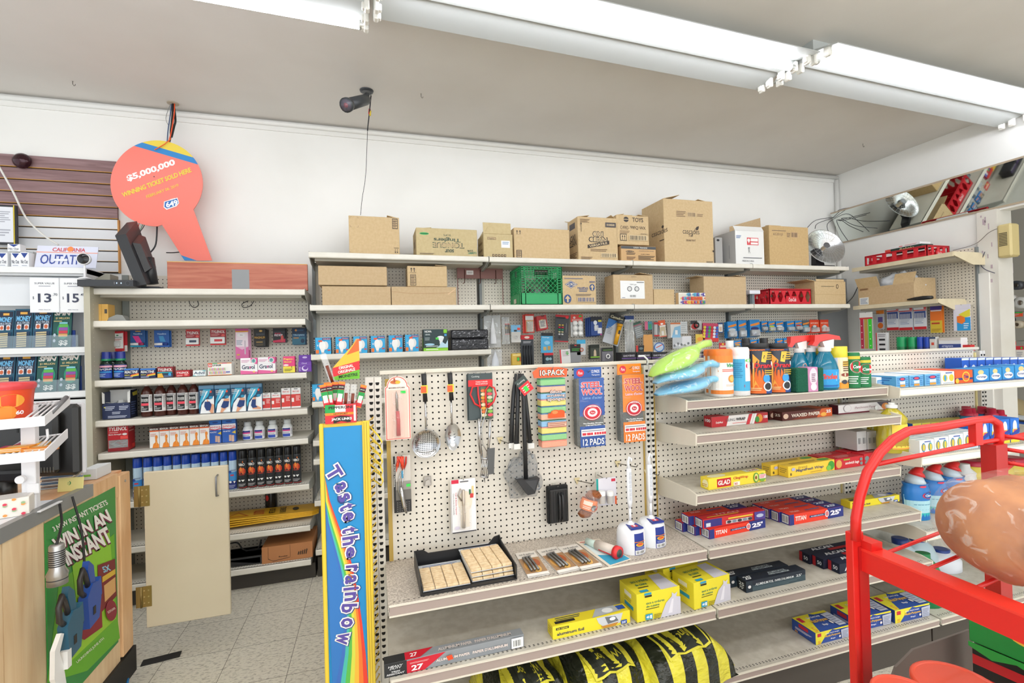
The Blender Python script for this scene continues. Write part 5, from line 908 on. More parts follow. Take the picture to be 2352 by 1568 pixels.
rhang('glue_stick_card','thin orange and blue carded item right of the rulers','card pack',2013,2031,709,756,[('r',0,.75,1,1,'#ef8a2c'),('r',.2,.35,.8,.6,'#6a5aa0'),('e',.5,.18,.35,.14,'#e8762c')],'#c4c8d0')
PENS=[('r',0,.88,1,1,'#e9e9ec'),('r',.8,.88,1,.98,'#d8484c'),('r',.0,.82,1,.86,'#d23a3a'),('r',.05,.5,.95,.8,'#3a4f94'),('l',.1,.25,.8,.5,'#9aa4c4',4),('r',0,0,1,.12,'#d0262e')]+[('r',.1+.09*k,.35,.14+.09*k,.72,'#dfe3ea') for k in range(9)]
rhang('pen_pack','white and blue pen pack, left of the three','pens',2037,2064,706,758,PENS,'#e6e8ee',group='pen packs');rhang('pen_pack','white and blue pen pack, middle of the three','pens',2065,2096,706,758,PENS,'#dfe3ec',n=2,group='pen packs');rhang('pen_pack','white and blue pen pack, right of the three','pens',2099,2128,704,756,PENS,'#e6e8ee',group='pen packs')
rhang('envelope_pack','orange and yellow pack with a purple header','envelopes',2137,2164,702,764,[('r',0,.85,1,1,'#4a3a8c'),('r',.05,.8,.95,.84,'#e9e6f0'),('r',0,.45,1,.78,'#f07a2a'),('r',0,0,1,.45,'#e0c23c'),('r',.1,.32,.8,.38,'#c2462c'),('l',.1,.04,.9,.16,'#b88a2a',3)],'#ef8a34',n=2)
rhang('notebook_pack','clear folder with orange, blue and yellow shapes, nearest the post','folder',2190,2229,699,759,[('r',0,.8,1,1,'#d6d2e0'),('r',.2,0,1,.5,'#2f9ad8'),('p',[(.2,.55),(.65,.62),(.7,.35),(.5,.25),(.22,.32)],'#f07a24'),('p',[(.3,.62),(1,.82),(1,.55),(.7,.5)],'#e6d83c'),('l',.6,.06,.9,.3,'#d4ecf8',3)],'#e0dce8')
# low shelf of right wall with stationery, seen over the gondola rail
zr3=WX(2130,806,XF+.05).z-.035
mb=MB(); mb.box(XF+.02,XP-.003,2.66,3.42,zr3-.02,zr3,M_lip); obj('shelf',mb,RU)
def rgood(name,label,cat,pl,pr,pt,X,d,col,f=(),group=None,kind='b'):
    a=WX(pl,(pt+800)/2,X); b=WX(pr,(pt+800)/2,X); h=WX((pl+pr)/2,pt,X).z-zr3
    if kind=='b': return rbox(name,label,cat,min(a.y,b.y),max(a.y,b.y),zr3+.001,h,X,d,col,f,group)
    r=abs(a.y-b.y)/2*.9; return bottle(name,label,cat,X+r,(a.y+b.y)/2,zr3+.001,[(r*.96,0),(r,.004),(r,h*.5),(r*.97,h*.52)],C(col,.35),[('cap',[(r*1.02,h*.45),(r*1.02,h*.97),(r*.95,h)],C(f,.35))],group=group)
rgood('hook_pack_display','white card of black hooks with a red edge on the low right shelf','card pack',2012,2037,764,XF+.06,.03,'#dcdcde',[('r',0,0,.1,1,'#cf3a3c'),('r',.3,.2,.85,.28,K),('r',.3,.42,.85,.5,K),('r',.3,.64,.85,.72,K),('l',.2,.8,.9,.95,'#8a8a92',2)])
for i,(a,b,c_,lb_) in enumerate(((2053,2077,'#15a060','green capped tub, left one'),(2080,2101,'#15a060','green capped tub, right one'),(2102,2118,'#1f48b4','blue capped tub, left one'),(2119,2134,'#1f48b4','blue capped tub, right one'))):
    rgood('spray_tub',lb_+' on the low right wall shelf','tub',a,b,774,XF+.06,.05,('#1c7a48' if i<2 else '#2a3f8c'),c_,'capped tubs on the low right shelf','c')
rgood('glue_box','grey white box right of the blue capped tubs','box',2135,2149,774,XF+.06,.04,'#d6d4d0',[('r',.3,.55,.75,.7,'#d8503c'),('r',0,.9,1,1,'#34486c')])
rgood('crayon_box','flat blue and white boxes piled on the low right shelf','box',2156,2207,776,XF+.07,.08,'#e6e6e8',[('r',0,.35,1,.65,'#33488c'),('t','crayon',.4,.5,.5,.15,'#c4cce8',1,.2),('r',0,.86,1,1,'#d9d0c8')])
rgood('red_stapler_box','small red flat box at the right end of the low shelf','box',2208,2229,792,XF+.09,.05,'#c8282c',[('l',.1,.2,.8,.8,'#f0c8c0',2)])
# yellow intercom box on the post, wires
p=WX(2318,580,XR-.04); yA=WX(2292,570,4.78).y
t=thing('intercom','old cream intercom box with a speaker grille on the post','intercom',(4.83,2.445,2.235),rad(-90))
mb=MB(); mb.box(-.0445,.0445,-.055,.05,-.13,.13,C('#cdbb84',.5),.012); obj('case',mb,t)
mb=MB()
for k in range(9): mb.box(-.03,.02,-.0575,-.0545,-.04+k*.012,-.034+k*.012,C('#4b4432',.7))
obj('grille',mb,t)
def wire(name,label,pts,r=.003,c='#2a2826'):
    o=Vector(pts[0]); mb=MB(); P=[Vector(p)-o for p in pts]; Q=[]
    for i in range(len(P)-1):
        a=P[max(i-1,0)];b=P[i];c_=P[i+1];d=P[min(i+2,len(P)-1)]
        for s_ in range(5):
            t_=s_/5; Q.append(.5*((2*b)+(c_-a)*t_+(2*a-5*b+4*c_-d)*t_*t_+(3*b-a-3*c_+d)*t_**3))
    Q.append(P[-1]); mb.tube(Q,r,C(c,.45),6); return solo(name,mb,label,'cable',o)
wire('cable','thin grey cable looping from the shelf end across the post',[WX(2189,575,XR-.055),WX(2240,560,XR-.055),WX(2270,535,XR-.055),WX(2290,525,XR-.055)],.0022,'#6d6660')
wire('cable','dark cable drooping down the post beside the right shelf end',[WX(2262,578,4.76),WX(2253,605,4.76),WX(2262,618,4.76),WX(2285,627,4.77)],.003,'#4a4858')
# cables from heater over the mirror
K0=WX(1897,494,XR-.02); K0=Vector((XR-.03,3.80,WY(1897,494,3.80).z))
def pathpts(pts):
    P=[Vector(p) for p in pts]; Q=[]
    for i in range(len(P)-1):
        a=P[max(i-1,0)];b=P[i];c_=P[i+1];d=P[min(i+2,len(P)-1)]
        for s_ in range(5):
            t_=s_/5; Q.append(.5*((2*b)+(c_-a)*t_+(2*a-5*b+4*c_-d)*t_*t_+(3*b-a-3*c_+d)*t_**3))
    return Q+[P[-1]]
def bundle(name,label,lists,cat='cable'):
    o=Vector(lists[0][0][0]); t=thing(name,label,cat,o)
    for pts,r,c in lists: mb=MB(); mb.tube([p-o for p in pathpts(pts)],r,C(c,.45),6); obj('strand',mb,t)
    return t
XM=XR-.13
bundle('cable_bundle','dark cables fanning from the mirror corner to the heater and across the mirror',[(p,.003,'#3a3d42') for p in (
 [WY(1855,522,3.7),WY(1876,505,3.74),K0,WX(1925,483,XM),WX(1965,474,XM)],[K0,WX(1930,507,XM),WX(1990,493,XM)],[K0,WX(1935,503,XM),WX(1965,518,XM),WX(2015,524,XM)],
 [K0,WX(1922,508,XM),WX(1932,530,XM),WX(1948,553,XM)],[K0,WY(1880,512,3.70),WY(1872,525,3.68)],[K0,WY(1900,515,3.76),WY(1908,545,3.72),WY(1914,580,3.70)])])
wire('cable','black cable crossing the grey corner panel down to the second shelf',[WY(1972,654,3.6),WY(1960,680,3.58),WY(1945,696,3.5)],.004,'#26262a')
# ----- the next room through the opening -----
XN=5.6
t=thing('pegboard_rack','brown and green pegboard rack in the next room','rack',(XN,2.1,0))
mb=MB(); mb.box(0,.02,-.9,.62,1.52,2.0,C('#8a6a50',.7)); obj('brown_panel',mb,t); mb=MB(); mb.box(0,.02,.33,.62,1.05,1.50,C('#168a4a',.5)); obj('green_panel',mb,t)
mb=MB(); mb.box(.03,.05,-.9,.62,1.0,2.4,C('#a8ab98',.6)); obj('back_panel',mb,t)
TP=[(2305,655,'silver duct tape roll on the upper hook',.045,'#8a8d92'),(2338,655,'dark duct tape roll beside the silver one',.04,'#3c4048'),(2318,690,'white wide roll on the middle hook',.055,'#e6e4e0'),(2347,695,'white thin roll at the photo edge',.05,'#dcdcda'),(2315,735,'clear bagged dark tape roll on the lower hook',.042,'#5a5a5c'),(2340,745,'small beige roll beside the dark bagged one',.035,'#c4b8a4')]
for px,py,lb_,r,c_ in TP:
    p=WX(px,py,XN-.14); mb=MB(); mb.lathe([(r*.45,-.03),(r,-.03),(r,.03),(r*.45,.03),(r*.45,-.03)],(0,0,0),C(c_,.35),18,'X',cap=False); solo('tape_roll',mb,lb_,'tape',p,group='rolls hanging in the next room')
for px,py,lb_ in ((2318,658,'upper'),(2325,692,'middle'),(2322,716,'lower'),(2330,783,'lowest')):
    p=WX(px,py,XN-.2); mb=MB(); mb.tube([(0,0,0),(.19,0,0)],.003,C('#8a8884',.4,.8),6); solo('peg_hook',mb,lb_+' steel peg hook holding rolls in the next room','hook',p,group='peg hooks in the next room')
for px,py,w_,h_,lb_,c1,c2 in ((2308,617,.10,.09,'pink and white card at the top of the next room rack','#d9cfe6','#e0507a'),(2330,722,.10,.04,'red and green header card above the bagged tape','#e0502a','#2f9a4a'),(2318,800,.09,.13,'red topped clear bag of dark sponges','#8f9290','#e0482c'),(2343,810,.05,.12,'white and red card at the photo edge','#e8e2dc','#c8303a')):
    p=WX(px,py,XN-.17); mb=carton(w_,.01,h_,c1,[('r',0,.72,1,1,c2),('r',.6,.8,.8,.92,'#3ad04a'),('l',.1,.2,.8,.6,'#a8a8b0',3)]); solo('card_pack',mb,lb_,'card pack',p-Vector((0,0,h_/2)),rad(-75))
t=thing('sloped_rack','sloped wooden rack of papers in the next room','rack',WX(2330,940,5.3)+Vector((0,0,-.35))); mb=MB()
mb.prism([(-.3,0),(.3,0),(.3,.42),(-.3,.2)],'X',.05,.5,C('#c9b58a',.6)); obj('rack_body',mb,t)
for k,c_ in enumerate(('#e6e6ea','#d0d4dc','#2c58b0','#dfe4ec')): mb=MB(); mb.box(-.02,.04,-.25,.2,.12+k*.05,.15+k*.05,C(c_,.5)); obj('paper_bundle',mb,t)
# ================= GONDOLA: first bay pegboard =================
def ghang(*a,**k): k.setdefault('ypeg',YG); return hang(*a,**k)
def PW(px,py,Y): return WY(px,py,Y)
YK=1.925
# peeler card with arched top
a=PW(886,1012,YK); b=PW(945,1012,YK); w=b.x-a.x; h=PW(915,862,YK).z-a.z
t=thing('peeler_card','tall cream card with red border holding a red handled peeler','peeler',((a.x+b.x)/2,YK,a.z))
mb=MB(); arc=[(-w/2,0),(w/2,0),(w/2,h*.82),(w*.42,h*.84)]+[(w*.42*math.cos(x),h*.84+h*.155*math.sin(x)) for x in [i*math.pi/10 for i in range(1,10)]]+[(-w*.42,h*.84),(-w/2,h*.82)]
mb.prism(arc[::-1],'Y',0,.003,C('#f1d9cc',.5)); Dd=D(mb,lambda u,v,k:(-w/2+u*w,-k,v*h))
for s_ in (.0,): 
    ar=[((x+w/2)/w,z/h) for x,z in arc]; c0=(.5,.5)
    Dd.p([(c0[0]+(x-c0[0])*.94,c0[1]+(z-c0[1])*.975) for x,z in ar],'#d8463c'); Dd.p([(c0[0]+(x-c0[0])*.88,c0[1]+(z-c0[1])*.955) for x,z in ar],'#f3dfd4')
Dd.r(.1,.03,.9,.78,'#f0cfc0')
k0=Dd.k
for i in range(14): Dd.k=k0; Dd.r(.1+i*.058,.03,.105+i*.058,.78,'#e8b9a8')
for i in range(40): Dd.k=k0; Dd.r(.1,.03+i*.0188,.9,.032+i*.0188,'#e8b9a8')
Dd.t('MODERN KITCHEN',.48,.81,.62,.022,'#33241e'); Dd.e(.42,.9,.2,.03,'#c86a3a'); Dd.e(.52,.895,.1,.025,'#d9b23a'); Dd.r(.36,.9,.42,.96,'#a84a2c'); Dd.r(.62,.72,.82,.76,'#35cf52')
obj('card',mb,t)
mb=MB(); mb.tube([(-.0,-.008,h*.07),(.0,-.009,h*.3),(-.002,-.008,h*.45)],[.0085,.0075,.007],C('#b8202c',.35),10); obj('peeler_handle',mb,t)
mb=MB(); mb.tube([(-.003,-.006,h*.46),(-.004,-.006,h*.7),(-.005,-.006,h*.76)],[.0055,.005,.001],C('#9d9a96',.25,.9),8); obj('peeler_blade',mb,t)
mb=MB(); mb.box(-.022,.02,-.018,-.003,h*.04,h*.75,clearfilm('#fff2ea',.12,.1),.006); obj('blister',mb,t); hookpart(t,YG-YK-.002,h*.97)
# skimmer and slotted spoon
def handle(t,p0,p1,stick=True):
    d=(p1-p0)
    mb=MB(); mb.tube([p0,p0.lerp(p1,.3),p0.lerp(p1,.62),p1],[.011,.0105,.0085,.010],C('#1c1b1d',.4),10); obj('handle',mb,t)
    mb=MB(); q=p0.lerp(p1,.55); mb.box(q.x-.014,q.x+.011,q.y-.0125,q.y-.0115,q.z-.016,q.z+.016,C('#e8d23a',.5)); mb.box(q.x-.016,q.x+.006,q.y-.0132,q.y-.0126,q.z-.014,q.z+.012,C('#ee5a24',.5)); obj('price_sticker',mb,t)
steel=C('#b9b9ba',.18,.95)
o=PW(978,922,YK); t=thing('skimmer','round perforated steel skimmer with a black handle','utensil',o); L=lambda px,py:PW(px,py,YK)-o
handle(t,L(973,858),L(977,922)); hookpart(t,YG-YK-.002,L(973,860).z)
mb=MB(); mb.tube([L(977,922),L(979,990)],.0045,steel,8); obj('rod',mb,t)
c=L(979,1018); R_=.057; mb=MB(); mb.M=Matrix.Translation(c)
mb.lathe([(.0005,.012),(R_*.5,.010),(R_*.85,.002),(R_,-.006),(R_*1.02,-.006),(R_*.86,.004),(R_*.5,.013),(.0005,.015)],(0,0,0),steel,36,'Y',cap=False)
for i in range(-7,8):
    for j in range(-7,8):
        x,z=i*R_/8.2,j*R_/8.2
        rr=math.hypot(x,z)
        if rr<R_*.8: y=.0095-(.006*(rr/R_)**2)*1.6; mb.lathe([(.0019,0),(.0005,.0)],(x,y-.0018,z),C('#3c3a38',.5),6,'Y',cap=True)
obj('skimmer_disc',mb,t)
o=PW(1037,925,YK); t=thing('slotted_spoon','slotted steel spoon with a black handle, right of the round skimmer','utensil',o); L=lambda px,py:PW(px,py,YK)-o
handle(t,L(1033,856),L(1037,919)); hookpart(t,YG-YK-.002,L(1033,858).z)
mb=MB(); mb.tube([L(1036,919),L(1038,975)],.0042,steel,8); obj('rod',mb,t)
c=L(1040,1003); mb=MB()
def sp(u,v):
    a=u*2*math.pi; r=v; return (c.x+r*.0335*math.cos(a)*(1-.25*max(0,-math.sin(a))*r),-.002+.014*(1-r*r)-.0,c.z+r*.056*math.sin(a))
mb.grid(sp,28,6,steel)
for j in range(6):
    for s_ in (-1,1):
        z=c.z+.03-.012*j; x=c.x+s_*.012; mb.add([(x-.007*1,.0095,z+s_*0),(x+.007,.0095,z+s_*.004),(x+.007,.0095,z+s_*.004+.0025),(x-.007,.0095,z+.0025)],[(0,1,2,3)],C('#3a3634',.6))
obj('spoon_bowl',mb,t)
# tongs card
t=ghang('tong_card','dark card with tongs turner and red scissor handles','utensil card',1076,1132,857,963,YK,'#3f4a4c',[('t','Cooking',.3,.93,.32,.05,'#c9d0cc',0),('r',0,.72,1,.86,'#d8282c'),('t','TONG TURNER',.55,.815,.5,.03,'#f0d0cc'),('t','PINCE SPATULE',.55,.77,.5,.03,'#f0d0cc'),('r',.5,.02,.98,.7,'#5a6a4a')]+[('e',.6+.26*(i%2),.62-.075*(i//2),.11,.035,('#d8733a','#7fb04a','#e8d8b0','#d84a5a','#e0a03a','#c9d0b0')[i%6]) for i in range(16)],n=2,dx=-.004)
o=PW(1100,960,YK); q=MB(); rdh=C('#d42a2c',.3)
def LT(px,py,y=0): p=PW(px,py,YK)-Vector(t.location); return Vector((p.x,y,p.z))
for pts in ([(1102,933),(1089,926),(1079,905),(1084,888),(1096,886),(1097,905),(1101,930),(1102,936)],[(1116,934),(1114,915),(1114,895),(1122,884),(1134,890),(1138,905),(1132,922),(1119,935)]):
    mb=MB(); mb.tube([LT(x,y,-.012) for x,y in pts],.0038,rdh,8); obj('scissor_handle',mb,t)
for pts,r in (([(1103,934),(1105,955),(1098,985),(1096,1010),(1101,1040)],.0022),([(1117,934),(1112,955),(1104,985),(1108,1020),(1122,1045)],.0022),([(1098,960),(1100,1000),(1106,1060)],.0055),([(1124,960),(1123,1000),(1116,1062)],.0055),([(1100,1018),(1104,1055),(1112,1070),(1120,1062)],.002)):
    mb=MB(); mb.tube([LT(x,y,-.012) for x,y in pts],r,steel,8); obj('tong_arm',mb,t)
mb=MB(); 
for i in range(5): x=1103+i*4.2; mb.tube([LT(x+4-i*.5,1050,-.016),LT(x-1,1092,-.016)],.0022,steel,6)
mb.tube([LT(1103,1050,-.016),LT(1124,1052,-.016)],.004,steel,6); mb.tube([LT(1101,1092,-.016),LT(1119,1094,-.016)],.004,steel,6); obj('turner_blade',mb,t)
mb=MB(); mb.prism([( (LT(x,y)).x,(LT(x,y)).z) for x,y in ((1117,1028),(1134,1026),(1132,1085),(1118,1087))],'Y',-.02,-.017,C('#5a5a5a',.4,.5)); obj('spatula_blade',mb,t)
mb=MB(); mb.tube([LT(1110,1088,-.012),LT(1112,1106,-.012)],[.004,.001],C('#4a4a4c',.3),6); obj('tip',mb,t)
# grill brushes
GBM=C('#232426',.4)
def brush(name_l,pts,front=False,y=0,strip=True):
    o=PW(pts[0][0],pts[0][1],YK-y); t=thing('grill_brush',name_l,'grill brush',o,group='grill brushes on one hook'); L=lambda px,py,yy=0:PW(px,py,YK-y-yy)-o
    mb=MB(); mb.tube([L(*p) for p in pts],[.006]+[.0095]*(len(pts)-2)+[.012 if not front else .0095],GBM,8); obj('handle',mb,t)
    if front:
        mb=MB(); h0=L(1208,1098); mb.M=Matrix.Translation(h0)
        mb.prism([(-.045,0),(.055,-.0),(.032,-.062),(.0,-.066)],'Y',-.02,.02,GBM); mb.prism([(-.01,-.005),(.045,-.006),(.03,-.05)],'Y',-.021,-.019,C('#3b3c3e',.5)); obj('brush_head',mb,t)
        mb=MB(); rn=random.Random(1); mb.M=Matrix.Translation(h0)
        for k in range(90):
            u=rn.random(); x=-.045+u*.045; z=-.0-u*.066; yy=rn.uniform(-.018,.018); mb.tube([(x,yy,z),(x-.016,yy,z-.014)],.0007,C('#8c8a86',.4,.7),3,False)
        o2=obj('bristles',mb,t); o2['kind']='stuff'
    elif strip:
        p=L(*pts[-1]); mb=MB(); mb.box(p.x-.014,p.x+.014,-.014,.014,p.z,p.z+.022,C('#dcdad6',.5)); obj('paper_band',mb,t)
    return t
brush('black grill brush handle at the left of the brush hook',[(1185,858),(1180,900),(1176,960),(1174,1028)],y=.0)
brush('black grill brush handle, second from the left on the hook',[(1192,858),(1190,900),(1188,960),(1186,1030)],y=.018)
brush('black grill brush handle at the right of the brush hook',[(1200,858),(1205,900),(1212,960),(1218,1028)],y=.0)
tb=brush('front grill brush with a triangular wire bristle head',[(1197,858),(1203,920),(1205,1000),(1208,1100)],True,.035)
hookpart(tb,YG-YK+.033,0)
o=PW(1204,885,YK-.055); mb=MB(); mb.M=Matrix.Rotation(rad(-36),4,'Y'); mb.box(-.026,.026,0,.001,-.036,.036,C('#34403c',.5)); Dd=D(mb,lambda u,v,k:(-.026+u*.052,-k,-.036+v*.072)); Dd.do([('r',0,0,1,.6,'#dc2f34'),('t','Cooking',.45,.78,.7,.14,'#d4dcd6',0,0),('l',.15,.1,.85,.5,'#f0c8c4',3),('r',.3,.12,.62,.45,'#35d04c')]); solo('price_tag',mb,'red and dark tag tied to the grill brushes','tag',o)
blob('plastic_wrap','clear and dark crinkled plastic bag around the grill brush heads','plastic bag',PW(1203,1150,YK-.0)+Vector((0,-.005,.02)),.075,.025,.105,clearfilm('#8e9296',.3,.18,1.0),5,.3,fr=5)
# sponges
a=PW(1240,1026,YK); b=PW(1297,1026,YK); w=b.x-a.x; h=PW(1265,868,YK).z-a.z; hh=PW(1265,842,YK).z-a.z
t=thing('sponge_pack','tall pack of ten coloured sponges with an orange header','sponge pack',((a.x+b.x)/2,YK-.03,a.z))
cs=['#f2a184','#8fc98a','#e6d87a','#8fbce0','#f4b79a','#8fc98a','#e6d87a','#8fbce0','#f4b79a','#8fc98a']; ed=['#e88a78','#3a6a9c','#e98f8a','#2f6a4a','#3a7ab0','#2f6aa0','#e98f8a','#2f6a4a','#3a5fa0','#3a9a6a']
for i,(c1,c2) in enumerate(zip(cs,ed)):
    z0,z1=i*h/10,(i+1)*h/10; mb=MB(); mb.box(-w/2,w/2,0,.05,z0+.0004,z1-.004,C(c1,.9,bump=.4,scale=300),.003); mb.box(-w/2+.001,w/2-.001,.001,.049,z1-.004,z1-.0002,C(c2,.9)); obj('sponge',mb,t)
mb=MB(); fw=D(mb,lambda u,v,k:(-w/2+u*w,-.003-k,v*h)); 
for n_,z in (('deluxe',.81),('scrubbing',.75),('sponges',.69)): fw.t(n_,.59,z,.74 if n_!='deluxe' else .52,.052,'#3a1a18',4); fw.t(n_,.59,z,.7 if n_!='deluxe' else .48,.044,'#f6d8d0',.8)
for e_ in (('e',.55,.5,.2,.045),('e',.75,.5,.17,.04),('r',.25,.43,.9,.5)): getattr(fw,e_[0])(*e_[1:],'#e0561c')
fw.e(.52,.51,.12,.025,'#e8884a'); fw.r(.22,.3,.98,.37,'#7a2a22'); fw.r(.235,.305,.965,.365,'#f0b9a0'); fw.l(.26,.31,.94,.36,'#9a5a4a',2); obj('label',mb,t)
mb=MB(); mb.prism([(-w*.68,h+.004),(w*.62,h+.004),(w*.66,hh-.01),(w*.3,hh-.002),(-w*.5,hh),(-w*.74,hh-.02)],'Y',.018,.024,C('#ef5a22',.35)); fw=D(mb,lambda u,v,k:(-w*.66+u*w*1.28,.018-k,h+v*(hh-h))); fw.t('10-PACK',.55,.5,.82,.6,'#2a1512',4); fw.t('10-PACK',.55,.5,.78,.5,'#f6e6da'); obj('header',mb,t)
mb=MB(); mb.box(-w/2-.003,w/2+.003,-.002,.052,-.002,h+.004,clearfilm('#ffffff',.03,.08),.005); obj('wrapper',mb,t); hookpart(t,YG-YK+.028,hh-.01)
# steel wool packs
def wool(label,pl,pr,pt,pb,base,let,out,lb2):
    a=PW(pl,pb,YK); b=PW(pr,pb,YK); w=b.x-a.x; h=PW((pl+pr)/2,pt+24,YK).z-a.z; hh=PW((pl+pr)/2,pt,YK).z-a.z
    t=thing('steel_wool_pack',label,'steel wool pack',((a.x+b.x)/2,YK-.03,a.z),group='steel wool packs')
    mb=MB(); mb.box(-w/2,w/2,0,.05,0,h,C('#6f7270',.8,bump=.8,scale=220),.008); obj('wool_pads',mb,t)
    mb=MB(); mb.box(-w*.42,w/2+.001,-.002,-.0008,.0,h*.30,C(base,.35)); mb.box(-w*.42,w/2+.001,-.002,-.0008,h*.45,h,C(base,.35)); f=D(mb,lambda u,v,k:(-w*.42+u*w*.92,-.002-k,v*h))
    for tx,z,hh_ in (('STEEL',.905,.09),('WOOL',.8,.1)): f.t(tx,.5,z,.86,hh_*1.0,let and out,4); f.t(tx,.5,z,.82,hh_*.93,let,1.6)
    f.t("Laine d'acier",.52,.715,.8,.04,lb2); f.e(.5,.5,.38,.115,'#c92a3a',24); f.e(.5,.5,.35,.106,'#ece6e4',24); f.e(.5,.5,.32,.097,'#c92a3a',24); f.e(.5,.5,.2,.062,'#ece6e4',24); f.e(.5,.5,.12,.03,'#c92a3a'); f.t('Pure',.5,.5,.15,.025,'#fff',0,.3)
    f.t('PURE-KLEEN',.5,.585,.4,.014,'#fff'); f.t('The Flexible Abrasive',.5,.345,.8,.018,'#fff'); f.t("L'abrasif flexible",.52,.318,.62,.018,'#fff'); f.r(.02,.16,1,.26,'#ece9e4'); f.l(.05,.22,.95,.25,'#8a8a9a',1)
    for i,x_ in enumerate((.06,.24,.4,.54,.64,.74,.84,.93)): f.r(x_,.175,x_+(.15 if i<2 else .08),.21,'#d03040'); f.k-=1
    f.k+=1; f.t('12 PADS',.5,.075,.86,.095,'#ecebe6'); obj('label_wrap',mb,t)
    mb=MB(); mb.box(-w*.52,w*.5,.018,.022,h,hh,C(base,.35)); f=D(mb,lambda u,v,k:(-w*.52+u*w*1.02,.018-k,h+v*(hh-h))); f.e(.22,.5,.14,.36,'#d02a3c'); f.t('Pure',.22,.5,.16,.3,'#fff',0,.3); f.t('12 PADS',.78,.6,.3,.3,'#e8e8ee'); f.t('Tampons',.78,.25,.3,.16,'#e8e8ee'); obj('header',mb,t)
    mb=MB(); mb.box(-w/2-.004,w/2+.003,-.005,.053,-.003,h+.003,clearfilm('#ffffff',.03,.08),.006); obj('wrapper',mb,t); hookpart(t,YG-YK+.028,hh-.02)
wool('blue steel wool pack hanging right of the sponges',1322,1383,843,1025,'#1c4f9e','#e03a44','#f2ece8','#7fa8dc')
wool('orange steel wool pack hanging beside the slotted post',1421,1474,835,1014,'#f0821e','#c8323c','#f2e4d8','#e8d4ec')
# opener card with chilies
t=ghang('opener_card','narrow black dotted card with red chilies and a steel can opener','can opener',904,944,1046,1176,YK,'#c9c2ba',[('r',0,0,.12,1,'#1c1a1a'),('t','Kitchen Classics',.06,.66,.08,.4,'#d8d4cc',1,0,-90),('r',.12,0,1,.22,'#2a2828'),('r',.12,.22,1,.4,'#6d6963'),('r',.12,.4,1,.55,'#9b958e')]+[('e',.2+.13*(i%6),.03+.04*(i//6),.025,.007,'#8d8a86') for i in range(30)]+[('r',.72,.46,.95,.51,'#37cf50'),('r',.45,.62,.55,.75,'#3a8ab0')])
lo=Vector(t.location); mb=MB(); rn=random.Random(8)
for k in range(11): x=903+rn.uniform(8,30); p=PW(x,1048,YK-.008)-lo; q=PW(x+rn.uniform(-8,10),1048+rn.uniform(20,36),YK-.008)-lo; mb.tube([p,(p+q)/2+Vector((.002,0,0)),q],[.003,.0042,.0008],C(('#d2321e','#e0481e','#b82818')[k%3],.35),6)
obj('chilies',mb,t)
for i,(pts,r) in enumerate((([(922,1082),(916,1100),(915,1125),(920,1142)],.0025),([(927,1076),(924,1110),(924,1142)],.003))): mb=MB(); mb.tube([PW(x,y,YK-.01)-lo for x,y in pts],r,steel,7); obj('opener_arm',mb,t)
mb=MB(); mb.tube([PW(x,y,YK-.014)-lo for x,y in ((921,1118),(924,1140),(928,1160),(934,1178))],[.006,.009,.009,.004],steel,10); obj('opener_grip',mb,t)
# grey square hook plate
p=PW(982,1105,1.955); mb=MB(); mb.box(-.0155,.0155,0,.012,-.019,.019,C('#a9a39d',.4,.3),.002); mb.prism([(-.012,-.015),(.012,-.01),(.005,.01),(-.008,.004)],'Y',-.012,0,C('#b5afa8',.4,.3)); solo('hook_plate',mb,'small square grey metal plate on the pegboard','hook',p)
# can opener card
CO=[('r',0,.93,.3,1,'#cf2342'),('r',0,.0,1,.02,'#34343a'),('t','Can & Bottle Opener',.17,.55,.07,.42,'#d0334a',0,0,-90),('t','Ouvre boite & bouteille',.08,.55,.06,.4,'#8a8a90',0,0,-90),('e',.55,.58,.3,.2,'#e3d8c4'),('r',.35,.1,.72,.55,'#e6dccb'),('r',.72,.7,.8,.8,'#2f6a4a'),('r',.84,.68,.92,.86,'#e0c88a'),('r',.76,.64,.9,.72,'#c83a3a'),('r',.35,.95,.7,.97,'#55555a'),('e',.2,.1,.12,.03,'#cfc8d8')]
t=ghang('can_opener_card','white card with a grey can and bottle opener hanging low','can opener',1038,1093,1100,1222,YK,'#eceaea',CO,n=2,dx=-.003)
lo=Vector(t.location); mb=MB(); mb.tube([PW(x,y,YK-.01)-lo for x,y in ((1064,1125),(1065,1160),(1066,1185),(1065,1212))],[.007,.006,.0065,.008],C('#b9ada0',.3,.6),10); obj('opener_body',mb,t)
mb=MB(); mb.tube([PW(x,y,YK-.01)-lo for x,y in ((1058,1122),(1052,1138),(1060,1150))],.003,C('#a9a098',.3,.7),7); obj('opener_blade',mb,t)
mb=MB(); mb.box(-.022,.028,-.02,-.004,.012,.115,clearfilm('#fff8ee',.15,.1),.008); obj('blister',mb,t)
# empty hooks
for px,py,ex,lb_ in ((1148,1010,1168,'empty steel hook left of the grill brushes'),(1325,1103,1362,'steel hook holding the copper scrubber'),(1418,1064,1462,'empty steel hook above the toilet brushes'),(1484,1083,1512,'bent steel hook on the slotted post')):
    p=PW(px,py,1.965); e=PW(ex,py+8,1.80 if px<1400 else 1.85)
    t=thing('peg_hook',lb_,'hook',p,group='steel hooks on the gondola'); mb=MB(); mb.tube([(0,-.002,0),(e-p)*.9,(e-p),(e-p)+Vector((.003,-.006,.01))],.0022,C('#6b675f',.4,.7),6); obj('rod',mb,t); mb=MB(); mb.prism([(-.014,.012),(.014,.012),(0,-.018)],'Y',-.004,.0,C('#d8c79a',.5)); obj('hook_base',mb,t)
# white rail clip
mb=MB(); p=PW(1478,826,YG); mb.tube([(-.03,0,.012),(.0,0,.012),(.016,-.004,-.005),(.014,-.006,-.03)],.0045,C('#ececea',.35),8); solo('rail_clip',mb,'white plastic hook sitting on the rail corner above the orange steel wool','hook',p+Vector((0,-.005,.006)))
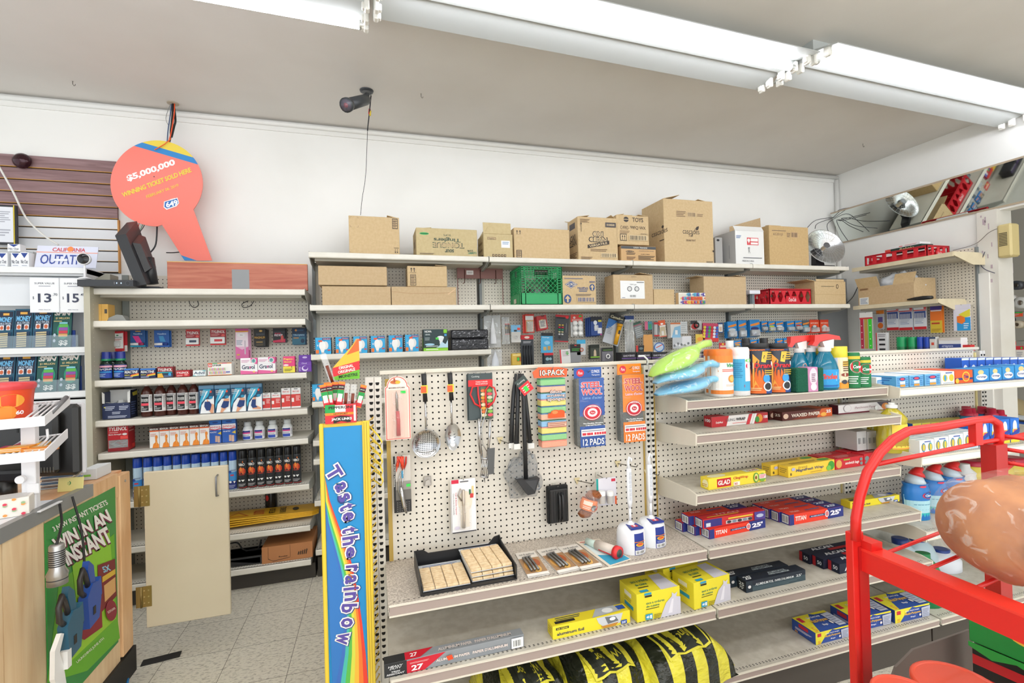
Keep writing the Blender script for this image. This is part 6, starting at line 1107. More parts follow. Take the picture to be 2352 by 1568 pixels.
# black scrub pads
o=PW(1282,1158,YK); t=thing('grill_scrubber','pair of black scrubbing pads with handles on a hook','scrubber',o); blk=C('#1b1b1b',.85,bump=.6,scale=200)
w_=PW(1306,1160,YK).x-PW(1258,1160,YK).x; hz_=PW(1282,1114,YK).z-PW(1282,1200,YK).z
mb=MB(); mb.box(-w_/2,w_/2,.0,.02,-hz_/2,hz_/2,blk,.004); obj('pad',mb,t); mb=MB(); mb.box(-w_*.43,w_*.43,-.012,0,-hz_*.47,hz_*.42,C('#242424',.4),.004); 
for i in range(7): mb.box(-w_*.4+i*w_*.12,-w_*.4+i*w_*.12+.003,-.0135,-.012,-hz_*.44,hz_*.38,C('#161616',.4))
obj('back_plate',mb,t)
for q in (-.002,.012): mb=MB(); mb.tube([(q,-.012,hz_*.32),(q,-.026,hz_*.25),(q,-.028,0),(q,-.026,-hz_*.34),(q,-.012,-hz_*.42)],.0048,C('#2c2c2d',.35),8); obj('handle',mb,t)
hookpart(t,YG-YK,hz_*.44)
# copper scrubber
t=thing('copper_scrubber_pack','bagged copper scrubber ball with an orange printed band','scrubber',PW(1352,1158,1.87)); L=lambda px,py,y=1.87:PW(px,py,y)-Vector(t.location)
cop=C('#a8643c',.35,.6,bump=1,scale=160)
for (x,y,rx) in ((1364,1136,.04),(1344,1178,.034)):
    q=MB(); q.M=Matrix.Translation(L(x,y)); q.lathe([(.0005,-.018),(rx*.7,-.014),(rx,0),(rx*.7,.014),(.0005,.018)],(0,0,0),cop,18,sy=.8,cap=False); obj('copper_ball',q,t)
q=MB(); q.M=Matrix.Translation(L(1352,1158))@Matrix.Rotation(rad(18),4,'Y'); q.lathe([(.036,-.022),(.04,0),(.036,.024)],(0,0,0),C('#ee7a26',.35),18,sy=.82,cap=False); cyl(q,.04,-.02,.022,150,sy=.82).do([('r',.1,.5,.5,.9,'#f3d8c4'),('e',.6,.35,.12,.3,'#2f3a2c'),('e',.78,.4,.1,.25,'#c83a2c'),('r',.85,0,1,1,'#e8c83a'),('l',.12,.1,.45,.4,'#fbe4d0',2)]); obj('printed_band',q,t)
q=MB(); q.lathe([(.03,-.06),(.048,-.03),(.05,.03),(.012,.062),(.006,.075)],(0,0,0),clearfilm('#ffffff',.12,.1),16,sy=.8,cap=False); obj('wrapper',q,t)
# card with two white capped jars
t=ghang('spice_jar_card','clear pack with two white capped jars and a teal edge','jars',1370,1416,1097,1160,1.88,'#d9d6de',[('r',0,.35,.1,1,'#1f9a92'),('r',.75,.85,.95,.95,'#c82a44'),('r',.9,0,1,.3,'#d8643a')])
lo=Vector(t.location)
for px in (1383,1402):
    p=PW(px,1155,1.86)-lo; mb=MB(); mb.lathe([(.014,0),(.0145,.004),(.0145,.034)],(p.x,p.y,p.z),C('#c2bcb6',.2),14); obj('jar',mb,t); mb=MB(); mb.lathe([(.0155,.034),(.0155,.05),(.013,.052)],(p.x,p.y,p.z),C('#ecebe8',.35),14); obj('lid',mb,t)
# ================= on the speckled shelf =================
ZS=zD+.0012
def gplace(pbl,pbr,z): A=WZ(*pbl,z); B=WZ(*pbr,z); return A,B,math.atan2(B.y-A.y,B.x-A.x),(B-A).length
def gbox(name,label,cat,pbl,pbr,ptop,z,d,col,f=(),t=(),l=(),r=(),group=None,mat=None,hh=None):
    A,B,rz,w=gplace(pbl,pbr,z); h=hh or WY(pbl[0],ptop,A.y).z-z
    mb=carton(w,d,h,col,f,t,l,r,.001,mat); c=(A+B)/2; return solo(name,mb,label,cat,(c.x,c.y,z+.0006),rz,group),h
# black tray of clothespins
A=WZ(966,1370,ZS); B=WZ(1188,1330,ZS); Cb=WZ(1140,1262,ZS); rz=math.atan2(B.y-A.y,B.x-A.x); w=(B-A).length; dp=.235
t=thing('letter_tray','black plastic letter tray holding clothespins','tray',(A.x,A.y,ZS),rz)
bk=C('#1e1e20',.4); mb=MB(); mb.box(0,w,0,dp,0,.004,bk); mb.box(0,.004,0,dp,.004,.058,bk); mb.prism([(0,.004),(dp,.004),(dp,.075),(dp-.03,.062),(0,.052)],'X',w-.004,w,bk)
mb.prism([(0,.004),(w,.004),(w,.075),(w*.93,.07),(w*.86,.045),(w*.16,.045),(w*.1,.06),(0,.06)],'Y',dp-.004,dp,bk)
for i in range(11): mb.box(w+.0001,w+.0004,.02+i*.018,.028+i*.018,.015,.04,C('#55534f',.6))
obj('tray_body',mb,t)
wd=C('#e6cfa8',.6,noise=.15,scale=70,h2='#d4b58a')
def pins(label,x0,y0,ww,dd,z0,n,rz_,card):
    t2=thing('clothespin_pack',label,'clothespins',Matrix.Translation((A.x,A.y,ZS))@Matrix.Rotation(rz,4,'Z')@Vector((x0,y0,z0)),rz+rz_,group='clothespin packs in the black tray')
    mb=MB(); mb.box(-ww/2,ww/2,dd*.02,dd*1.25,0,.0025,C('#d9dde0',.4)); D(mb,lambda u,v,k:(-ww/2+u*ww,dd+v*dd*.22,.0025+k)).do([('l',.1,.2,.9,.9,'#4a5a8a',3)]); obj('card',mb,t2)
    for c_ in range(4):
        mb=MB(); x=-ww/2+ww*(c_+.5)/4
        for r_ in range(n): mb.box(x-ww*.118,x+ww*.118,dd*(r_+.06)/n,dd*(r_+.94)/n,.003,.012,wd,.0015)
        obj('pin_column',mb,t2)
    return t2
pins('pack of wooden clothespins at the left of the tray, blue lettering',w*.27,.012,w*.48,.16,.006,11,0,1)
pins('lowest clothespin pack of the right stack',w*.76,.02,w*.45,.18,.006,10,0,1); pins('middle clothespin pack of the right stack',w*.755,.022,w*.45,.18,.022,10,rad(1),1); pins('top clothespin pack of the right stack',w*.75,.025,w*.45,.18,.038,10,rad(2),1)
# nutcracker cards
def fl(px4,z): return [WZ(*p,z) for p in px4]
def flatcard(name,label,cat,P4,col,decs,th=.003,group=None,z=ZS,parts=None):
    P=fl(P4,z); c=sum(P,Vector())/4; t=thing(name,label,cat,(c.x,c.y,z),group=group)
    Q=[p-Vector((c.x,c.y,z)) for p in P]; mb=MB(); mb.hexa([q+Vector((0,0,.0005)) for q in Q]+[q+Vector((0,0,th)) for q in Q],C(col,.45))
    fn=lambda u,v,k:((Q[0]*(1-u)+Q[1]*u)*(1-v)+(Q[3]*(1-u)+Q[2]*u)*v)+Vector((0,0,th+k)); d=D(mb,fn); d.do(decs); obj('card',mb,t)
    if parts: parts(t,lambda u,v,h:(Q[0]*(1-u)+Q[1]*u)*(1-v)+(Q[3]*(1-u)+Q[2]*u)*v+Vector((0,0,th+h)))
    return t
NC=[('r',.0,.0,1,1,'#ddd6cc'),('r',.0,.08,1,.72,'#a8825c'),('e',.3,.4,.2,.2,'#dba254'),('e',.7,.5,.2,.15,'#a8562a'),('e',.6,.25,.2,.14,'#e0b060'),('r',.0,.0,1,.1,'#ebe7e0'),('t','nut & seafood',.5,.87,.75,.07,'#4a4f55',0),('t','cracker',.5,.79,.4,.06,'#4a4f55',0)]
def crk(t,F):
    for u in (.2,.36,.52): mb=MB(); mb.tube([F(u,.68,.008),F(u+.05,.4,.009),F(u+.08,.16,.008)],.0048,C('#8b8a88',.3,.85),8); obj('cracker_arm',mb,t)
    mb=MB(); mb.tube([F(.28,.68,.008),F(.56,.7,.008)],.004,C('#8b8a88',.3,.85),8); obj('hinge_link',mb,t)
flatcard('nutcracker_card','nutcracker card, leftmost of the three on the speckled shelf','nutcracker',[(1213,1328),(1263,1319),(1227,1266),(1183,1272)],'#e6e2dc',NC,parts=crk,group='nutcracker cards')
flatcard('nutcracker_card','nutcracker card, middle of the three, overlapped by the right one','nutcracker',[(1284,1319),(1332,1308),(1277,1256),(1232,1265)],'#e6e2dc',NC,parts=crk,group='nutcracker cards')
flatcard('nutcracker_card','nutcracker card, rightmost of the three, next to the red ended tool','nutcracker',[(1336,1310),(1384,1300),(1325,1250),(1281,1258)],'#e6e2dc',NC,parts=crk,group='nutcracker cards',z=ZS+.0045)
def msr(t,F):
    mb=MB(); mb.tube([F(.3,.85,.012),F(.42,.6,.014)],[.014,.016],C('#c9dcd2',.3),10); obj('clear_barrel',mb,t)
    mb=MB(); mb.tube([F(.42,.62,.016),F(.62,.22,.02)],[.02,.021],C('#d4c8bc',.3),12); obj('tool_body',mb,t)
    mb=MB(); a_=F(.62,.2,.02); b_=F(.66,.12,.02); mb.tube([a_,b_],[.026,.026],C('#d8282c',.35),16); mb.tube([F(.35,.5,.01),F(.5,.2,.012)],.006,C('#d8282c',.35),8); mb.tube([F(.75,.3,.01),F(.85,.26,.012)],.006,C('#d8282c',.35),8); obj('red_collar',mb,t)
    mb=MB(); d_=(b_-a_).normalized(); mb.tube([b_+d_*.0005,b_+d_*.001],[.016,.016],C('#3a4a42',.4),14); obj('mouth',mb,t)
flatcard('kitchen_tool_card','blue card with a clear and red kitchen tool, right of the nutcrackers','kitchen tool',[(1398,1302),(1450,1285),(1375,1238),(1322,1245)],'#e2d6c4',[('p',[(.1,.02),(.97,.02),(.9,.8),(.15,.85)],'#2f9fc4'),('p',[(.1,.4),(.5,.3),(.4,.8),(.14,.82)],'#d8e4e4'),('t','HOUSEHOLD',.35,.93,.5,.05,'#d8403c')],parts=msr)
# toilet brushes
def tbrush(label,px,pb,top,z):
    A=WZ(px,pb,z); Y=A.y+.045; t=thing('toilet_brush',label,'toilet brush',(A.x,Y,z+.0005),group='white toilet brushes')
    wh=C('#e9ebee',.3); r=.058
    mb=MB(); mb.lathe([(r,0),(r*1.02,.004),(r*.97,.07),(r*.93,.085),(r*.8,.098),(r*.3,.106),(.012,.108)],(0,0,0),wh,28)
    def R2(zz): return r*1.015-(zz)*.045
    d=D(mb,lambda u,v,k:(lambda a_:( (R2(v*.09)+k+.0006)*math.cos(a_),(R2(v*.09)+k+.0006)*math.sin(a_),.002+v*.083))(-math.pi/2+.15+(u-.5)*.85),8)
    d.do([('r',0,0,1,1,'#24378c'),('r',.05,.02,.95,.22,'#e9e9ea'),('bar',.1,.04,.9,.2,12),('e',.5,.48,.38,.09,'#e8c83a'),('e',.5,.49,.3,.055,'#d8582c'),('l',.1,.26,.9,.38,'#9aa4d4',2),('r',0,.6,1,.63,'#ef8a2c')])
    mb.prism([(-.026,-.05),(.03,-.05),(.026,.0),(-.022,.0)],'Z',.0995,.1062,C('#24378c',.4)); 
    mb.box(-.012,.014,-.038,-.02,.1064,.1068,C('#d8283a',.4)); mb.box(-.003,.005,-.035,-.023,.107,.1072,C('#fff',.4)); obj('holder',mb,t)
    ht=WY(px,top,Y).z-z; mb=MB(); mb.lathe([(.012,.106),(.012,.112),(.006,.118)],(0,0,0),wh,12); mb.tube([(0,0,.118),(0,0,ht*.45)],.0055,wh,8); mb.tube([(0,0,ht*.45),(0,0,ht*.52),(0,0,ht*.88)],[.006,.0115,.0105],wh,8)
    mb.tube([(0,0,ht*.88),(-.003,0,ht*.95),(.004,0,ht),(.012,0,ht*.98),(.012,0,ht*.95)],[.008,.005,.005,.005,.004],wh,8)
    for k in range(7): mb.box(-.005,.005,-.0125,-.0105,ht*(.54+.045*k),ht*(.575+.045*k),C('#c9ccd4',.4))
    obj('brush_handle',mb,t)
tbrush('white toilet brush in its holder, left one near the shelf edge',1463,1272,1048,zD)
tbrush('white toilet brush in its holder, right one nearer the post',1511,1256,1040,zD)
# ================= GONDOLA: second bay shelves =================
# dustpans in clear bags
def loft(secs,m,seg=14):
    """secs: (px,pcy,half px,half depth m, Y) -> closed tube of elliptical sections"""
    mb=MB(); vs=[];P=[]
    for px,py,hp,hd,Y in secs:
        c=PW(px,py,Y); up=PW(px,py-hp,Y); P.append((c,(up-c).length,hd))
    o=P[0][0]; n=len(P)
    for i,(c,a,b) in enumerate(P):
        tg=(P[min(i+1,n-1)][0]-P[max(i-1,0)][0]).normalized(); nrm=Vector((-tg.z,0,tg.x)); 
        for j in range(seg): q=2*math.pi*j/seg; vs.append(c-o+nrm*a*math.cos(q)+Vector((0,1,0))*b*math.sin(q))
    fs=[(i*seg+j,i*seg+(j+1)%seg,(i+1)*seg+(j+1)%seg,(i+1)*seg+j) for i in range(n-1) for j in range(seg)]+[tuple(range(seg))[::-1],tuple((n-1)*seg+j for j in range(seg))]
    mb.add(vs,fs,m,True); return o,mb
def dustpan(label,s,col,Y,band):
    t=None; secs=[(x,y,h,d,Y) for x,y,h,d in s]
    o,mb=loft(secs[:-3],C(col,.3)); t=thing('dustpan',label,'dustpan',o,group='dustpans in clear bags'); obj('pan',mb,t)
    o2,mb=loft(secs[-4:],C(col,.3)); q=obj('handle',mb,t,loc=o2-o)
    x,y,h,d=s[-4]; c=PW(x,y,Y)-o; mb=MB(); tg=(PW(*s[-3][:2],Y)-PW(*s[-4][:2],Y)).normalized(); mb.tube([c-tg*.004,c+tg*.004],h*.0019,C(band,.4),12); obj('elastic_band',mb,t)
    o3,mb=loft([(x,y,h*1.18+1.2,d*1.15+.004,Y) for x,y,h,d in s],clearfilm('#ffffff',.14,.08,.9)); obj('clear_bag',mb,t,loc=o3-o)
dustpan('lime green dustpan in clear plastic, topmost of the three',[(1494,864,2,.02),(1512,850,9,.06),(1535,838,16,.09),(1560,826,19,.09),(1585,812,18,.06),(1596,803,12,.03),(1605,796,7,.016),(1618,790,8,.014),(1631,788,8,.013)],'#a9dc1e',1.80,'#7a9a3a')
dustpan('light blue dustpan in clear plastic, middle of the three',[(1504,880,2,.02),(1522,868,8,.06),(1545,861,12,.09),(1575,855,13,.09),(1598,848,11,.06),(1610,842,8,.03),(1622,836,7,.016),(1636,834,8,.014),(1648,838,6,.013)],'#6cc4e8',1.79,'#1f4f8a')
dustpan('light blue dustpan in clear plastic, lowest of the three, on the shelf',[(1507,906,3,.02),(1525,899,7,.06),(1550,892,11,.09),(1578,886,13,.09),(1606,880,12,.06),(1622,874,9,.03),(1634,870,7,.016),(1652,870,8,.014),(1675,880,5,.013)],'#6cc4e8',1.80,'#b02a5a')
def gcan(name,label,cat,px,pb,pt,wpx,z,prof,mat,caps,decs,group=None,back=0,sy=1,ang=150,deco=None,rz=0):
    A=WZ(px,pb,z)
    if abs(z-zA)<1e-4: A.y=1.768
    Y=A.y+back; k=WY(px+wpx/2,pb,Y).x-WY(px-wpx/2,pb,Y).x; r=k/2; Y=min(Y,1.958-2*r*sy); r=(WY(px+wpx/2,pb,Y).x-WY(px-wpx/2,pb,Y).x)/2; A=Vector((WY(px,pb,Y).x,Y+r*sy,z)); h=WY(px,pt,A.y).z-z
    pf=[(r*a,h*b) for a,b in prof]; cp=[(n,[(r*a,h*b) for a,b in p],m) for n,p,m in caps]; dd=(decs[0]*h,decs[1]*h,decs[2]) if decs else ()
    t=bottle(name,label,cat,A.x,A.y,z+.0008,pf,mat,cp,None,dd,22,sy,group,rz-.4*math.atan2(A.x,A.y),ang)
    if deco: deco(t,r,h)
    return t
CYL=[(.96,0),(1,.01),(1,.86),(.97,.87)]
WIP=[('r',0,0,1,1,'#f2ebe2'),('r',0,0,1,.1,'#ee8636'),('r',0,.82,1,1,'#ee8636'),('p',[(0,.4),(.3,.6),(.1,.82),(0,.82)],'#f0a05a'),('t','Virox',.75,.75,.42,.1,'#2f9a62',2,.2),('l',.4,.58,1,.66,'#e0544a',2),('e',.72,.4,.14,.1,'#ef9a3a'),('e',.72,.4,.1,.07,'#f6c06a'),('l',.5,.2,.9,.26,'#d8c0b0',2),('t','40',.25,.14,.14,.05,'#fff')]
ORC=[('cap',[(1.02,.86),(1.02,.97),(.9,1)],C('#ef7a2c',.35))]
BASE=[('r',0,0,1,1,'#f2ebe2')]
gcan('wipes_canister','orange capped white wipes canister partly behind the dustpans','wipes',1650,898,802,30,zA,CYL,C('#efe9e2',.35),ORC,(.06,.86,WIP),group='orange wipes canisters',back=.07)
gcan('wipes_canister','orange capped white wipes canister in front, left of the blue one','wipes',1675,904,801,45,zA,CYL,C('#efe9e2',.35),ORC,(.06,.86,WIP),group='orange wipes canisters')
gcan('wipes_canister','blue and white wipes canister with a white cap','wipes',1716,901,797,36,zA,CYL,C('#ecebea',.35),[('cap',[(1.02,.84),(1.02,.96),(.9,1)],C('#e6e4e4',.3))],(.1,.76,[('r',0,0,1,1,'#45a8d2'),('r',.55,.3,1,1,'#dfe9e6'),('e',.88,.78,.3,.13,'#cf2456'),('t','Pure',.86,.78,.3,.1,'#fff',1,.2),('l',.05,.4,.45,.9,'#2f86b4',8),('p',[(.5,.12),(1,.04),(1,.12),(.5,.2)],'#d8303a'),('e',.75,.95,.2,.05,'#7ac86a')]))
DR=[('r',0,0,1,1,'#2a4a8c'),('r',0,0,.6,1,'#e06a1e'),('p',[(0,0),(.45,0),(.3,.5),(.5,1),(0,1)],'#e2561c'),('p',[(.18,.9),(.4,.75),(.25,.3),(.4,.1),(.15,.1)],'#f0a03a'),('p',[(.5,.95),(.7,.95),(.6,.7),(.45,.72)],'#e8c24a'),('l',.55,.75,1,.95,'#d9b23a',4),('p',[(.18,.56),(1,.62),(1,.72),(.18,.7)],'#ece8e8'),('t','Drano',.56,.635,.66,.11,'#d42a34',2,.1),('l',.55,.4,1,.54,'#d9b23a',3),('e',.62,.34,.12,.1,'#3a9ad8'),('e',.66,.16,.16,.11,'#e8e8ea'),('e',.66,.16,.12,.08,'#2a2a2e'),('l',.1,.06,.45,.14,'#f0c88a',2)]
for i,(px,w_,lb_,bk_) in enumerate(((1729,26,'flame patterned drain cleaner bottle mostly hidden behind the front left one',.09),(1758,42,'flame patterned drain cleaner bottle in front, left one',0),(1802,41,'flame patterned drain cleaner bottle in front, right one',0))):
    gcan('drain_cleaner_bottle',lb_,'bottle',px,899-i,788,w_,zA,[(.96,0),(1,.02),(1,.84),(.92,.9),(.9,.905)],C('#2a2c3a',.35),[('cap',[(.8,.905),(.84,.91),(.84,.995),(.8,1)],C('#232325',.5))],(.02,.88,DR),group='flame patterned drain cleaner bottles',sy=.6,back=bk_)
# tall white bottles at the back
for px,pt,lb_ in ((1690,782,'white bottle neck poking up behind the wipes canisters'),(1728,777,'black capped bottle behind the blue wipes'),(1770,776,'tall white black capped bottle behind the drain cleaners')):
    blkc=pt<780; gcan('cleaner_bottle',lb_,'bottle',px,880,pt,26,zA,[(.96,0),(1,.02),(1,.7),(.5,.84),(.48,.88)],C('#e4e3e2',.35),[('cap',[(.55,.87),(.55,1)],C('#232325' if blkc else '#ecebea',.4))],None,group='tall bottles at the back of the shelf',back=.13)
# glass cleaner spray bottles
def trig(t,r,h):
    rd=C('#e0342c',.3); mb=MB(); mb.prism([(-r*1.15,h*.80),(-r*.95,h*.87),(-r*.9,h*.98),(r*.1,h*.995),(r*1.0,h*.95),(r*1.1,h*.88),(r*.55,h*.9),(-.0,h*.885),(-r*.5,h*.86),(-r*.8,h*.78)],'Y',-r*.35,r*.35,rd); obj('trigger_head',mb,t)
    mb=MB(); mb.prism([(-.3*r,h*.86),(.6*r,h*.9),(.55*r,h*.74),(-.1*r,h*.74)],'Y',-r*.28,r*.28,C('#efe6e2',.3)); obj('nozzle_housing',mb,t)
blu=C('#0f86a8',.08,trans=.35)
for px,pb,pt,w_,lb_,bk_ in ((1851,890,770,38,'blue glass cleaner spray bottle with a red trigger, left',.075),(1878,889,768,38,'blue glass cleaner spray bottle with a red trigger, middle',.06),(1913,890,766,44,'blue glass cleaner spray bottle with a red trigger, front right with a label',0)):
    gcan('spray_bottle',lb_,'spray bottle',px,pb,pt,w_,zA,[(.92,0),(1,.03),(1,.38),(.85,.5),(.5,.64),(.42,.68),(.46,.7)],blu,[('collar',[(.45,.68),(.5,.7),(.48,.76)],C('#e6e2e0',.3))],(.04,.36,[('r',0,0,1,1,'#2a9ad8'),('e',.5,.62,.42,.3,'#8fc8e4'),('t','Windex',.46,.62,.66,.3,'#e84a34',2,.2),('p',[(0,.1),(1,.3),(1,.44),(0,.3)],'#1a3f9c'),('l',.1,.04,.8,.16,'#1a3f9c',2)]),group='blue glass cleaner spray bottles',deco=trig,sy=.62,back=bk_)
# sponge pack with green sides
A=WY(1832,893,1.748); B=WY(1893,890,1.748); w=(B-A).length*1.03; h=WY(1860,843,A.y).z-zA
t=thing('scrub_sponge_pack','green scrub sponge pack with a pink paper sleeve in front of the sprays','sponge pack',((A.x+B.x)/2,A.y,zA+.0008)); mb=MB(); g=C('#0f5c44',.95,bump=.8,scale=220); mb.box(-w/2,-w*.06,0,.06,0,h*.97,g,.005); mb.box(w*.28,w/2,0,.055,0,h*.95,g,.005); mb.box(-w*.06,w*.28,.004,.055,0,h*.92,g); obj('sponge',mb,t)
mb=MB(); mb.box(-w*.1,w*.26,-.003,.058,0,h*.99,C('#c987ae',.4),.003); D(mb,lambda u,v,k:(-w*.1+u*w*.36,-.003-k,v*h)).do([('e',.5,.62,.4,.34,'#e2cfd8'),('e',.5,.2,.3,.14,'#f0e6ea'),('l',.3,.4,.7,.75,'#7a5a74',5)]); obj('paper_sleeve',mb,t)
mb=MB(); mb.tube([(-.012,.03,h),(-.008,.03,h+.012),(.006,.03,h+.016),(.014,.03,h)],.002,C('#cfa890',.4),6); obj('hang_loop',mb,t)
YC=[('r',0,0,1,1,'#ecd9b8'),('r',0,0,1,.2,'#ee9a2c'),('r',0,.2,.3,1,'#c4cfe6'),('r',.5,.72,1,.9,'#f0c04a'),('l',.5,.55,.95,.9,'#5a3a20',5),('e',.62,.45,.2,.06,'#8a3a2c'),('e',.55,.22,.12,.07,'#3a3a44'),('e',.85,.22,.12,.07,'#3a3a44')]
for px,pb,w_,lb_,bk_ in ((1905,887,40,'yellow capped can standing behind the spray bottles',.13),(1944,886,30,'yellow capped orange polish can, right of the spray bottles',0)):
    gcan('polish_can',lb_,'can',px,pb,795,w_,zA,[(.97,0),(1,.01),(1,.74)],C('#d9d2cc',.3),[('cap',[(.97,.735),(1,.745),(1,.99),(.96,1)],C('#e6d43a',.35))],(.01,.73,YC),group='yellow capped cans',back=bk_)
CM=[('r',0,0,1,1,'#13753f'),('r',0,.84,1,.93,'#e0c23a'),('e',.55,.62,.34,.19,'#e9e4e0'),('e',.55,.62,.3,.17,'#d22a34'),('t','Comet',.6,.62,.5,.1,'#fff',1.5,.2),('l',.15,.1,.6,.36,'#e0ebe4',4)]
for px,pb,pt,w_,lb_ in ((1973,886,809,24,'green cleanser can with a red oval, left and taller looking'),(1997,883,819,28,'green cleanser can with a red oval, right end of the shelf')):
    gcan('cleanser_can',lb_,'can',px,pb,pt,w_,zA,[(.98,0),(1,.01),(1,.97),(.96,1)],C('#13753f',.4),[],(.01,.97,CM),group='green cleanser cans')
# shelf B
def roll(name,label,pbl,pbr,ptop,z,col,f,t=(),l=(),group=None,d=.05,n=0,labs=(),step=.053,**k):
    o,h=gbox(name,label,'wrap box',pbl,pbr,ptop,z,d,col,f,t,l,group=group,**k)
    for i in range(n):
        v=Matrix.Rotation(o.rotation_euler.z,3,'Z')@Vector((labs[i][1],step*(i+1),0)); q=dup(o,o.location+v,labs[i][0],group=group)
    return o,h
roll('cling_wrap_box','white and red cling wrap box with salad picture, second shelf',(1635,982),(1763.5,969.5),958,zB,'#e6e1dd',[('p',[(0,0),(.25,0),(.3,1),(0,1)],'#b8252c'),('p',[(.72,0),(1,0),(1,1),(.78,1)],'#b8252c'),('p',[(.6,0),(.66,0),(.72,1),(.66,1)],'#c9303a'),('p',[(.7,0),(.74,0),(.8,1),(.76,1)],'#e8e2de'),('e',.85,.5,.05,.4,'#d88a2c'),('e',.8,.4,.04,.3,'#3f8a3a'),('t','100',.955,.6,.07,.3,'#fff'),('t','CLING',.32,.6,.16,.26,'#5a5a60',0),('t','WRAP',.5,.6,.17,.28,'#23232a',1.5),('l',.35,.2,.6,.3,'#d8605a',1),('t','DailyMeal',.12,.42,.12,.24,'#f0dcd8')],[('r',0,0,1,1,'#dcd4d0'),('r',0,0,.25,1,'#b8252c'),('r',.75,0,1,1,'#b8252c')],[('r',0,0,1,1,'#b8252c'),('t','100',.5,.6,.7,.3,'#fff')])
WX_=[('r',0,0,1,1,'#552018'),('p',[(.16,0),(.9,0),(1,.6),(1,1),(.75,1)],'#7c3320'),('p',[(.68,0),(1,0),(1,1),(.78,1)],'#d8602a'),('e',.82,.3,.06,.24,'#f0b04a'),('t','WAXED PAPER',.46,.5,.58,.4,'#e8d9c8',2),('t','25',.92,.62,.1,.36,'#fff',2),('e',.06,.5,.05,.3,'#d8b8a0')]
roll('waxed_paper_box','brown and orange waxed paper box, front one of two',(1797,967),(1911,954.5),947,zB,'#552018',WX_,[('r',0,0,1,1,'#6d2c1e'),('r',.7,0,1,1,'#c85a28')],[('r',0,0,1,1,'#4a1a14'),('t','25',.5,.6,.6,.3,'#e8d9c8')],group='waxed paper boxes',n=1,labs=[('brown waxed paper box behind the front one',-.02)])
roll('parchment_paper_box','white parchment paper box with maroon edge and food picture',(1926,952.5),(2047,941),931,zB,'#ece6e4',[('r',0,0,1,.14,'#6a1a2c'),('p',[(.72,1),(.86,.1),(1,.1),(1,1)],'#4a4048'),('e',.88,.5,.07,.36,'#c8742c'),('e',.9,.6,.04,.2,'#e0a04a'),('t','Parchment Paper',.5,.55,.4,.3,'#b89aa0',0,.25),('e',.16,.6,.07,.4,'#bdb0b4'),('e',.16,.6,.065,.36,'#ece6e4'),('e',.7,.4,.03,.22,'#fff')],[('r',0,0,1,1,'#e2dcda'),('r',0,.7,1,1,'#5a1626')],[('r',0,0,1,1,'#5a1626')])
# shelf C
roll('cling_wrap_box','yellow cling wrap box with an avocado picture, third shelf',(1628,1126),(1759,1105),1100,zC,'#f0d83a',[('r',.14,.12,.38,.86,'#c01f28'),('t','GLAD',.26,.5,.21,.42,'#f4e8e0',2,.1),('t','ClingWrap',.55,.7,.26,.3,'#c8382c'),('r',.42,.06,.53,.4,'#f4efe0'),('t','30',.46,.22,.06,.22,'#c02a2c'),('e',.82,.5,.05,.45,'#4f9a34'),('e',.82,.5,.035,.36,'#d8d87a'),('e',.815,.5,.02,.16,'#8a4a24'),('e',.93,.45,.06,.4,'#7ab03a'),('r',.87,.35,.99,.75,'#f0dcd8'),('l',.88,.4,.98,.72,'#d8485a',3)],[('e',.2,.5,.15,.4,'#e8e2b8'),('r',.7,.3,.95,.9,'#d8e0c8'),('t','GLAD',.85,.6,.18,.35,'#c8303a')],[('e',.6,.5,.35,.35,'#f0e6b0'),('l',.2,.2,.8,.5,'#c89a2c',2)])
roll('stretch_wrap_box','yellow plastic wrap box with green herbs, front one',(1811,1097.5),(1917.5,1079),1072,zC,'#f0c93c',[('t','Stretch',.3,.78,.2,.2,'#8a6a2c',0,.3),('t','Magnifresh Wrap',.45,.5,.6,.34,'#5a5a6a',1.5,.3),('e',.92,.5,.07,.42,'#3f9a34'),('e',.86,.3,.05,.24,'#7ac04a'),('t','8',.05,.28,.03,.24,'#2a2a2a'),('e',.1,.7,.04,.14,'#b0b4d8'),('l',.45,.16,.7,.26,'#b88a2c',1)],[('e',.85,.5,.12,.3,'#5aa84a'),('l',.15,.3,.7,.8,'#a88a3c',2)],[('l',.15,.3,.85,.8,'#a88a3c',3)],group='yellow plastic wrap boxes',n=1,d=.052,labs=[('yellow plastic wrap box behind the herb pictured one',-.045)],step=.055)
RB=[('e',.12,.5,.1,.4,'#d8a050'),('t','sandwich bags',.58,.46,.5,.34,'#f0dcd8',1.5,.2),('r',.28,.78,.5,.9,'#8ac83a'),('e',.9,.7,.05,.16,'#7a8a8a'),('e',.9,.3,.05,.16,'#7a8a8a')]
roll('sandwich_bag_box','red sandwich bag box, front left of the red group',(1919.5,1079),(1984,1069),1055,zC,'#c8202c',RB,[('l',.2,.2,.7,.8,'#e8a8a0',3)],group='red food bag boxes',n=1,d=.06,labs=[('red sandwich bag box behind the front left one',-.03)],step=.064)
roll('freezer_bag_box','red freezer bag box, front right of the red group',(1985.5,1069),(2044,1057),1043,zC,'#c8202c',[('e',.1,.6,.08,.2,'#7a8a8a'),('e',.1,.25,.08,.16,'#7a8a8a'),('t','freezer',.55,.62,.5,.36,'#f4e4e0',2,.15),('e',.92,.6,.07,.3,'#d8a050'),('l',.4,.14,.8,.3,'#f0c8c0',1)],[('t','freezer',.55,.5,.5,.4,'#f0c8c0',1,.15)],group='red food bag boxes',n=1,d=.06,labs=[('red freezer bag box behind the front right one',-.03)],step=.064)
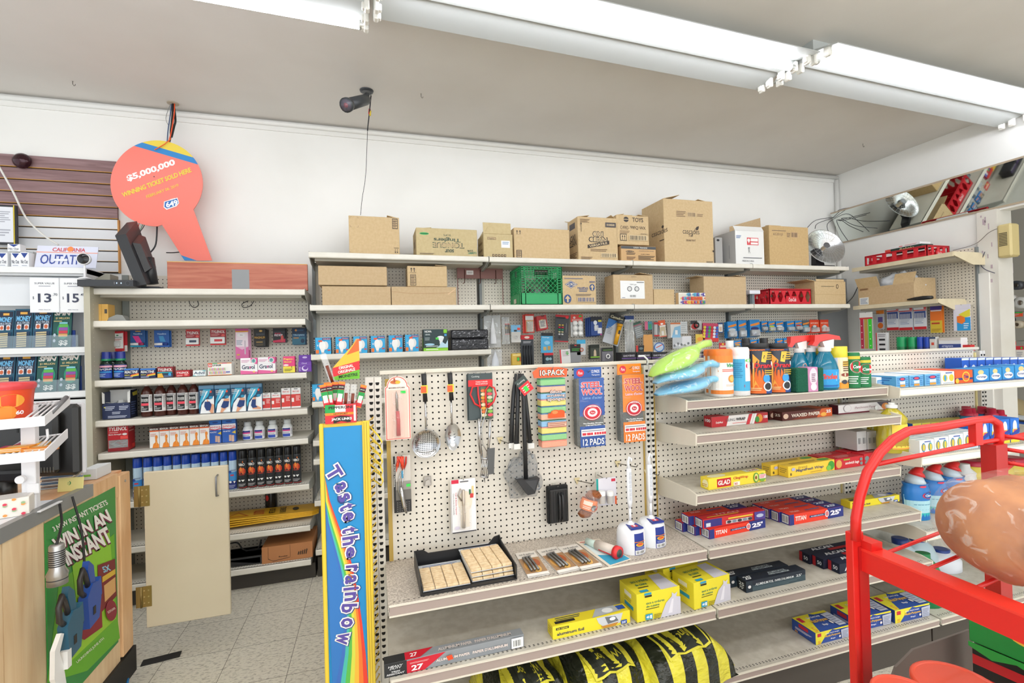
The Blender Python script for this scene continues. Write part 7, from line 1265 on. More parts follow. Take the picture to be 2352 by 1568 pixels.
# shelf D: red foil boxes
TT=[('r',0,0,1,1,'#e6391f'),('r',.7,0,1,1,'#24307c'),('r',0,0,.08,1,'#24307c'),('t','TITAN',.2,.55,.2,.44,'#f4e0d8',2,.1),('r',.36,.42,.66,.62,'#1f3a6a'),('t','ALUMINUM FOIL',.5,.52,.24,.1,'#d8dcec'),('e',.68,.55,.04,.34,'#e8dcdc'),('e',.68,.55,.03,.24,'#d87a7a'),('t',"25'",.84,.55,.2,.5,'#eceaf4',3)]
TTT=[('r',.7,0,1,1,'#1f2b70'),('t','TITAN',.18,.6,.16,.3,'#f0c8c0',1,.1),('r',.36,.4,.62,.6,'#4a5a8a'),('t',"25'",.84,.5,.2,.5,'#d8dcec',2)]
LL=[('r',0,0,1,1,'#24307c'),('bar',.1,.1,.9,.9,8)]
tg='red and navy foil boxes'
gA,hA=roll('foil_box','red and navy foil box, bottom front of the left stack',(1630,1238.5),(1758,1211),1217,zD,'#d8331c',TT,TTT,LL,group=tg,n=2,labs=[('red and navy foil box, bottom middle of the left stack',-.03),('red and navy foil box, bottom back of the left stack',-.05)],step=.054)
up=[('r',0,0,1,1,'#c8282c'),('r',.02,.1,.3,.9,'#34307c'),('r',.05,.15,.12,.55,'#cfd8e0'),('r',.4,.62,.8,.78,'#e8c23a'),('r',.36,.15,.78,.5,'#c8c0c0')]+[('e',.41+.085*i,.33,.035,.15,('#34303a','#7a8a9a')[i%2]) for i in range(5)]+[('r',.82,.05,1,.95,'#4a3a8a'),('e',.91,.5,.06,.2,'#b0b8d0')]
v=Matrix.Rotation(gA.rotation_euler.z,3,'Z')
mb=carton((gA.dimensions.x if False else .335),.05,hA,'#c8282c',up,[('r',.0,0,1,1,'#c8282c'),('t','TITAN',.45,.6,.4,.3,'#e8a8a0'),('l',.1,.1,.6,.4,'#e8c23a',1)],LL)
solo('foil_box',mb,'red foil box lying on top of the left stack, front one with small pictures','wrap box',gA.location+v@Vector((-.012,.008,hA+.001)),gA.rotation_euler.z+rad(-3),tg)
q=dup(gA,gA.location+v@Vector((-.045,.066,hA+.0012)),'red and navy foil box lying on top of the left stack, back one',rz=gA.rotation_euler.z-rad(2),group=tg)
roll('foil_box','red and navy foil box, front of the right group of four',(1813.5,1207),(1937,1184.5),1183,zD,'#d8331c',TT,TTT,LL,group=tg,n=3,d=.044,labs=[('red and navy foil box, second from the front of the right group',-.012),('red and navy foil box, third from the front of the right group',-.02),('red and navy foil box, back of the right group',-.03)],step=.0465)
YF=[('r',.0,0,1,1,'#ecd92c'),('r',.04,.66,.2,.84,'#2a2820'),('t','no name',.12,.75,.13,.1,'#e8d83a'),('t','aluminum foil',.22,.36,.34,.24,'#1f2a5a'),('p',[(.55,.95),(.9,.95),(.86,.2),(.66,.06),(.58,.5)],'#c9ccd0'),('p',[(.66,.9),(.8,.8),(.84,.4),(.7,.3)],'#6a6e74'),('p',[(.6,.22),(.84,.3),(.8,.06),(.64,.05)],'#c88a34'),('e',.76,.66,.04,.14,'#eceef0'),('r',.87,.06,.95,.36,'#2450a8'),('t',"25'",.91,.2,.06,.16,'#fff')]
YT=[('r',.05,.2,.3,.5,'#2a2820'),('l',.08,.5,.4,.9,'#3a4a5a',2),('p',[(.5,.0),(.9,.2),(.86,.95),(.62,.95)],'#b0b4b8'),('e',.74,.5,.07,.3,'#e8eaec'),('r',.87,.3,.97,.8,'#2450a8')]
roll('yellow_foil_box','yellow foil box alone at the right of the wide shelf',(1953,1168.5),(2066,1150.8),1153,zD,'#e6d22c',YF,YT,group='yellow foil boxes',d=.05)
roll('yellow_foil_box','yellow foil box in front of the yellow bag box, low shelf',(1270,1469.4),(1447.5,1429),1439.5,zE,'#e6d22c',YF,YT,[('l',.2,.2,.8,.8,'#b8a02c',3)],group='yellow foil boxes',d=.052)
# grey heavy duty foil, dark foil, alcan
roll('grey_foil_box','long grey heavy duty foil box with a red wedge, lowest left',(883,1558),(1204,1484.6),1527,zE,'#8b8f93',[('r',0,0,.15,1,'#232426'),('p',[(.15,0),(.27,0),(.42,1),(.15,.92)],'#c8142c'),('t','HEAVY',.075,.75,.1,.14,'#e0e0e0',1,.2),('t','DUTY',.075,.6,.08,.13,'#e0e0e0',1,.2),('t','TRES',.075,.36,.06,.12,'#e0e0e0',1,.2),('t','RESISTANT',.075,.2,.12,.13,'#e0e0e0',1,.2),('t','27',.22,.34,.08,.42,'#f2e8e8',2),('l',.17,.66,.3,.8,'#e8a0a0',2),('t','ALUMINIUM PAPER',.47,.5,.24,.2,'#e9d8d0'),('t',"PAPIER D'ALUMINIUM",.74,.5,.26,.22,'#e9d8d0'),('bar',.905,.15,.985,.85,8),('r',.9,.1,.99,.9,'#eceaea'),('bar',.91,.2,.98,.8,7),('p',[(.42,.7),(.46,.75),(.47,.4),(.435,.35)],'#e8481c')],[('r',0,0,.14,1,'#232426'),('p',[(.14,0),(.24,0),(.34,1),(.14,1)],'#c8142c'),('t','27',.2,.5,.05,.5,'#f2e8e8',1.5),('t',"ALUMINIUM PAPER   PAPIER D'ALUMINIUM",.64,.45,.54,.4,'#dccfc8')],d=.04)
DF=[('r',0,0,1,1,'#3c5058'),('r',0,.55,1,1,'#1c2634'),('r',0,0,.1,1,'#22303c'),('t','ALUMINUM FOIL',.3,.6,.3,.22,'#dfe4e4',1),('t',"PAPIER D'ALUMINIUM",.63,.6,.32,.2,'#dfe4e4',1),('t',"25'",.88,.62,.1,.22,'#dfe4e4'),('e',.05,.5,.025,.14,'#e0e0e0'),('l',.1,.1,.9,.4,'#5a7078',3)]
roll('dark_foil_box','dark teal foil box, front one of the two',(1714,1361.6),(1850,1332),1336,zE,'#22303c',DF,[('r',0,0,1,1,'#1a2230'),('t',"25'",.1,.5,.12,.5,'#e8eaea',2),('t','ALUMINUM FOIL',.6,.62,.3,.24,'#b8c4c8'),('t',"PAPIER D'ALUMINIUM",.6,.34,.34,.22,'#b8c4c8')],[('r',0,0,1,1,'#141c26'),('t','25',.5,.6,.6,.3,'#e0e4e4'),('t',"75'",.5,.26,.5,.24,'#e0e4e4')],group='dark teal foil boxes',n=1,labs=[('dark teal foil box, back one of the two',-.035)],step=.056)
roll('navy_foil_box','navy and red foil box, front of three behind the red rack post',(1928.5,1318.5),(2040,1293),1296,zE,'#141c34',[('r',.0,0,1,1,'#141c34'),('t','ALCAN',.32,.45,.44,.5,'#eceef2',2),('r',.7,.1,.96,.9,'#b8242c')],[('r',0,0,1,1,'#18203a'),('t','ALCAN',.4,.7,.44,.4,'#eceef2',2),('r',.45,.05,.9,.4,'#b8242c')],[('r',0,0,1,1,'#101830'),('r',0,0,.3,1,'#b8242c'),('t','50',.65,.5,.4,.4,'#e0e4e8')],group='navy foil boxes',d=.055,n=2,labs=[('navy and red foil box, middle of three behind the red rack post',-.025),('navy and red foil box, back of three behind the red rack post',-.04)],step=.058)
# kitchen bag boxes
KBF=[('t','sacs a ordures',.42,.62,.42,.09,'#1f7a5a',1),('t','de cuisine',.36,.5,.3,.08,'#1f7a5a',1),('l',.2,.38,.5,.43,'#3a3420',1),('r',.18,.84,.34,.9,'#2a2820'),('r',.17,.92,.33,1,'#2a9ac0'),('p',[(.52,0),(1,0),(1,.62),(.9,.66),(.93,.82),(.86,.76),(.8,.84),(.8,.7),(.66,.5)],'#cfcdd8'),('p',[(.7,.1),(.8,.1),(.84,.6),(.8,.6)],'#e6e4ec'),('r',.18,.04,.34,.24,'#2a9ac0'),('t','48',.23,.14,.07,.09,'#fff'),('r',.28,.08,.32,.2,'#fff'),('l',.37,.04,.54,.2,'#8a7a1c',3)]
KBT=[('t','sacs a ordures',.34,.72,.4,.16,'#1f7a5a',1),('t','de cuisine',.3,.5,.26,.14,'#1f7a5a',1),('p',[(.56,.0),(.95,.0),(.9,.9),(.64,.9)],'#cfcdd8'),('l',.16,.26,.4,.36,'#3a3420',1),('r',.12,.04,.3,.16,'#2a9ac0')]
KBL=[('r',.3,.68,.7,.84,'#ece8d0'),('r',.3,.3,.8,.44,'#2a9ac0'),('l',.3,.5,.7,.64,'#b8a830',2)]
kb,hk=gbox('kitchen_bag_box','yellow kitchen bag box with a white bag picture, left one','bag box',(1463.8,1430.5),(1563,1407),1366,zE,.125,'#ecdc34',KBF,KBT,KBL,group='yellow kitchen bag boxes')
k2,h2=gbox('kitchen_bag_box','yellow kitchen bag box with a white bag picture, right front one','bag box',(1595,1401.5),(1677.5,1376.4),1340,zE,.125,'#ecdc34',KBF,KBT,KBL,group='yellow kitchen bag boxes')
dup(k2,k2.location+Vector((-.045,.14,0)),'yellow kitchen bag box half hidden behind the right front one')
# base deck: blue multi-purpose bag boxes
MP=[('r',0,0,1,1,'#2f4f9c'),('p',[(0,0),(.14,0),(.3,.6),(.5,1),(0,1)],'#e8dc34'),('p',[(.5,1),(1,1),(1,.86),(.6,.9)],'#e8dc34'),('r',.05,.62,.16,.9,'#c8283a'),('t','5',.1,.16,.09,.26,'#e8a83a',2),('t','Multi-Purpose',.5,.52,.46,.22,'#e8b84a',1.5),('t','Clear Extra Large',.48,.76,.4,.12,'#e8e8f0'),('t','Bags',.5,.26,.14,.12,'#e8e8f0'),('p',[(.76,.05),(.97,.05),(1,.85),(.74,.8)],'#b9bed0'),('l',.78,.1,.96,.7,'#8a90a8',5),('e',.7,.3,.03,.1,'#e8e0e0')]
m1,hm=gbox('multipurpose_bag_box','blue and yellow bag box, left of three on the base deck','bag box',(1873.7,1481.5),(1950,1461),1454,zF,.12,'#2f4f9c',MP,MP,[('r',.3,.6,.7,.9,'#c8283a'),('l',.15,.3,.85,.5,'#e8e8f0',3),('t','5',.2,.12,.15,.16,'#e8a83a')],group='blue and yellow bag boxes')
m3,_=gbox('multipurpose_bag_box','blue and yellow bag box, right of three on the base deck','bag box',(2056,1432),(2135,1413),1402,zF,.12,'#2f4f9c',MP,MP,[('r',.3,.6,.7,.9,'#c8283a'),('l',.15,.3,.85,.5,'#e8e8f0',3)],group='blue and yellow bag boxes')
dup(m3,(m1.location+m3.location)/2+Vector((.012,.012,0)),'blue and yellow bag box, middle of three behind the red post')
# salt bags
def stripes():
    m=bpy.data.materials.new('salt_bag_print'); m.use_nodes=True; nt=m.node_tree; b=nt.nodes['Principled BSDF']; b.inputs['Roughness'].default_value=.22; L=nt.links.new
    tc=nt.nodes.new('ShaderNodeTexCoord'); mp=nt.nodes.new('ShaderNodeMapping'); mp.inputs['Rotation'].default_value=(0,0,rad(12)); L(tc.outputs['Object'],mp.inputs[0])
    w_=nt.nodes.new('ShaderNodeTexWave'); w_.inputs['Scale'].default_value=2.7; w_.inputs['Distortion'].default_value=1.6; w_.inputs['Detail'].default_value=0; L(mp.outputs[0],w_.inputs['Vector'])
    r=nt.nodes.new('ShaderNodeValToRGB'); r.color_ramp.interpolation='CONSTANT'; r.color_ramp.elements[0].color=lin('#20241a'); r.color_ramp.elements[1].position=.5; r.color_ramp.elements[1].color=lin('#d9cf3c'); L(w_.outputs['Fac'],r.inputs[0]); L(r.outputs[0],b.inputs['Base Color'])
    n=nt.nodes.new('ShaderNodeTexNoise'); n.inputs['Scale'].default_value=9; bp=nt.nodes.new('ShaderNodeBump'); bp.inputs['Strength'].default_value=.5; bp.inputs['Distance'].default_value=.03; L(n.outputs['Fac'],bp.inputs['Height']); L(bp.outputs[0],b.inputs['Normal']); return m
MS=stripes()
for i,(cx,cy,lx,ly,lb_,rz_) in enumerate(((.50,1.72,.15,.17,'yellow and black striped salt bag, leftmost under the low shelf',8),(.80,1.70,.17,.19,'yellow and black striped salt bag, middle of three',10),(1.12,1.70,.20,.19,'yellow and black striped salt bag, rightmost, lettering upside down',12))):
    t=thing('salt_bag',lb_,'salt bag',(cx,cy,zF+.001),rad(rz_),group='striped salt bags')
    mb=MB(); rn=random.Random(20+i); ph=[rn.uniform(0,6) for _ in range(6)]; H=.14+.01*i
    def fn(u,v,top=True):
        x,y=(u*2-1),(v*2-1); e=(1-x**4)*(1-y**4); z=H*(max(e,0)**.45)*(1+.06*math.sin(5*x+ph[0])*math.cos(4*y+ph[1]))+.008*math.sin(13*x+ph[2])*e; return (x*lx*(1+.03*math.sin(5*y+ph[3])),y*ly*(1+.03*math.sin(5*x+ph[4])),z)
    mb.grid(fn,30,30,MS); mb.grid(lambda u,v:(fn(1-u,v)[0],fn(1-u,v)[1],.001),6,6,MS); obj('bag',mb,t)
    mb=MB(); f2=D(mb,lambda u,v,k:Vector(fn(.2+.6*u,.08+.42*v))+Vector((0,0,.003+k)),6)
    def gp(x0,y0,x1,y1,c): 
        k=f2.k
        for a in range(8): f2.k=k; f2.r(x0,y0+(y1-y0)*a/8,x1,y0+(y1-y0)*(a+1)/8,c)
    gp(.05,.1,.95,.95,'#d9cf3c'); gp(.08,.14,.92,.9,'#20241a'); gp(.25,.3,.8,.7,'#2c3026'); f2.t('Windsor',.52,.5,.5,.26,'#cfc43a',1,.1,180); obj('label',mb,t)
    mb=MB(); mb.grid(lambda u,v:(lx*(.95+.22*u),ly*(-.8+.9*v),.004+.05*math.sin(u*3)*(1-u)+.01*math.sin(v*14)),8,14,C('#d9cf3c',.25)); obj('folded_end',mb,t)
# ================= GONDOLA: third bay =================
def b3(name,label,cat,pl,pr,pt,yf,z,d,col,f=(),t=(),l=(),group=None):
    return item(name,label,cat,pl,pr,pt,z,yf,d,col,f,t,l,group=group)
CLX=[('r',0,0,1,1,'#6fb4e0'),('e',.5,.72,.26,.16,'#1f3f90'),('e',.5,.72,.18,.1,'#d8485c'),('r',.3,.3,.7,.52,'#e8eef4'),('r',.3,.06,.7,.24,'#ee9a34'),('l',.05,.1,.26,.9,'#3f7ab8',5),('l',.75,.1,.95,.9,'#3f7ab8',5)]
for i,(a,b,tp) in enumerate(((2058,2086,863),(2089,2120,861),(2124,2159,858))): b3('cleaner_refill_box',ordn(i,3,'pale blue refill box with an orange bar','far right top shelf'),'box',a,b,tp,1.73,z3a,.2,'#eceef0',CLX,l=[('r',0,.0,1,1,'#5aa4d8'),('l',.1,.1,.9,.9,'#2f6ab0',4)],group='pale blue refill boxes')
for i,(a,b) in enumerate(((2013,2028),(2030,2045))): b3('cleaner_refill_box','small blue sided box, '+('left' if i==0 else 'right')+' beside the green cans','box',a,b,866,1.80,z3a,.1,'#eef0f0',[('r',.1,.05,.9,.7,'#5aa4d8'),('l',.2,.1,.8,.6,'#e4ecf4',3)],group='small blue sided boxes')
b3('sponge_box','white sponge box with two yellow sponges printed','box',2162,2192,853,1.73,z3a,.2,'#eeefee',[('e',.28,.5,.18,.28,'#e0c23a'),('e',.76,.5,.18,.28,'#e0c23a'),('e',.28,.5,.08,.24,'#3a9ad0'),('r',.3,.86,.8,.94,'#2f4f9c'),('l',.1,.06,.9,.16,'#9aa4b8',1)])
b3('laundry_soap_box','orange laundry soap box with a yellow ring logo','box',2194,2234,850,1.73,z3a,.2,'#e8571f',[('r',0,.25,1,.42,'#24377c'),('e',.6,.5,.22,.4,'#f0c23a'),('e',.6,.5,.17,.31,'#e8672a'),('t','Tide',.6,.5,.26,.24,'#24377c',2),('e',.08,.2,.1,.2,'#f0c23a')],[('r',0,0,1,1,'#e0603a')])
SN=[('r',0,0,1,1,'#2f8fd0'),('e',.45,.74,.2,.18,'#e8c88a'),('e',.5,.36,.38,.24,'#eef0f6'),('t','Scrungy',.5,.38,.66,.2,'#24337c',1.5,.2),('r',0,0,1,.08,'#1f5fb0')]
for i,(a,b,tp) in enumerate(((2237,2271,847),(2273,2300,844),(2302,2329,841),(2331,2362,838))): b3('tissue_box',ordn(i,4,'bright blue box with a white blob logo','far right row'),'box',a,b,tp,1.73,z3a,.11,'#2f8fd0',SN,[('r',0,0,1,1,'#4a9ad8')],group='bright blue boxes in the front row')
for i in range(8): a=2207+i*18.6; b3('duster_box',ordn(i,8,'dark blue box with a white puff','behind the front row'),'box',a,a+18,822-i*.2,1.86,z3a,.08,'#1f5cc0',[('e',.55,.42,.3,.26,'#e4e8ee'),('r',0,.9,1,1,'#dfe4ec'),('r',0,0,.08,1,'#184a9c')],group='dark blue boxes in the back row')
# dish soap
SOAP=C('#e0cf3c',.06,trans=.45)
for px,pb,w_,lb_,bk_ in ((2034,1036,38,'yellow dish soap bottle behind the front one',.05),(2073,1042,50,'yellow dish soap bottle in front with a yellow label',0)):
    gcan('dish_soap_bottle',lb_,'bottle',px,pb,922,w_,z3b,[(.9,0),(1,.03),(1,.3),(.86,.45),(.9,.6),(.95,.68),(.6,.8),(.3,.88),(.28,.9)],SOAP,[('cap',[(.34,.89),(.36,.95),(.2,.96),(.18,1)],C('#e4e4e0',.3))],(.06,.6,[('r',.35,.05,.95,.95,'#f0d24a'),('e',.65,.8,.12,.06,'#2a7ab0'),('r',.45,.6,.85,.68,'#2f4f9c'),('l',.42,.15,.88,.5,'#a8862c',5),('r',.35,.05,.95,.1,'#ee9a3a')]),group='yellow dish soap bottles',back=bk_,sy=.6)
for i,(a,b) in enumerate(((1968,1990),(1992,2013))): b3('grey_box','white and grey box with barcodes, '+('left' if i==0 else 'right')+' one beside the dish soap','box',a,b,990,1.82,z3b,.12,'#c9c9c9',[('bar',.12,.3,.42,.7,6,'#55585c','#d4d4d4'),('bar',.58,.3,.88,.7,6,'#55585c','#d4d4d4')],group='white and grey barcode boxes')
SPB=[('r',0,0,1,1,'#eaeef2'),('e',.26,.5,.17,.28,'#e0c23a'),('e',.74,.5,.17,.28,'#e0c23a'),('e',.26,.5,.12,.32,'#3a7ab8'),('e',.26,.5,.08,.24,'#e0c23a'),('e',.74,.5,.12,.32,'#3a9ab8'),('e',.74,.5,.08,.24,'#e0c23a'),('r',.3,.86,.75,.93,'#4a5fa8'),('l',.1,.04,.9,.14,'#9ac4d8',1)]
for i in range(4): a=2112+i*33.5; b3('sponge_carton',ordn(i,4,'long white carton with yellow sponges printed','far right'),'box',a,a+32.5,1010-i*6.5,1.645,z3b,.2,'#e4e8ec',SPB,[('l',0,0,1,1,'#8ab4c8',6,.2)],[('bar',.2,.3,.8,.7,7)],group='white sponge cartons')
BSP=[('r',0,0,1,1,'#1f6fd0'),('r',0,0,1,.16,'#f0d83a'),('e',.5,.66,.24,.26,'#dfe6ea'),('r',.2,.4,.8,.56,'#e8c83a'),('e',.5,.46,.2,.08,'#d8406a'),('p',[(.0,.2),(1,.42),(1,.6),(.0,.36)],'#24409c')]
for i,(a,b,tp) in enumerate(((2252,2271,968),(2273,2291,966),(2297,2318,963),(2320,2340,960))): b3('scrubber_box',ordn(i,4,'blue and yellow scrubber box','seen behind the red rack'),'box',a,b,tp,1.66,z3b,.1,'#1f6fd0',BSP,group='blue and yellow scrubber boxes')
for i in range(7): a=2096+i*21; b3('blue_box',ordn(i,7,'blue box with a white puff','behind sponge cartons'),'box',a,a+20,972-i*1.5,1.86,z3b,.09,'#1f5cb0',[('e',.5,.5,.3,.26,'#e4e8ee'),('r',0,.88,1,1,'#d8c84a')],[('r',0,0,1,1,'#c8bc5a')],group='blue boxes behind the sponge cartons')
for i,(px,y,yy) in enumerate(((2200,952,1.92),(2222,950,1.92),(2238,955,1.86),(2258,950,1.92),(2285,955,1.86),(2302,950,1.92),(2318,957,1.86),(2338,950,1.92))):
    p=WY(px,y,yy); H=p.z-z3b; pass
    t=bottle('softener_bottle',ordn(i,8,'blue bottle with a crimson cap','in the back cluster'),'bottle',min(p.x,3.57),1.925 if i%2 else 1.875,z3b+.001,[(.03,0),(.032,.01),(.032,H*.85),(.024,H)],C('#1f8ab8',.3),[('cap',[(.03,H),(.03,H+.014),(.022,H+.015),(.02,H+.042),(.017,H+.043)],C('#b81f3c',.4))],group='crimson capped blue bottles',seg=14)
# toilet cleaner bottles
for i,(px,pb) in enumerate(((2124,1196),(2165,1180),(2207,1168))):
    def neck(t,r,h):
        mb=MB(); mb.tube([(.0,0,h*.72),(.0,0,h*.8),(r*.15,0,h*.87)],[r*.7,r*.62,r*.42],C('#c8d8e4',.35),14); obj('white_neck',mb,t)
        mb=MB(); mb.tube([(r*.14,0,h*.86),(r*.2,0,h*.92),(r*.3,0,h*.97),(r*.6,0,h*1.0)],[r*.55,r*.45,r*.28,r*.12],C('#e02c2c',.35),14); obj('red_cap',mb,t)
    gcan('toilet_cleaner_bottle',ordn(i,3,'blue and aqua bottle with a pointed red cap','lower far right'),'bottle',px,pb,1072-i*6,42,z3c,[(.94,0),(1,.02),(.9,.25),(1,.45),(.97,.6),(.86,.66),(.95,.72)],C('#1f74c0',.3),[],(.01,.7,[('r',0,0,1,.2,'#2ab0b0'),('r',0,.2,1,.55,'#a8d4de'),('p',[(0,.7),(.5,.5),(1,.62),(1,.3),(0,.2)],'#a8d4de'),('e',.8,.7,.26,.1,'#d0304a'),('e',.8,.7,.22,.08,'#24408c'),('t','Clorox',.8,.7,.36,.06,'#fff'),('l',.3,.28,.95,.46,'#4a8aa8',4),('e',.6,.95,.12,.03,'#e0405c')]),group='toilet cleaner bottles',deco=neck,sy=.6)
t=gcan('white_spray_bottle','ribbed white plastic spray bottle between the cleaners and yellow jugs','spray bottle',2237,1150,1062,30,z3c,[(1,0)]+[((1,.94)[k%2],.05+k*.07) for k in range(11)]+[(.5,.88),(.45,1)],C('#dcdcdc',.35),[],None,sy=.7)
for i,(px,pb) in enumerate(((2268,1145),(2318,1135),(2358,1128))):
    gcan('detergent_jug',ordn(i,3,'yellow detergent jug with a red band','behind the red rack'),'jug',px,pb,1052-i*4,46,z3c,[(.95,0),(1,.02),(1,.7),(.7,.88)],C('#d9c43a',.4),[('cap',[(.72,.86),(.74,.98),(.6,1)],C('#b81f3c',.4))],(.3,.6,[('r',.1,0,.9,1,'#d0b030'),('l',.2,.2,.8,.8,'#a8862c',3)]),group='yellow detergent jugs',sy=.7)
for i,(px,pt) in enumerate(((2100,1228),(2142,1222),(2196,1252))):
    gcan('bleach_jug',ordn(i,3,'pale blue white jug with a blue cap','behind the red rack'),'jug',px,1372-i*14,pt,56,zF,[(.95,0),(1,.02),(1,.5),(.75,.75),(.4,.88)],C('#b8cdd6' if i<2 else '#e4e8f0',.35),[('cap',[(.42,.87),(.44,.99),(.36,1)],C('#24408c',.4))],None,group='blue capped jugs',sy=.7,back=.08)
gcan('green_jug','green cleaner jug with a small picture label on the base deck','jug',2153,1398,1262,54,zF,[(.95,0),(1,.02),(1,.6),(.7,.8),(.4,.9),(.4,1)],C('#0f7a44',.3),[],(.02,.55,[('r',.5,.2,.98,.9,'#7ac0a0'),('e',.72,.6,.14,.18,'#3a7ad0'),('e',.8,.3,.12,.1,'#7a2c30'),('e',.66,.85,.08,.06,'#e0e8dc')]),sy=.7)
# ================= YELLOW DISPLAY STAND =================
YS=1.80
def pxd(mb,o,Y=None,X=None,off=(0,-1,0)):
    """decal surface addressed in photo pixels on a real plane (v is -y)"""
    of=Vector(off)
    return D(mb,(lambda u,v,k:WY(u,-v,Y)-o+of*k) if Y else (lambda u,v,k:WX(u,-v,X)-o+of*k))
o=Vector((WY(788,1400,YS).x,YS,0)); t=thing('display_stand','tall narrow yellow candy display stand with a blue rainbow side panel','display stand',o)
zt_=WY(775,972,YS).z; xl=WY(742,1000,YS).x-o.x+.004; xr=WY(836,1000,YS).x-o.x; ye=C('#e6c63c',.45)
lx=lambda py:WY(735+(py-980)*.051,py,YS).x-o.x
mb=MB(); mb.box(xl-.012,xr+.018,0.0,.02,0.0,zt_,ye); obj('back_panel',mb,t)
for a,b,n_ in ((xl-.016,xl-.002,0),(xr-.006,xr+.02,1)): mb=MB(); mb.box(a,b,-.012,.004,0,zt_+.003,ye,.003); (n_ and [mb.box(a+.006,a+.008,-.0135,-.012,0,zt_,C('#b8982c')),mb.box(a+.015,a+.017,-.0135,-.012,0,zt_,C('#b8982c'))]); obj('frame_post',mb,t)
mb=MB(); mb.box(xl-.002,xr-.006,-.003,-.0005,.0,zt_-.012,C('#1789c6',.35)); W_=xr-xl-.004; ws=lambda px,py:(WY(px,py,YS).x-o.x,WY(px,py,YS).z)
dd=D(mb,lambda u,v,k:(u,-.0034-k*.8,v))
def band(pts_out,pts_in,c):
    P=[ws(*p) for p in pts_out]+[ws(*p) for p in pts_in[::-1]]; dd.p([(min(max(x,xl-.001),xr-.007),max(z,.01)) for x,z in P],c)
ys_=[1095,1150,1200,1250,1300,1360,1430,1500,1568,1700]
outr=[738,758,776,795,810,822,832,840,846,858]; inn=[738,742,752,765,778,790,792,785,772,740]
cols=['#e8402c','#ee7a2c','#f0b83a','#d8d84a','#5ab84a','#48b8a8','#3a6ab8']
nB=len(cols)
for j,c in enumerate(cols): band([(a+(b-a)*j/nB,y) for a,b,y in zip(outr,inn,ys_)],[(a+(b-a)*(j+1)/nB,y) for a,b,y in zip(outr,inn,ys_)],c)
band([(b,y) for b,y in zip(inn,ys_)],[(735+(y-980)*.05,y) for y in ys_],'#2f74bc')
LT_=[('T',768,1084,-62),('a',783,1117,-66),('s',791,1141,-70),('t',797,1162,-74),('e',800,1184,-80),('t',803,1215,-86),('h',805,1239,-88),('e',805,1266,-90),('r',808,1303,-92),('a',806,1328,-93),('i',807,1349,-93),('n',805,1367,-94),('b',802,1394,-98),('o',797,1427,-102),('w',787,1463,-106)]
sc_=abs(ws(800,1300)[0]-ws(801,1300)[0])
HT={'T':(26,25),'a':(18,20),'s':(16,20),'t':(12,26),'e':(18,20),'h':(18,27),'r':(15,20),'i':(7,27),'n':(18,20),'b':(19,27),'o':(20,21),'w':(24,20)}
K_=dd.k+1
for lay,(b_,gr,c) in enumerate(((9,1.45,'#24407c'),(7,1.34,'#f2ece4'),(2,.95,'#5a4a9c'))):
    for ch,px,py,r in LT_:
        x,z=ws(px,py); wd,hg=HT[ch]; dx=.0015 if lay==0 else 0; dd.k=K_+lay*2
        dd.t(ch,x+dx,z-dx,(wd*1.18+(gr-1)*16)*sc_,(hg*1.38+(gr-1)*16)*sc_,c,b_,0,r)
obj('sign_panel',mb,t)
for i in range(5):
    mb=MB(); z=zt_-.02-.035*i; mb.tube([(xr+.02,.01,z),(xr+.05,-.03+.01*i,z-.03),(xr+.062,-.05,z-.05),(xr+.056,-.055,z-.062),(xr+.03,-.02,z-.05)],.0028,ye,6); obj('wire_loop',mb,t)
mb=MB()
for i in range(44): z=.05+i*.028; mb.tube([(xr+.018,.012,z),(xr+.034,.03,z+.012),(xr+.03,.05,z)],.0022,C('#c9a63a',.5),4,False)
obj('wire_side',mb,t)
# pepperoni box on the stand
p0=WY(748,981,YS); p1=WY(819,978,YS); w=p1.x-p0.x; h=WY(785,928,YS).z-zt_; cx=(p0.x+p1.x)/2
t=thing('meat_stick_box','red counter box of pepperoni sticks standing on the yellow stand','snack box',(cx,YS-.01,zt_+.001))
mb=MB(); rd=C('#d62430',.4); D_=.10
for a in ((-w/2,w/2,0,.002),(-w/2,w/2,D_-.002,D_)): mb.box(*a,0,h,rd)
for a in (-w/2,w/2-.002): mb.box(a,a+.002,.002,D_-.002,0,h,rd)
mb.box(-w/2,w/2,.002,D_-.002,0,.002,rd)
D(mb,lambda u,v,k:(-w/2+u*w,-k,v*h)).do([('r',0,.55,.32,1,'#1fa04c'),('r',.32,.6,.66,.96,'#ecebe4'),('t','PEPPERONI',.5,.84,.76,.15,'#22201e',1.5),('r',0,.44,1,.57,'#ef8a2c'),('t','HOT/FORT',.5,.505,.46,.09,'#3a1a12'),('p',[(.28,.34),(.5,.4),(.8,.34),(.82,.05),(.26,.02)],'#241816'),('t','JACK LINKS',.53,.22,.66,.17,'#f0ece6',2.2),('p',[(.35,.06),(.5,.12),(.7,.06),(.55,.02)],'#e0342c'),('r',.92,.1,.99,.94,'#e8e4dc')])
obj('carton',mb,t)
mb=MB(); q=lambda px,py,Y=YS+.07:(WY(px,py,Y).x-cx,WY(px,py,Y).z-zt_-.001)
P=[q(764,872),q(826,868),q(824,777),q(817,778)]; mb.prism([P[0],P[1],P[2],P[3]],'Y',.085,.088,C('#c9a06a',.6)); o_=Vector((cx,YS-.01,zt_+.001)); d=D(mb,lambda u,v,k:WY(u,-v,YS+.07)-o_-Vector((0,k+.0,0)))
d.k=2; d.p([(764,-845),(826,-828),(824,-779),(821,-779)],'#e8b83a'); d.p([(796,-815),(825,-805),(824,-779),(821,-779)],'#e0642c'); d.p([(764,-866),(826,-848),(826,-828),(764,-845)],'#d42a34'); d.p([(764,-873),(826,-869),(826,-848),(764,-866)],'#6ab82c')
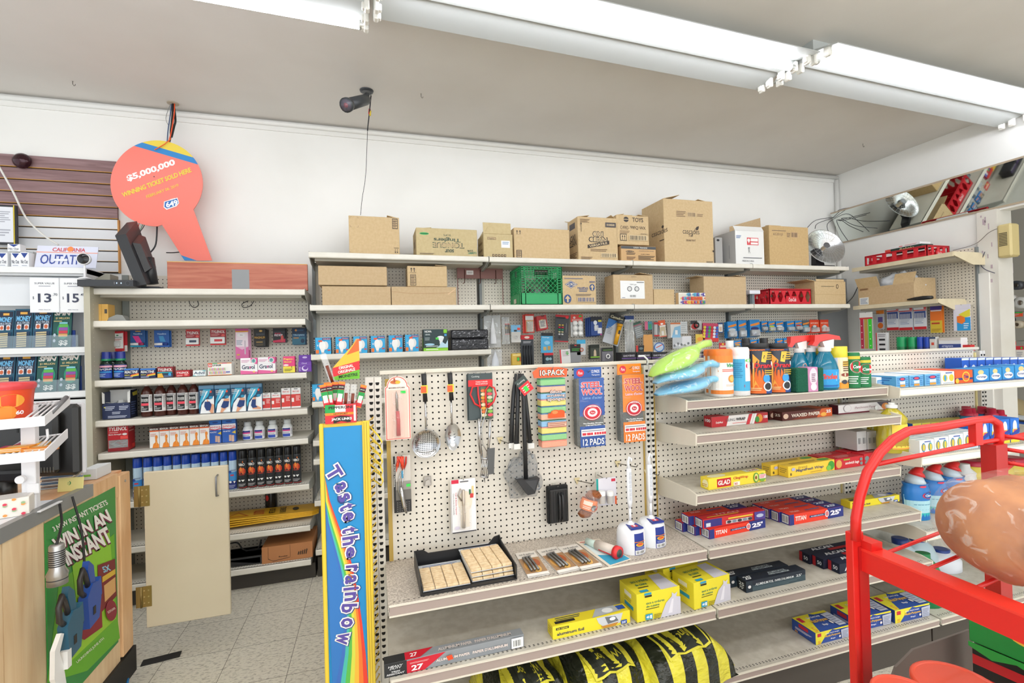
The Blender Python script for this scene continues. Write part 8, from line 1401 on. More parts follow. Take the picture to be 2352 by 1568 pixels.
d.t('ORIGINAL',795,-842,34,7,'#f4e8e0',1.5,0,12); d.t('ORIGINALE',796,-851,40,7,'#f4e8e0',1.5,0,12); d.t('MONSTRE',800,-862,44,7,'#1f3a1a',1.5,0,8)
obj('header_card',mb,t)
def stick(px0,py0,px1,py1,y,c,lb_):
    a=WY(px0,py0,YS+y); b=WY(px1,py1,YS+y); v=(b-a); L_=v.length; t2=thing('meat_stick',lb_,'snack',a,rot=(0,math.atan2(v.x,v.z),0),group='meat sticks in the red box')
    mb=MB(); m=C(c,.3) if c!='clear' else clearfilm('#ffffff',.25,.1); mb.box(-.011,.011,-.004,.004,0,L_,m,.002)
    d=D(mb,lambda u,v,k:(-.011+u*.022,-.004-k,v*L_)); 
    if c!='clear': d.do([('r',0,.34,1,.68,'#1f9a48'),('r',.15,.2,.85,.52,'#eceae4'),('r',0,.7,1,.86,'#241816'),('t','JACK',.5,.78,.8,.06,'#f0e8e0'),('r',0,.9,1,1,'#ef8a2c'),('r',0,0,1,.05,'#ef8a2c')])
    obj('wrapper',mb,t2)
    if c=='clear': mb=MB(); mb.tube([(0,0,.004),(0,0,L_*.6)],.0065,C('#7a3420',.4),8); obj('sausage',mb,t2)
for a in ((752,935,741,883,.01,'#d62430','red meat stick, leftmost of the box'),(760,935,755,880,.018,'#d62430','red meat stick, second from the left'),(778,933,786,876,.012,'#d62430','red meat stick leaning right in the middle'),(770,930,770,877,.045,'#d62430','red meat stick behind the middle ones'),(793,935,797,880,.015,'clear','clear wrapped sausage, left one'),(808,935,813,882,.022,'clear','clear wrapped sausage, right one'),(822,935,836,884,.05,'#d62430','red meat stick leaning out at the right edge'),(756,930,751,878,.055,'#ef7a2c','orange topped stick at the back left'),(765,880,741,812,.07,'clear','clear sleeve sticking up at the upper left behind the header')): stick(*a)
# ================= LEFT: sign, slatwall, monitor, lottery shelf =================
# slatwall on the back wall
def slat(name,label,x1,zs,m,gold):
    t=thing('slatwall',label,'slatwall',(x1,YB,zs[-1])); 
    for i in range(len(zs)-1):
        mb=MB(); mb.box(-1.9,0,-.018,-.002,zs[i+1]-zs[-1]+.010,zs[i]-zs[-1],m); mb.box(-1.9,0,-.006,-.002,zs[i+1]-zs[-1],zs[i+1]-zs[-1]+.010,C('#2a1f1c',.7)); mb.box(-1.9,0,-.0185,-.006,zs[i+1]-zs[-1]+.0075,zs[i+1]-zs[-1]+.0105,C(gold,.5)); obj('slat',mb,t)
    return t
zz=[WY(130,y,3.83).z for y in (361,390.5,418,445.5,472.5,499)]
xr_=WY(268,440,3.83).x
slat('slatwall','brown wood grain slatwall strip high on the back wall at the left',xr_,zz,wood('slat_wood','#7d5f60','#97797a','X',10,14),'#d9a04a')
zz=[zz[-1]]+[WY(130,y,3.83).z for y in (524,549,575,600,625)]
slat('slatwall','light grey slatwall strip below the brown one',xr_,zz,C('#dfe0e2',.4),'#e0c9a8')
mb=MB(); mb.box(-.004,.004,-.02,0,0,zz[0]-zz[-1]+.0,C('#c98f4a',.6)); solo('edge_strip',mb,'raw wood edge at the right end of the grey slatwall','trim',(xr_+.004,YB,zz[-1]))
p=WY(48,368,3.80); mb=MB(); mb.lathe([(.0,-.025),(.03,-.02),(.048,0),(.05,.012)],(0,0,0),C('#3a1c24',.1,.4),24,'Y'); solo('dome_reflector',mb,'small dark glossy dome on the brown slatwall','dome',p)
# framed certificate
a=WY(-40,470,3.74); b=WY(38,562,3.74); t=thing('framed_certificate','black framed paper cut by the left photo edge','picture frame',((a.x+b.x)/2,3.74,b.z)); w=b.x-a.x; h=WY(0,470,3.74).z-b.z
mb=MB(); mb.box(-w/2,w/2,0,.02,0,h,C('#24242a',.4)); obj('frame',mb,t); mb=MB(); mb.box(-w/2+.014,w/2-.014,-.002,0,.014,h-.012,C('#e4e6ec',.3)); D(mb,lambda u,v,k:(-w/2+.014+u*(w-.028),-.002-k,v*h)).do([('l',.1,.55,.9,.85,'#a8aab4',6),('l',.1,.2,.9,.4,'#a8aab4',3)]); obj('paper',mb,t)
mb=MB(); mb.box(w/2-.012,w/2-.007,-.003,-.0,.0,h,C('#d8c03a',.4)); obj('gold_trim',mb,t)
wire('cable','white cable running diagonally down the left slatwall',[WY(-8,372,3.79),WY(30,440,3.79),WY(60,500,3.77),WY(100,540,3.76),WY(134,562,3.74)],.006,'#e6e4de')
# hanging paddle sign
YP_=3.66; o=WY(360,420,YP_); t=thing('hanging_sign','coral red paddle shaped lottery winner sign hanging from the ceiling','sign',o)
cx_,cy_,R_=359.5,421,106
def arc(a0,a1,n,r=R_,c=(359.5,421)): return [(c[0]+r*math.cos(rad(a0+(a1-a0)*i/n)),-(c[1]+r*math.sin(rad(a0+(a1-a0)*i/n))*.93)) for i in range(n+1)]
out=arc(35,-264,60); out=[(x,y) for x,y in out]
tail=[(366,-512),(372,-516),(424,-598),(487,-598),(444,-481)]
# circle from right-neck round to left-neck, then tail
ol=arc(37,-271,64)+tail[1:]
P=[WY(x,-y,YP_)-o for x,y in ol]; mb=MB(); tri=geometry.tessellate_polygon([P]); n=len(P); back=[p+Vector((0,.008,0)) for p in P]
def orient(f): 
    a,b,c=[P[i] for i in f]; return f if (b-a).cross(c-a).y<0 else f[::-1]
co=C('#f37c6d',.35); mb.add(P+back,[orient(tuple(f)) for f in tri]+[tuple(n+i for i in orient(tuple(f))[::-1]) for f in tri]+[(i,n+i,n+(i+1)%n,(i+1)%n) for i in range(n)],co)
d=pxd(mb,o,Y=YP_)
seg=lambda A0,A1:[(359.5+R_*math.cos(rad(a)),-(421+R_*.93*math.sin(rad(a)))) for a in [A0+(A1-A0)*i/24 for i in range(25)]]
d.p(seg(-119,-26),'#2f86c8'); d.p(seg(-108,-37),'#e8cf4a'); d.p([(424,-598),(416,-586),(452,-598)],'#2f86c8')
d.t('$5,000,000',347,-392,117,17,'#fdf6f2',2.5,0,19.5); d.t('WINNING TICKET SOLD HERE',360,-419,168,11,'#ecd84a',1.6,0,20.5); d.t('FEBRUARY 06, 2019',373.5,-439,78,7.5,'#ecd84a',.3,0,20.5)
d.p([(377,-463),(408,-454),(412,-466),(406,-474),(383,-482),(376,-476)],'#f4f0ee'); d.p([(379,-464),(407,-456),(410,-466),(405,-472),(384,-479),(378,-475)],'#2f6fb8'); d.t('649',395,-468,28,13,'#fff',2,0,14); d.t('LOTTO',396,-458,15,3,'#fff',1,0,14)
d.e(354.5,-406,1.3,1.3,'#22303a')
obj('panel',mb,t)
bundle('cable_bundle','coloured cables hanging out of a ceiling hole down behind the red sign',[(p,r,c) for p,r,c in (
 ([WZ(397,237,ZC),WY(396,262,3.72),WY(392,300,3.72),WY(388,330,3.70),WY(350,440,3.74)],.006,'#26262a'),([WZ(401,237,ZC),WY(400,262,3.71),WY(394,300,3.7),WY(386,332,3.69)],.004,'#e8562c'),([WZ(394,238,ZC),WY(391,265,3.74),WY(386,300,3.74),WY(384,330,3.72)],.004,'#5a6a8a'),([WZ(399,238,ZC),WY(403,275,3.72),WY(400,290,3.72),WY(394,315,3.71)],.007,'#1e1e22'),([WZ(392,238,ZC),WY(381,270,3.75),WY(387,288,3.74)],.0018,'#8a8a88'))])
mb=MB(); mb.lathe([(.035,-.004),(.035,0)],(0,0,0),C('#b9ac98',.8),14); solo('ceiling_plate',mb,'chipped plaster ring where the cables leave the ceiling','ceiling hole',WZ(397,237,ZC)-Vector((0,0,.0005)))
mb=MB(); q=[WY(355,344,3.645),WY(378,331,3.645),WY(393,318,3.645)]; mb.tube([p-q[0] for p in q],.003,C('#ef6a24',.4),6); solo('cable_tie',mb,'orange cable tie through the top of the red sign','cable tie',q[0])
bundle('cable_bundle','thin coloured cables dropping from below the red sign behind the monitor',[([WY(x0,500,3.76),WY(x1,520,3.76),WY(x2,545,3.74),WY(x2+8,600,3.7),WY(x2+18,657,3.66)],.0025,c) for x0,x1,x2,c in ((322,318,313,'#d8482c'),(328,322,315,'#e8e4da'),(333,326,317,'#5a9a7a'),(338,330,318,'#3a3a3e'))]+[([WY(361,512,3.76),WY(358,560,3.76),WY(345,580,3.74)],.005,'#22242a')])
wire('cable','short black cable end poking out left of the sign tail',[WY(382,580,3.78),WY(400,580,3.78),WY(425,577,3.80)],.0035,'#1e1e20')
# security camera
m0=WZ(842,208,ZC); t=thing('security_camera','dark bullet security camera mounted on the ceiling','security camera',m0); dk=C('#3c3f42',.35)
mb=MB(); mb.lathe([(.03,-.012),(.042,-.008),(.045,0)],(0,0,-.0005),dk,20); obj('mount_base',mb,t)
q=lambda px,py,Y=3.22:WY(px,py,Y)-m0
mb=MB(); mb.tube([q(843,215),q(843,224),q(841,232)],.016,dk,10); obj('mount_arm',mb,t)
a,b=q(843,228,3.24),q(800,240,3.04); mb=MB(); mb.tube([a,a.lerp(b,.1),b],[.026,.034,.037],dk,16); e=(b-a).normalized(); mb.tube([b,b+e*.03],[.041,.043],dk,16); obj('housing',mb,t)
mb=MB(); mb.tube([b+e*.028,b+e*.0308],[.034,.034],C('#5a5660',.2),16); mb.tube([b+e*.031,b+e*.033],[.014,.014],C('#8a5a62',.15),12); obj('lens',mb,t)
mb=MB(); mb.tube([b+e*.02+Vector((0,0,.044)),b-e*.1+Vector((0,0,.04))],.03,dk,4); 
bundle('camera_cable','thin black cable hanging from the security camera to the first carton',[([WZ(852,216,ZC)-Vector((0,0,.01)),WY(851,232,3.3),WY(848,262,3.35),WY(844,300,3.4)],.004,'#222226'),([WY(844,300,3.4),WY(840,400,3.42),WY(832,455,3.44),WY(828,494,3.46)],.0018,'#222226'),([WY(849,250,3.34),WY(848,262,3.35)],.007,'#c83a3c'),([WY(851,254,3.34),WY(850,266,3.35)],.006,'#e0c23a')])
# wooden panel, monitor, recorder, webcam on the top of the pharmacy unit
za=LSH['a']-.001
item('wood_panel','reddish wood grain board with a grey label standing on the top shelf','board',384,706,603,za,3.44,.03,'#a05a4a',[('r',.443,.0,.567,.75,'#8d9092'),('r',0,.975,1,1,'#d9a85a')],mat=wood('red_wood','#a85a46','#c07a62','X',9,10),pb=660)
t=thing('monitor','black point of sale monitor seen from the side, tilted back','monitor',(WY(310,655,3.46).x,3.46,za+.001),rz=rad(0)); mo=t.location; bk=C('#2c2d30',.35)
mp=lambda px,py,Y:WY(px,py,Y)-mo
mb=MB(); F_=[mp(264,541,3.34),mp(312,657,3.34),mp(340,650,3.56),mp(291,511,3.56)]; vv=Vector((.055,0,.012))
mb.hexa([F_[0],F_[1],F_[2],F_[3]]+[p+vv for p in F_],bk); obj('casing',mb,t)
nn=Vector((-.0012,0,0)); c=sum(F_,Vector())/4; S_=[c+(p-c)*.86+nn for p in F_]; mb=MB(); mb.add(S_,[(0,1,2,3),(3,2,1,0)],C('#5f6166',.15)); obj('screen',mb,t)
mb=MB(); mb.hexa([c+(p-c)*.6+vv for p in F_]+[c+(p-c)*.5+vv*1.6 for p in F_],bk); obj('back_housing',mb,t)
b=mp(350,652,3.46); mb=MB(); mb.tube([mp(336,600,3.46),mp(346,605,3.46)],.035,bk,10); mb.tube([mp(340,592,3.46),b],.032,bk,12); mb.box(b.x-.06,b.x+.06,-.06,.06,0,.014,bk,.004); obj('stand',mb,t)
t=item('video_recorder','long black recorder box with two blue lights on the top shelf','recorder',177,306,642,za,3.30,.16,'#34363a',[('e',.7,.5,.012,.12,'#cfe4ff'),('e',.78,.5,.012,.12,'#cfe4ff'),('e',.9,.5,.045,.38,'#4a4c52'),('e',.9,.5,.035,.28,'#2a2c30'),('l',.65,.3,.67,.7,'#8a8a8a',2)],pb=655)
wc=WY(195,638,3.36); t=thing('webcam','round white webcam with a black lens on a small stand','webcam',(wc.x,3.36,WY(195,641,3.36).z+.002)); zw=WY(195,599,3.36).z-t.location.z
mb=MB(); mb.lathe([(.03,0),(.028,.006),(.006,.012),(.005,zw)],(0,0,0),C('#e8e8ea',.3),18); obj('stand',mb,t); mb=MB(); mb.lathe([(.022,.012),(.034,.004),(.036,-.006),(.033,-.014)],(0,0,zw+.01),C('#e8e8ea',.3),20,'Y'); mb.lathe([(.001,-.022),(.022,-.019),(.031,-.0135)],(0,0,zw+.01),C('#16161a',.08),20,'Y'); obj('camera_head',mb,t)
mb=MB(); mb.prism([(-.06,0),(.07,0),(.07,.10),(.05,.105),(-.05,.04)],'Y',0,.1,C('#a8a494',.6,bump=.4,scale=10)); solo('grey_bag',mb,'crumpled grey cloth bag beside the monitor on the top shelf','bag',(WY(232,650,3.55).x,3.5,za+.001))
# small things on the second shelf of the unit
zb_=LSH['b']-.001
item('power_box','pale yellow plastic box hanging at the left end under the top shelf','plastic box',208,248,698,zb_,3.42,.08,'#e3b35c',[('r',.62,0,.64,1,'#b88a3c'),('r',.8,.45,.95,.7,'#55504a')],pb=732)
mb=MB(); mb.prism([(-.05,0),(.05,0),(.03,.035),(0,.04),(-.04,.02)],'Y',0,.06,C('#8f908c',.5)); solo('plastic_clips',mb,'grey plastic brackets lying beside the pale yellow box','brackets',(WY(268,730,3.42).x,3.42,zb_+.001))
for i,(x,pts) in enumerate(((440,[(434,684),(436,698),(446,706),(456,700),(452,686)]),(570,[(590,684),(572,690),(556,698),(560,706),(575,702),(585,688)]))):
    wire('cable','thin black cable loop hanging below the top shelf, '+('left one' if i==0 else 'right one'),[WY(x_,y_,3.66) for x_,y_ in pts],.0025,'#26262a')
# floor signs, bottle, boxes at the bottom
zg=LSH['g']-.001; zh=LSH['h']-.001
mb=MB(); ys=C('#e8b42a',.4)
for k in range(4): mb.M=Matrix.Rotation(rad(-1+1.2*k),4,'Y')@Matrix.Rotation(rad(1.5*k),4,'Z'); mb.prism([(-.36,0),(.30,0),(.34,.03),(.34,.15),(.30,.17),(-.36,.17)],'Z',.006+.012*k,.014+.012*k,ys)
d=D(mb,lambda u,v,k:(-.36+u*.66,v*.17,.0505+k)); d.p([(.2,.2),(.42,.2),(.31,.75)],'#c8641e'); d.p([(.23,.25),(.39,.25),(.31,.65)],'#e8b42a'); d.t('CAUTION',.5,.5,.1,.5,'#c8461e',1,0,90); d.t('WET FLOOR',.62,.5,.5*.12,.6,'#3a3222',1,0,90); d.t('PLANCHER MOUILLE',.72,.5,.06,.7,'#3a3222',1,0,90); d.e(.84,.5,.03,.2,'#3a3222')
mb.M=None; solo('wet_floor_sign',mb,'folded yellow wet floor signs lying on the low shelf','floor sign',(WY(610,1190,3.44).x-.02,3.45,zg+.016),rad(2))
bottle('spray_nozzle_bottle','black bottle standing behind the yellow floor signs','bottle',WY(623,1160,3.66).x,3.66,zg+.001,[(.035,0),(.038,.01),(.038,.2),(.03,.225),(.01,.23)],C('#1c1a1c',.25),decs=(.08,.18,[('e',.3,.5,.12,.2,'#d8302c')]))
item('router_box','flat brown delivery carton with a printed outline on the bottom shelf','cardboard box',601,718,1250,zh,3.39,.29,'#b97c4c',[('r',.12,.25,.125,.98,'#2a1c14'),('r',.55,.22,.555,.98,'#2a1c14'),('p',[(.12,.25),(.125,.28),(.22,.08),(.55,.2),(.55,.22),(.22,.11)],'#2a1c14'),('t','Router',.42,.32,.18,.08,'#2a1c14')]+[('p',[(.7+.04*i,.3),(.715+.04*i,.27),(.74+.04*i,.45+.03*i),(.725+.04*i,.5+.03*i)],'#1c1410') for i in range(5)],pb=1290)
mb=MB(); mb.box(-.17,.11,0,.18,0,.055,C('#202226',.3),.01); mb.prism([(-.17,.055),(.11,.055),(.16,.0),(.13,0)],'Y',.0,.16,C('#2c2e32',.25)); solo('black_device',mb,'black plastic device with cables on the bottom shelf behind the door','device',(WY(560,1290,3.42).x,3.40,zh+.001))
bundle('cable_bundle','tangled black cables above the black device on the bottom shelf',[([WY(x_,y_,3.5) for x_,y_ in pts],.005,'#141416') for pts in ([(520,1250),(545,1246),(560,1262),(590,1262),(600,1240)],[(515,1262),(545,1275),(575,1262),(610,1258),(640,1240)],[(585,1290),(590,1268),(600,1245)])])
# ----- lottery shelf at the far left -----
YL=3.40; xR=-1.64; xL=-3.3
t=thing('lottery_cabinet','white shelf cabinet with rows of scratch tickets at the far left','cabinet'); wm=C('#e9eaea',.35)
mb=MB(); mb.box(xL,xR,3.60,3.62,.3,WY(100,615,YL).z,wm); mb.box(xR-.02,xR,3.42,3.62,.3,WY(100,615,YL).z,wm); obj('body',mb,t)
LZ=[WY(100,y,YL).z for y in (613,798,901)]
for z in LZ: mb=MB(); mb.box(xL,xR,YL,3.60,z-.035,z,wm,.002); mb.box(xL,xR,YL+.01,YL+.016,z-.05,z-.036,C('#c4c6c8',.4)); obj('shelf',mb,t)
mb=MB(); mb.box(xL,xR,YL+.05,YL+.06,WY(100,700,YL).z,LZ[0]-.05,C('#dfe2e6',.35)); obj('upper_panel',mb,t)
mb=MB(); mb.box(xL,xR,YL+.01,YL+.03,WY(100,935,YL).z-.4,LZ[2]-.04,C('#e2e3e4',.4)); obj('front_panel',mb,t)
for i,(pl,pr,pr_,ct) in enumerate(((71,139,'13','.70'),(140,200,'15','.45'))):
    a=WY(pl,718,YL-.0); b=WY(pr,718,YL); w=b.x-a.x; h=WY(100,638,YL).z-a.z
    mb=MB(); mb.box(-w/2,w/2,0,.003,0,h,C('#ecedee',.4)); D(mb,lambda u,v,k:(-w/2+u*w,-k,v*h)).do([('t','SUPER VALUE',.5,.84,.68,.05,'#44485a',.6),('l',.3,.74,.7,.78,'#8a8d9c',1),('t','$',.12,.42,.05,.09,'#3a3f55',.3),('t',pr_,.5,.42,.46,.26,'#3a3f55',1.2),('t',ct,.85,.52,.16,.07,'#3a3f55',.3),('t','PER PACK',.5,.08,.4,.03,'#8a8d9c',.2),('r',0,0,1,.01,'#b9bbc4'),('r',.99,0,1,1,'#b9bbc4')])
    solo('price_card',mb,'white price card reading '+('13.70' if i==0 else '15.45')+' on the far left cabinet','price card',((a.x+b.x)/2,YL-.006,a.z),group='price cards')
MON=[('r',0,0,1,1,'#12506a'),('r',.06,.5,.94,.96,'#152038'),('t','MONEY',.5,.75,.8,.14,'#6fb8e4',2.5),('t','MULTIPLIER',.5,.64,.7,.06,'#b9c8d8',1),('r',.3,.86,.7,.92,'#e0a84a'),('r',.14,.47,.4,.6,'#e4e4ea'),('r',.56,.47,.82,.6,'#e4e4ea'),('e',.27,.53,.1,.05,'#c8643c'),('e',.69,.53,.1,.05,'#c8643c'),('r',.1,0,.9,.42,'#1d3a5a')]+[('r',.2+.11*i,.02+.055*j,.29+.11*i,.06+.055*j,'#c4b489') for i in range(6) for j in range(7)]
SPI=[('r',0,0,1,.94,'#14524c'),('t','BIGGER',.5,.95,.7,.08,'#e8ddd0',2.5),('t','SPIN',.5,.85,.9,.12,'#e4dcd4',3,.2),('t','$1 MILLION',.5,.72,.75,.06,'#d9c48a',1.5),('e',.58,.42,.34,.22,'#1d8a6a'),('r',.34,.5,.82,.57,'#5ab04a'),('r',.34,.42,.82,.49,'#8a4aa0'),('r',.34,.34,.82,.41,'#c83a4a'),('r',.34,.26,.82,.33,'#d8a05a'),('r',.36,.58,.8,.62,'#8ac8d8'),('t','$$',.62,.1,.5,.14,'#e4e4dc',2),('e',.14,.3,.07,.04,'#b8c4d0'),('e',.14,.16,.07,.04,'#b8c4d0'),('l',.06,.62,.5,.67,'#c9b47a',1)]
tk=[(-14,22,795,711,0,0),(24,66,795,708,0,0),(68,112,795,706,0,0),(114,157,794,704,1,0),(-16,25,897,812,0,1),(28,74,897,811,0,1),(77,124,896,811,1,1),(129,176,894,808,1,1)]
lt=['money ticket cut by the photo edge','money ticket, left of two whole ones','money ticket beside the spin ticket','spin ticket at the right end']
lt2=['money ticket cut by the photo edge','money ticket','spin ticket, left one','spin ticket, right one']
for i,(pl,pr,pb,pt,k,row) in enumerate(tk):
    z=LZ[1+row]; xc,w=xs(pl,pr,(pb+pt)/2,YL+.02); h=WY((pl+pr)/2,pt,YL+.03).z-z
    mb=carton(w,.012,h,'#16344e',SPI if k else MON); solo('scratch_ticket',mb,('upper row ' if row==0 else 'lower row ')+(lt if row==0 else lt2)[i%4]+', far left cabinet','scratch ticket',(xc,YL+.035,z+.001),group=('spin' if k else 'money')+' scratch tickets',rot=(rad(-7),0,0))
for row in (0,1): mb=MB(); w=1.35; mb.box(-w/2,w/2,0,.004,0,.07,C('#cfe4f0',.05,alpha=.14)); solo('acrylic_lip',mb,'clear acrylic lip in front of the '+('upper' if row==0 else 'lower')+' ticket row','acrylic strip',(xR-.72,YL+.006,LZ[1+row]+.001))
mb=MB(); mb.box(-.03,.03,0,.01,0,.3,C('#24408c',.4)); 
for row,(a,b,c_,d__) in enumerate(((156,172,758,795),(176,186,840,892))):
    item('blue_ticket_strip','plain blue ticket back at the right end of the '+('upper' if row==0 else 'lower')+' row','ticket',a,b,c_,LZ[1+row],YL+.06,.01,'#24408c',pb=d__)
for i,(a,b,c_) in enumerate(((52,80,'#2f9ad0'),(82,112,'#3aa4d8'),(116,158,'#d8643c'))):
    zc=WY(100,950,YL).z; item('small_ticket',['blue small ticket, left','blue small ticket, middle','orange small ticket, right'][i]+', above the black monitor','ticket',a,b,931,zc,YL-.004,.004,c_,[('t','0,000',.5,.6,.7,.3,'#e8f0f4'),('r',.1,.1,.9,.3,'#e4eef4')],pb=950)
# top of the cabinet: nicotine boxes and plate
z0_=LZ[0]+.001
NIC=[('p',[(.1,.95),(.9,.95),(.5,.6)],'#24408c'),('t','Nic Out',.5,.36,.8,.26,'#3a3f55',.6),('l',.2,.05,.8,.14,'#9aa0b0',1)]
for i,(a,b,tp,zz_,lb_) in enumerate(((-8,17,580,0,'white and blue small box at the photo edge'),(25,46,580,0,'white and blue small box, middle of the row'),(46,66,579,0,'white and blue small box, right one'),(17,46,560,1,'white and blue small box tilted on top of the row'))):
    zq=z0_ if not zz_ else WY(30,578,YL+.02).z+.001; item('small_medicine_box',lb_,'medicine box',a,b,tp,zq,YL+.02,.05,'#eceef0',NIC,pb=612 if not zz_ else 578,group='white and blue small boxes')
item('clear_box','clear plastic box behind the small white boxes','plastic box',48,76,577,z0_,YL+.1,.06,'#c9cccc',pb=612)
a=WY(78,611,YL+.03); b=WY(220,611,YL+.03); w=b.x-a.x; h=WY(150,563,YL+.06).z-z0_
mb=carton(w,.004,h,'#d9dcec',[('r',0,.68,1,.72,'#e8a08a'),('t','CALIFORNIA',.52,.83,.54,.17,'#c83a44',1),('e',.54,.86,.05,.12,'#ee8a4a'),('t','OUTATI',.38,.38,.6,.44,'#3a4f9c',.6),('r',.78,.45,.86,.5,'#3a4f9c'),('r',.3,.3,.52,.4,'#e6e8f0'),('r',0,0,1,.02,'#b9bccc')]); solo('license_plate',mb,'wrapped white licence plate with blue letters leaning on the slatwall','license plate',((a.x+b.x)/2,YL+.03,z0_),group=None,rot=(rad(-14),0,0))
# ================= LEFT FOREGROUND: counter, door, rack =================
XC=-1.15; ZT=.975
pine=wood('pine','#dcb98c','#e9cfa6','Z',7,10); pine2=wood('pine_end','#d8a878','#e8c092','Z',8,8); topw=wood('top_wood','#d89a6a','#eac49a','Y',7,10)
t=thing('counter','shop counter with pine plank side, grey rim and wooden top','counter',(XC,2.0,0))
mb=MB(); mb.box(-.9,-.02,-1.4,.69,.94,ZT,topw); obj('worktop',mb,t)
mb=MB(); mb.box(-.5,-.004,-1.4,.22,ZT+.0005,ZT+.004,C('#e6e8ee',.3)); obj('laminate_sheet',mb,t)
mb=MB(); mb.box(-.02,.006,-1.4,.40,.935,ZT+.01,C('#8d8e8e',.35,.3)); obj('grey_rim',mb,t)
mb=MB(); mb.box(-.02,.004,.405,.60,.87,ZT+.004,pine2); obj('end_trim',mb,t)
for i,(a,b) in enumerate(((-1.4,-.35),(-.345,-.10),(-.095,.10),(.105,.60))): mb=MB(); mb.box(-.02,.0,a,b,.12,.934,pine); obj('plank',mb,t)
mb=MB(); mb.box(-.9,-.022,-1.4,.60,.10,.93,C('#b9a284',.7)); obj('carcass',mb,t)
mb=MB(); mb.box(-.03,.01,.605,.70,.13,.965,pine2,.003); mb.lathe([(.006,.011),(.006,.013)],(0,.65,.93),C('#b9b9b9',.3,.8),8,'X'); obj('end_post',mb,t)
mb=MB(); mb.box(-.06,.012,-1.4,.72,.0,.12,C('#26231f',.6)); obj('black_base',mb,t)
mb=MB(); mb.box(0,.16,0,.05,0,.004,C('#1e1c1a',.7)); solo('black_strip',mb,'black metal strip sticking out from the counter base onto the tiles','strip',(XC+.02,2.735,0.0003),rad(8))
# poster on the counter side
o=Vector((XC+.001,2.1,.3)); t=thing('poster','green lottery poster on the counter side','poster',o)
X1=XC+.006; mb=MB(); Y0,Y1=2.10,2.575; mb.box(0.0,.004,Y0-o.y,Y1-o.y,.22-o.z,.925-o.z,C('#2b8a3c',.35)); d=pxd(mb,o,X=XC+.0052,off=(1,0,0))
d.p([(135,-1340),(262,-1225),(268,-1400),(275,-1465),(200,-1540),(108,-1568)],'#6ab02c'); d.p([(145,-1400),(255,-1290),(266,-1420),(150,-1530)],'#9acb34'); d.p([(165,-1300),(250,-1215),(262,-1350),(180,-1420)],'#8ec832')
d.t('3 NEW INSTANT TICKETS',183,-1184,140,12,'#eceadf',1.5,0,27)
for tx,x,y,w_,h_ in (('WIN IN AN',187,-1217,146,30),('INSTANT',198,-1254,122,38)): k=d.k; d.t(tx,x+1.5,y-3,w_,h_,'#6a1f3c',6,.1,29); d.t(tx,x,y,w_,h_,'#f0ece6',2.5,.1,29)
d.p([(222,-1298),(262,-1283),(266,-1368),(232,-1405),(224,-1400)],'#7a2028'); d.t('5X',242,-1306,18,14,'#8ac4dc',2,0,20); d.p([(236,-1345),(262,-1325),(263,-1358),(238,-1383)],'#d9a86a'); d.p([(232,-1325),(262,-1306),(262,-1318),(232,-1338)],'#d8b03a')
d.p([(176,-1372),(228,-1332),(232,-1440),(190,-1470),(174,-1462)],'#8a1f2c')
for i in range(5):
    for j in range(5): k=d.k; d.t('$',187+i*8.5,-1378-j*12+i*6,4,9,'#d8c8a0',1,0,30); d.k=k
d.k+=1; d.e(252,-1402,13,24,'#8a1f34'); d.t('$250,000',252,-1402,20,6,'#e0c8c0',1,0,32); d.t('LAUNCHING JUNE 6TH',203,-1494,84,7,'#d4dcc0',1.5,0,42)
obj('sheet',mb,t)
# door with hinges and handle
DT=.944; DB=.185; t=thing('swing_gate','cream swing gate door beside the counter end','gate',(-1.118,2.73,0))
mb=MB(); mb.box(0.02,.385,0,.02,DB,DT,C('#d4c8ae',.45,noise=.25,scale=3,h2='#cdc0a5'),.003); obj('door_leaf',mb,t)
for z in (.83,.34):
    mb=MB(); mb.box(-.02,.0,-.004,.0,z-.05,z+.05,C('#a58f58',.35,.7)); mb.box(.005,.045,-.004,-.0005,z-.05,z+.05,C('#a58f58',.35,.7)); mb.tube([(.003,-.006,z-.05),(.003,-.006,z+.05)],.005,C('#8f7a48',.35,.7),8)
    for e in (.015,.033): 
        for q in (-.03,.0,.03): mb.lathe([(.0035,-.0012),(.0035,0)],(e,-.004,z+q),C('#d0c090',.3,.8),8,'Y')
    obj('hinge',mb,t)
mb=MB(); hx=.34; mb.tube([(hx,.0,.90),(hx,-.025,.895),(hx,-.028,.86),(hx,-.028,.83),(hx,-.025,.80),(hx,.0,.795)],.0045,C('#8d8d90',.3,.8),8); obj('handle',mb,t)
wire('cable','blue network cable on the floor by the counter base',[Vector((XC+.02,2.62,.02)),Vector((XC+.05,2.5,.006)),Vector((XC+.05,2.35,.006)),Vector((XC+.02,2.2,.006))],.005,'#2a7ab8')
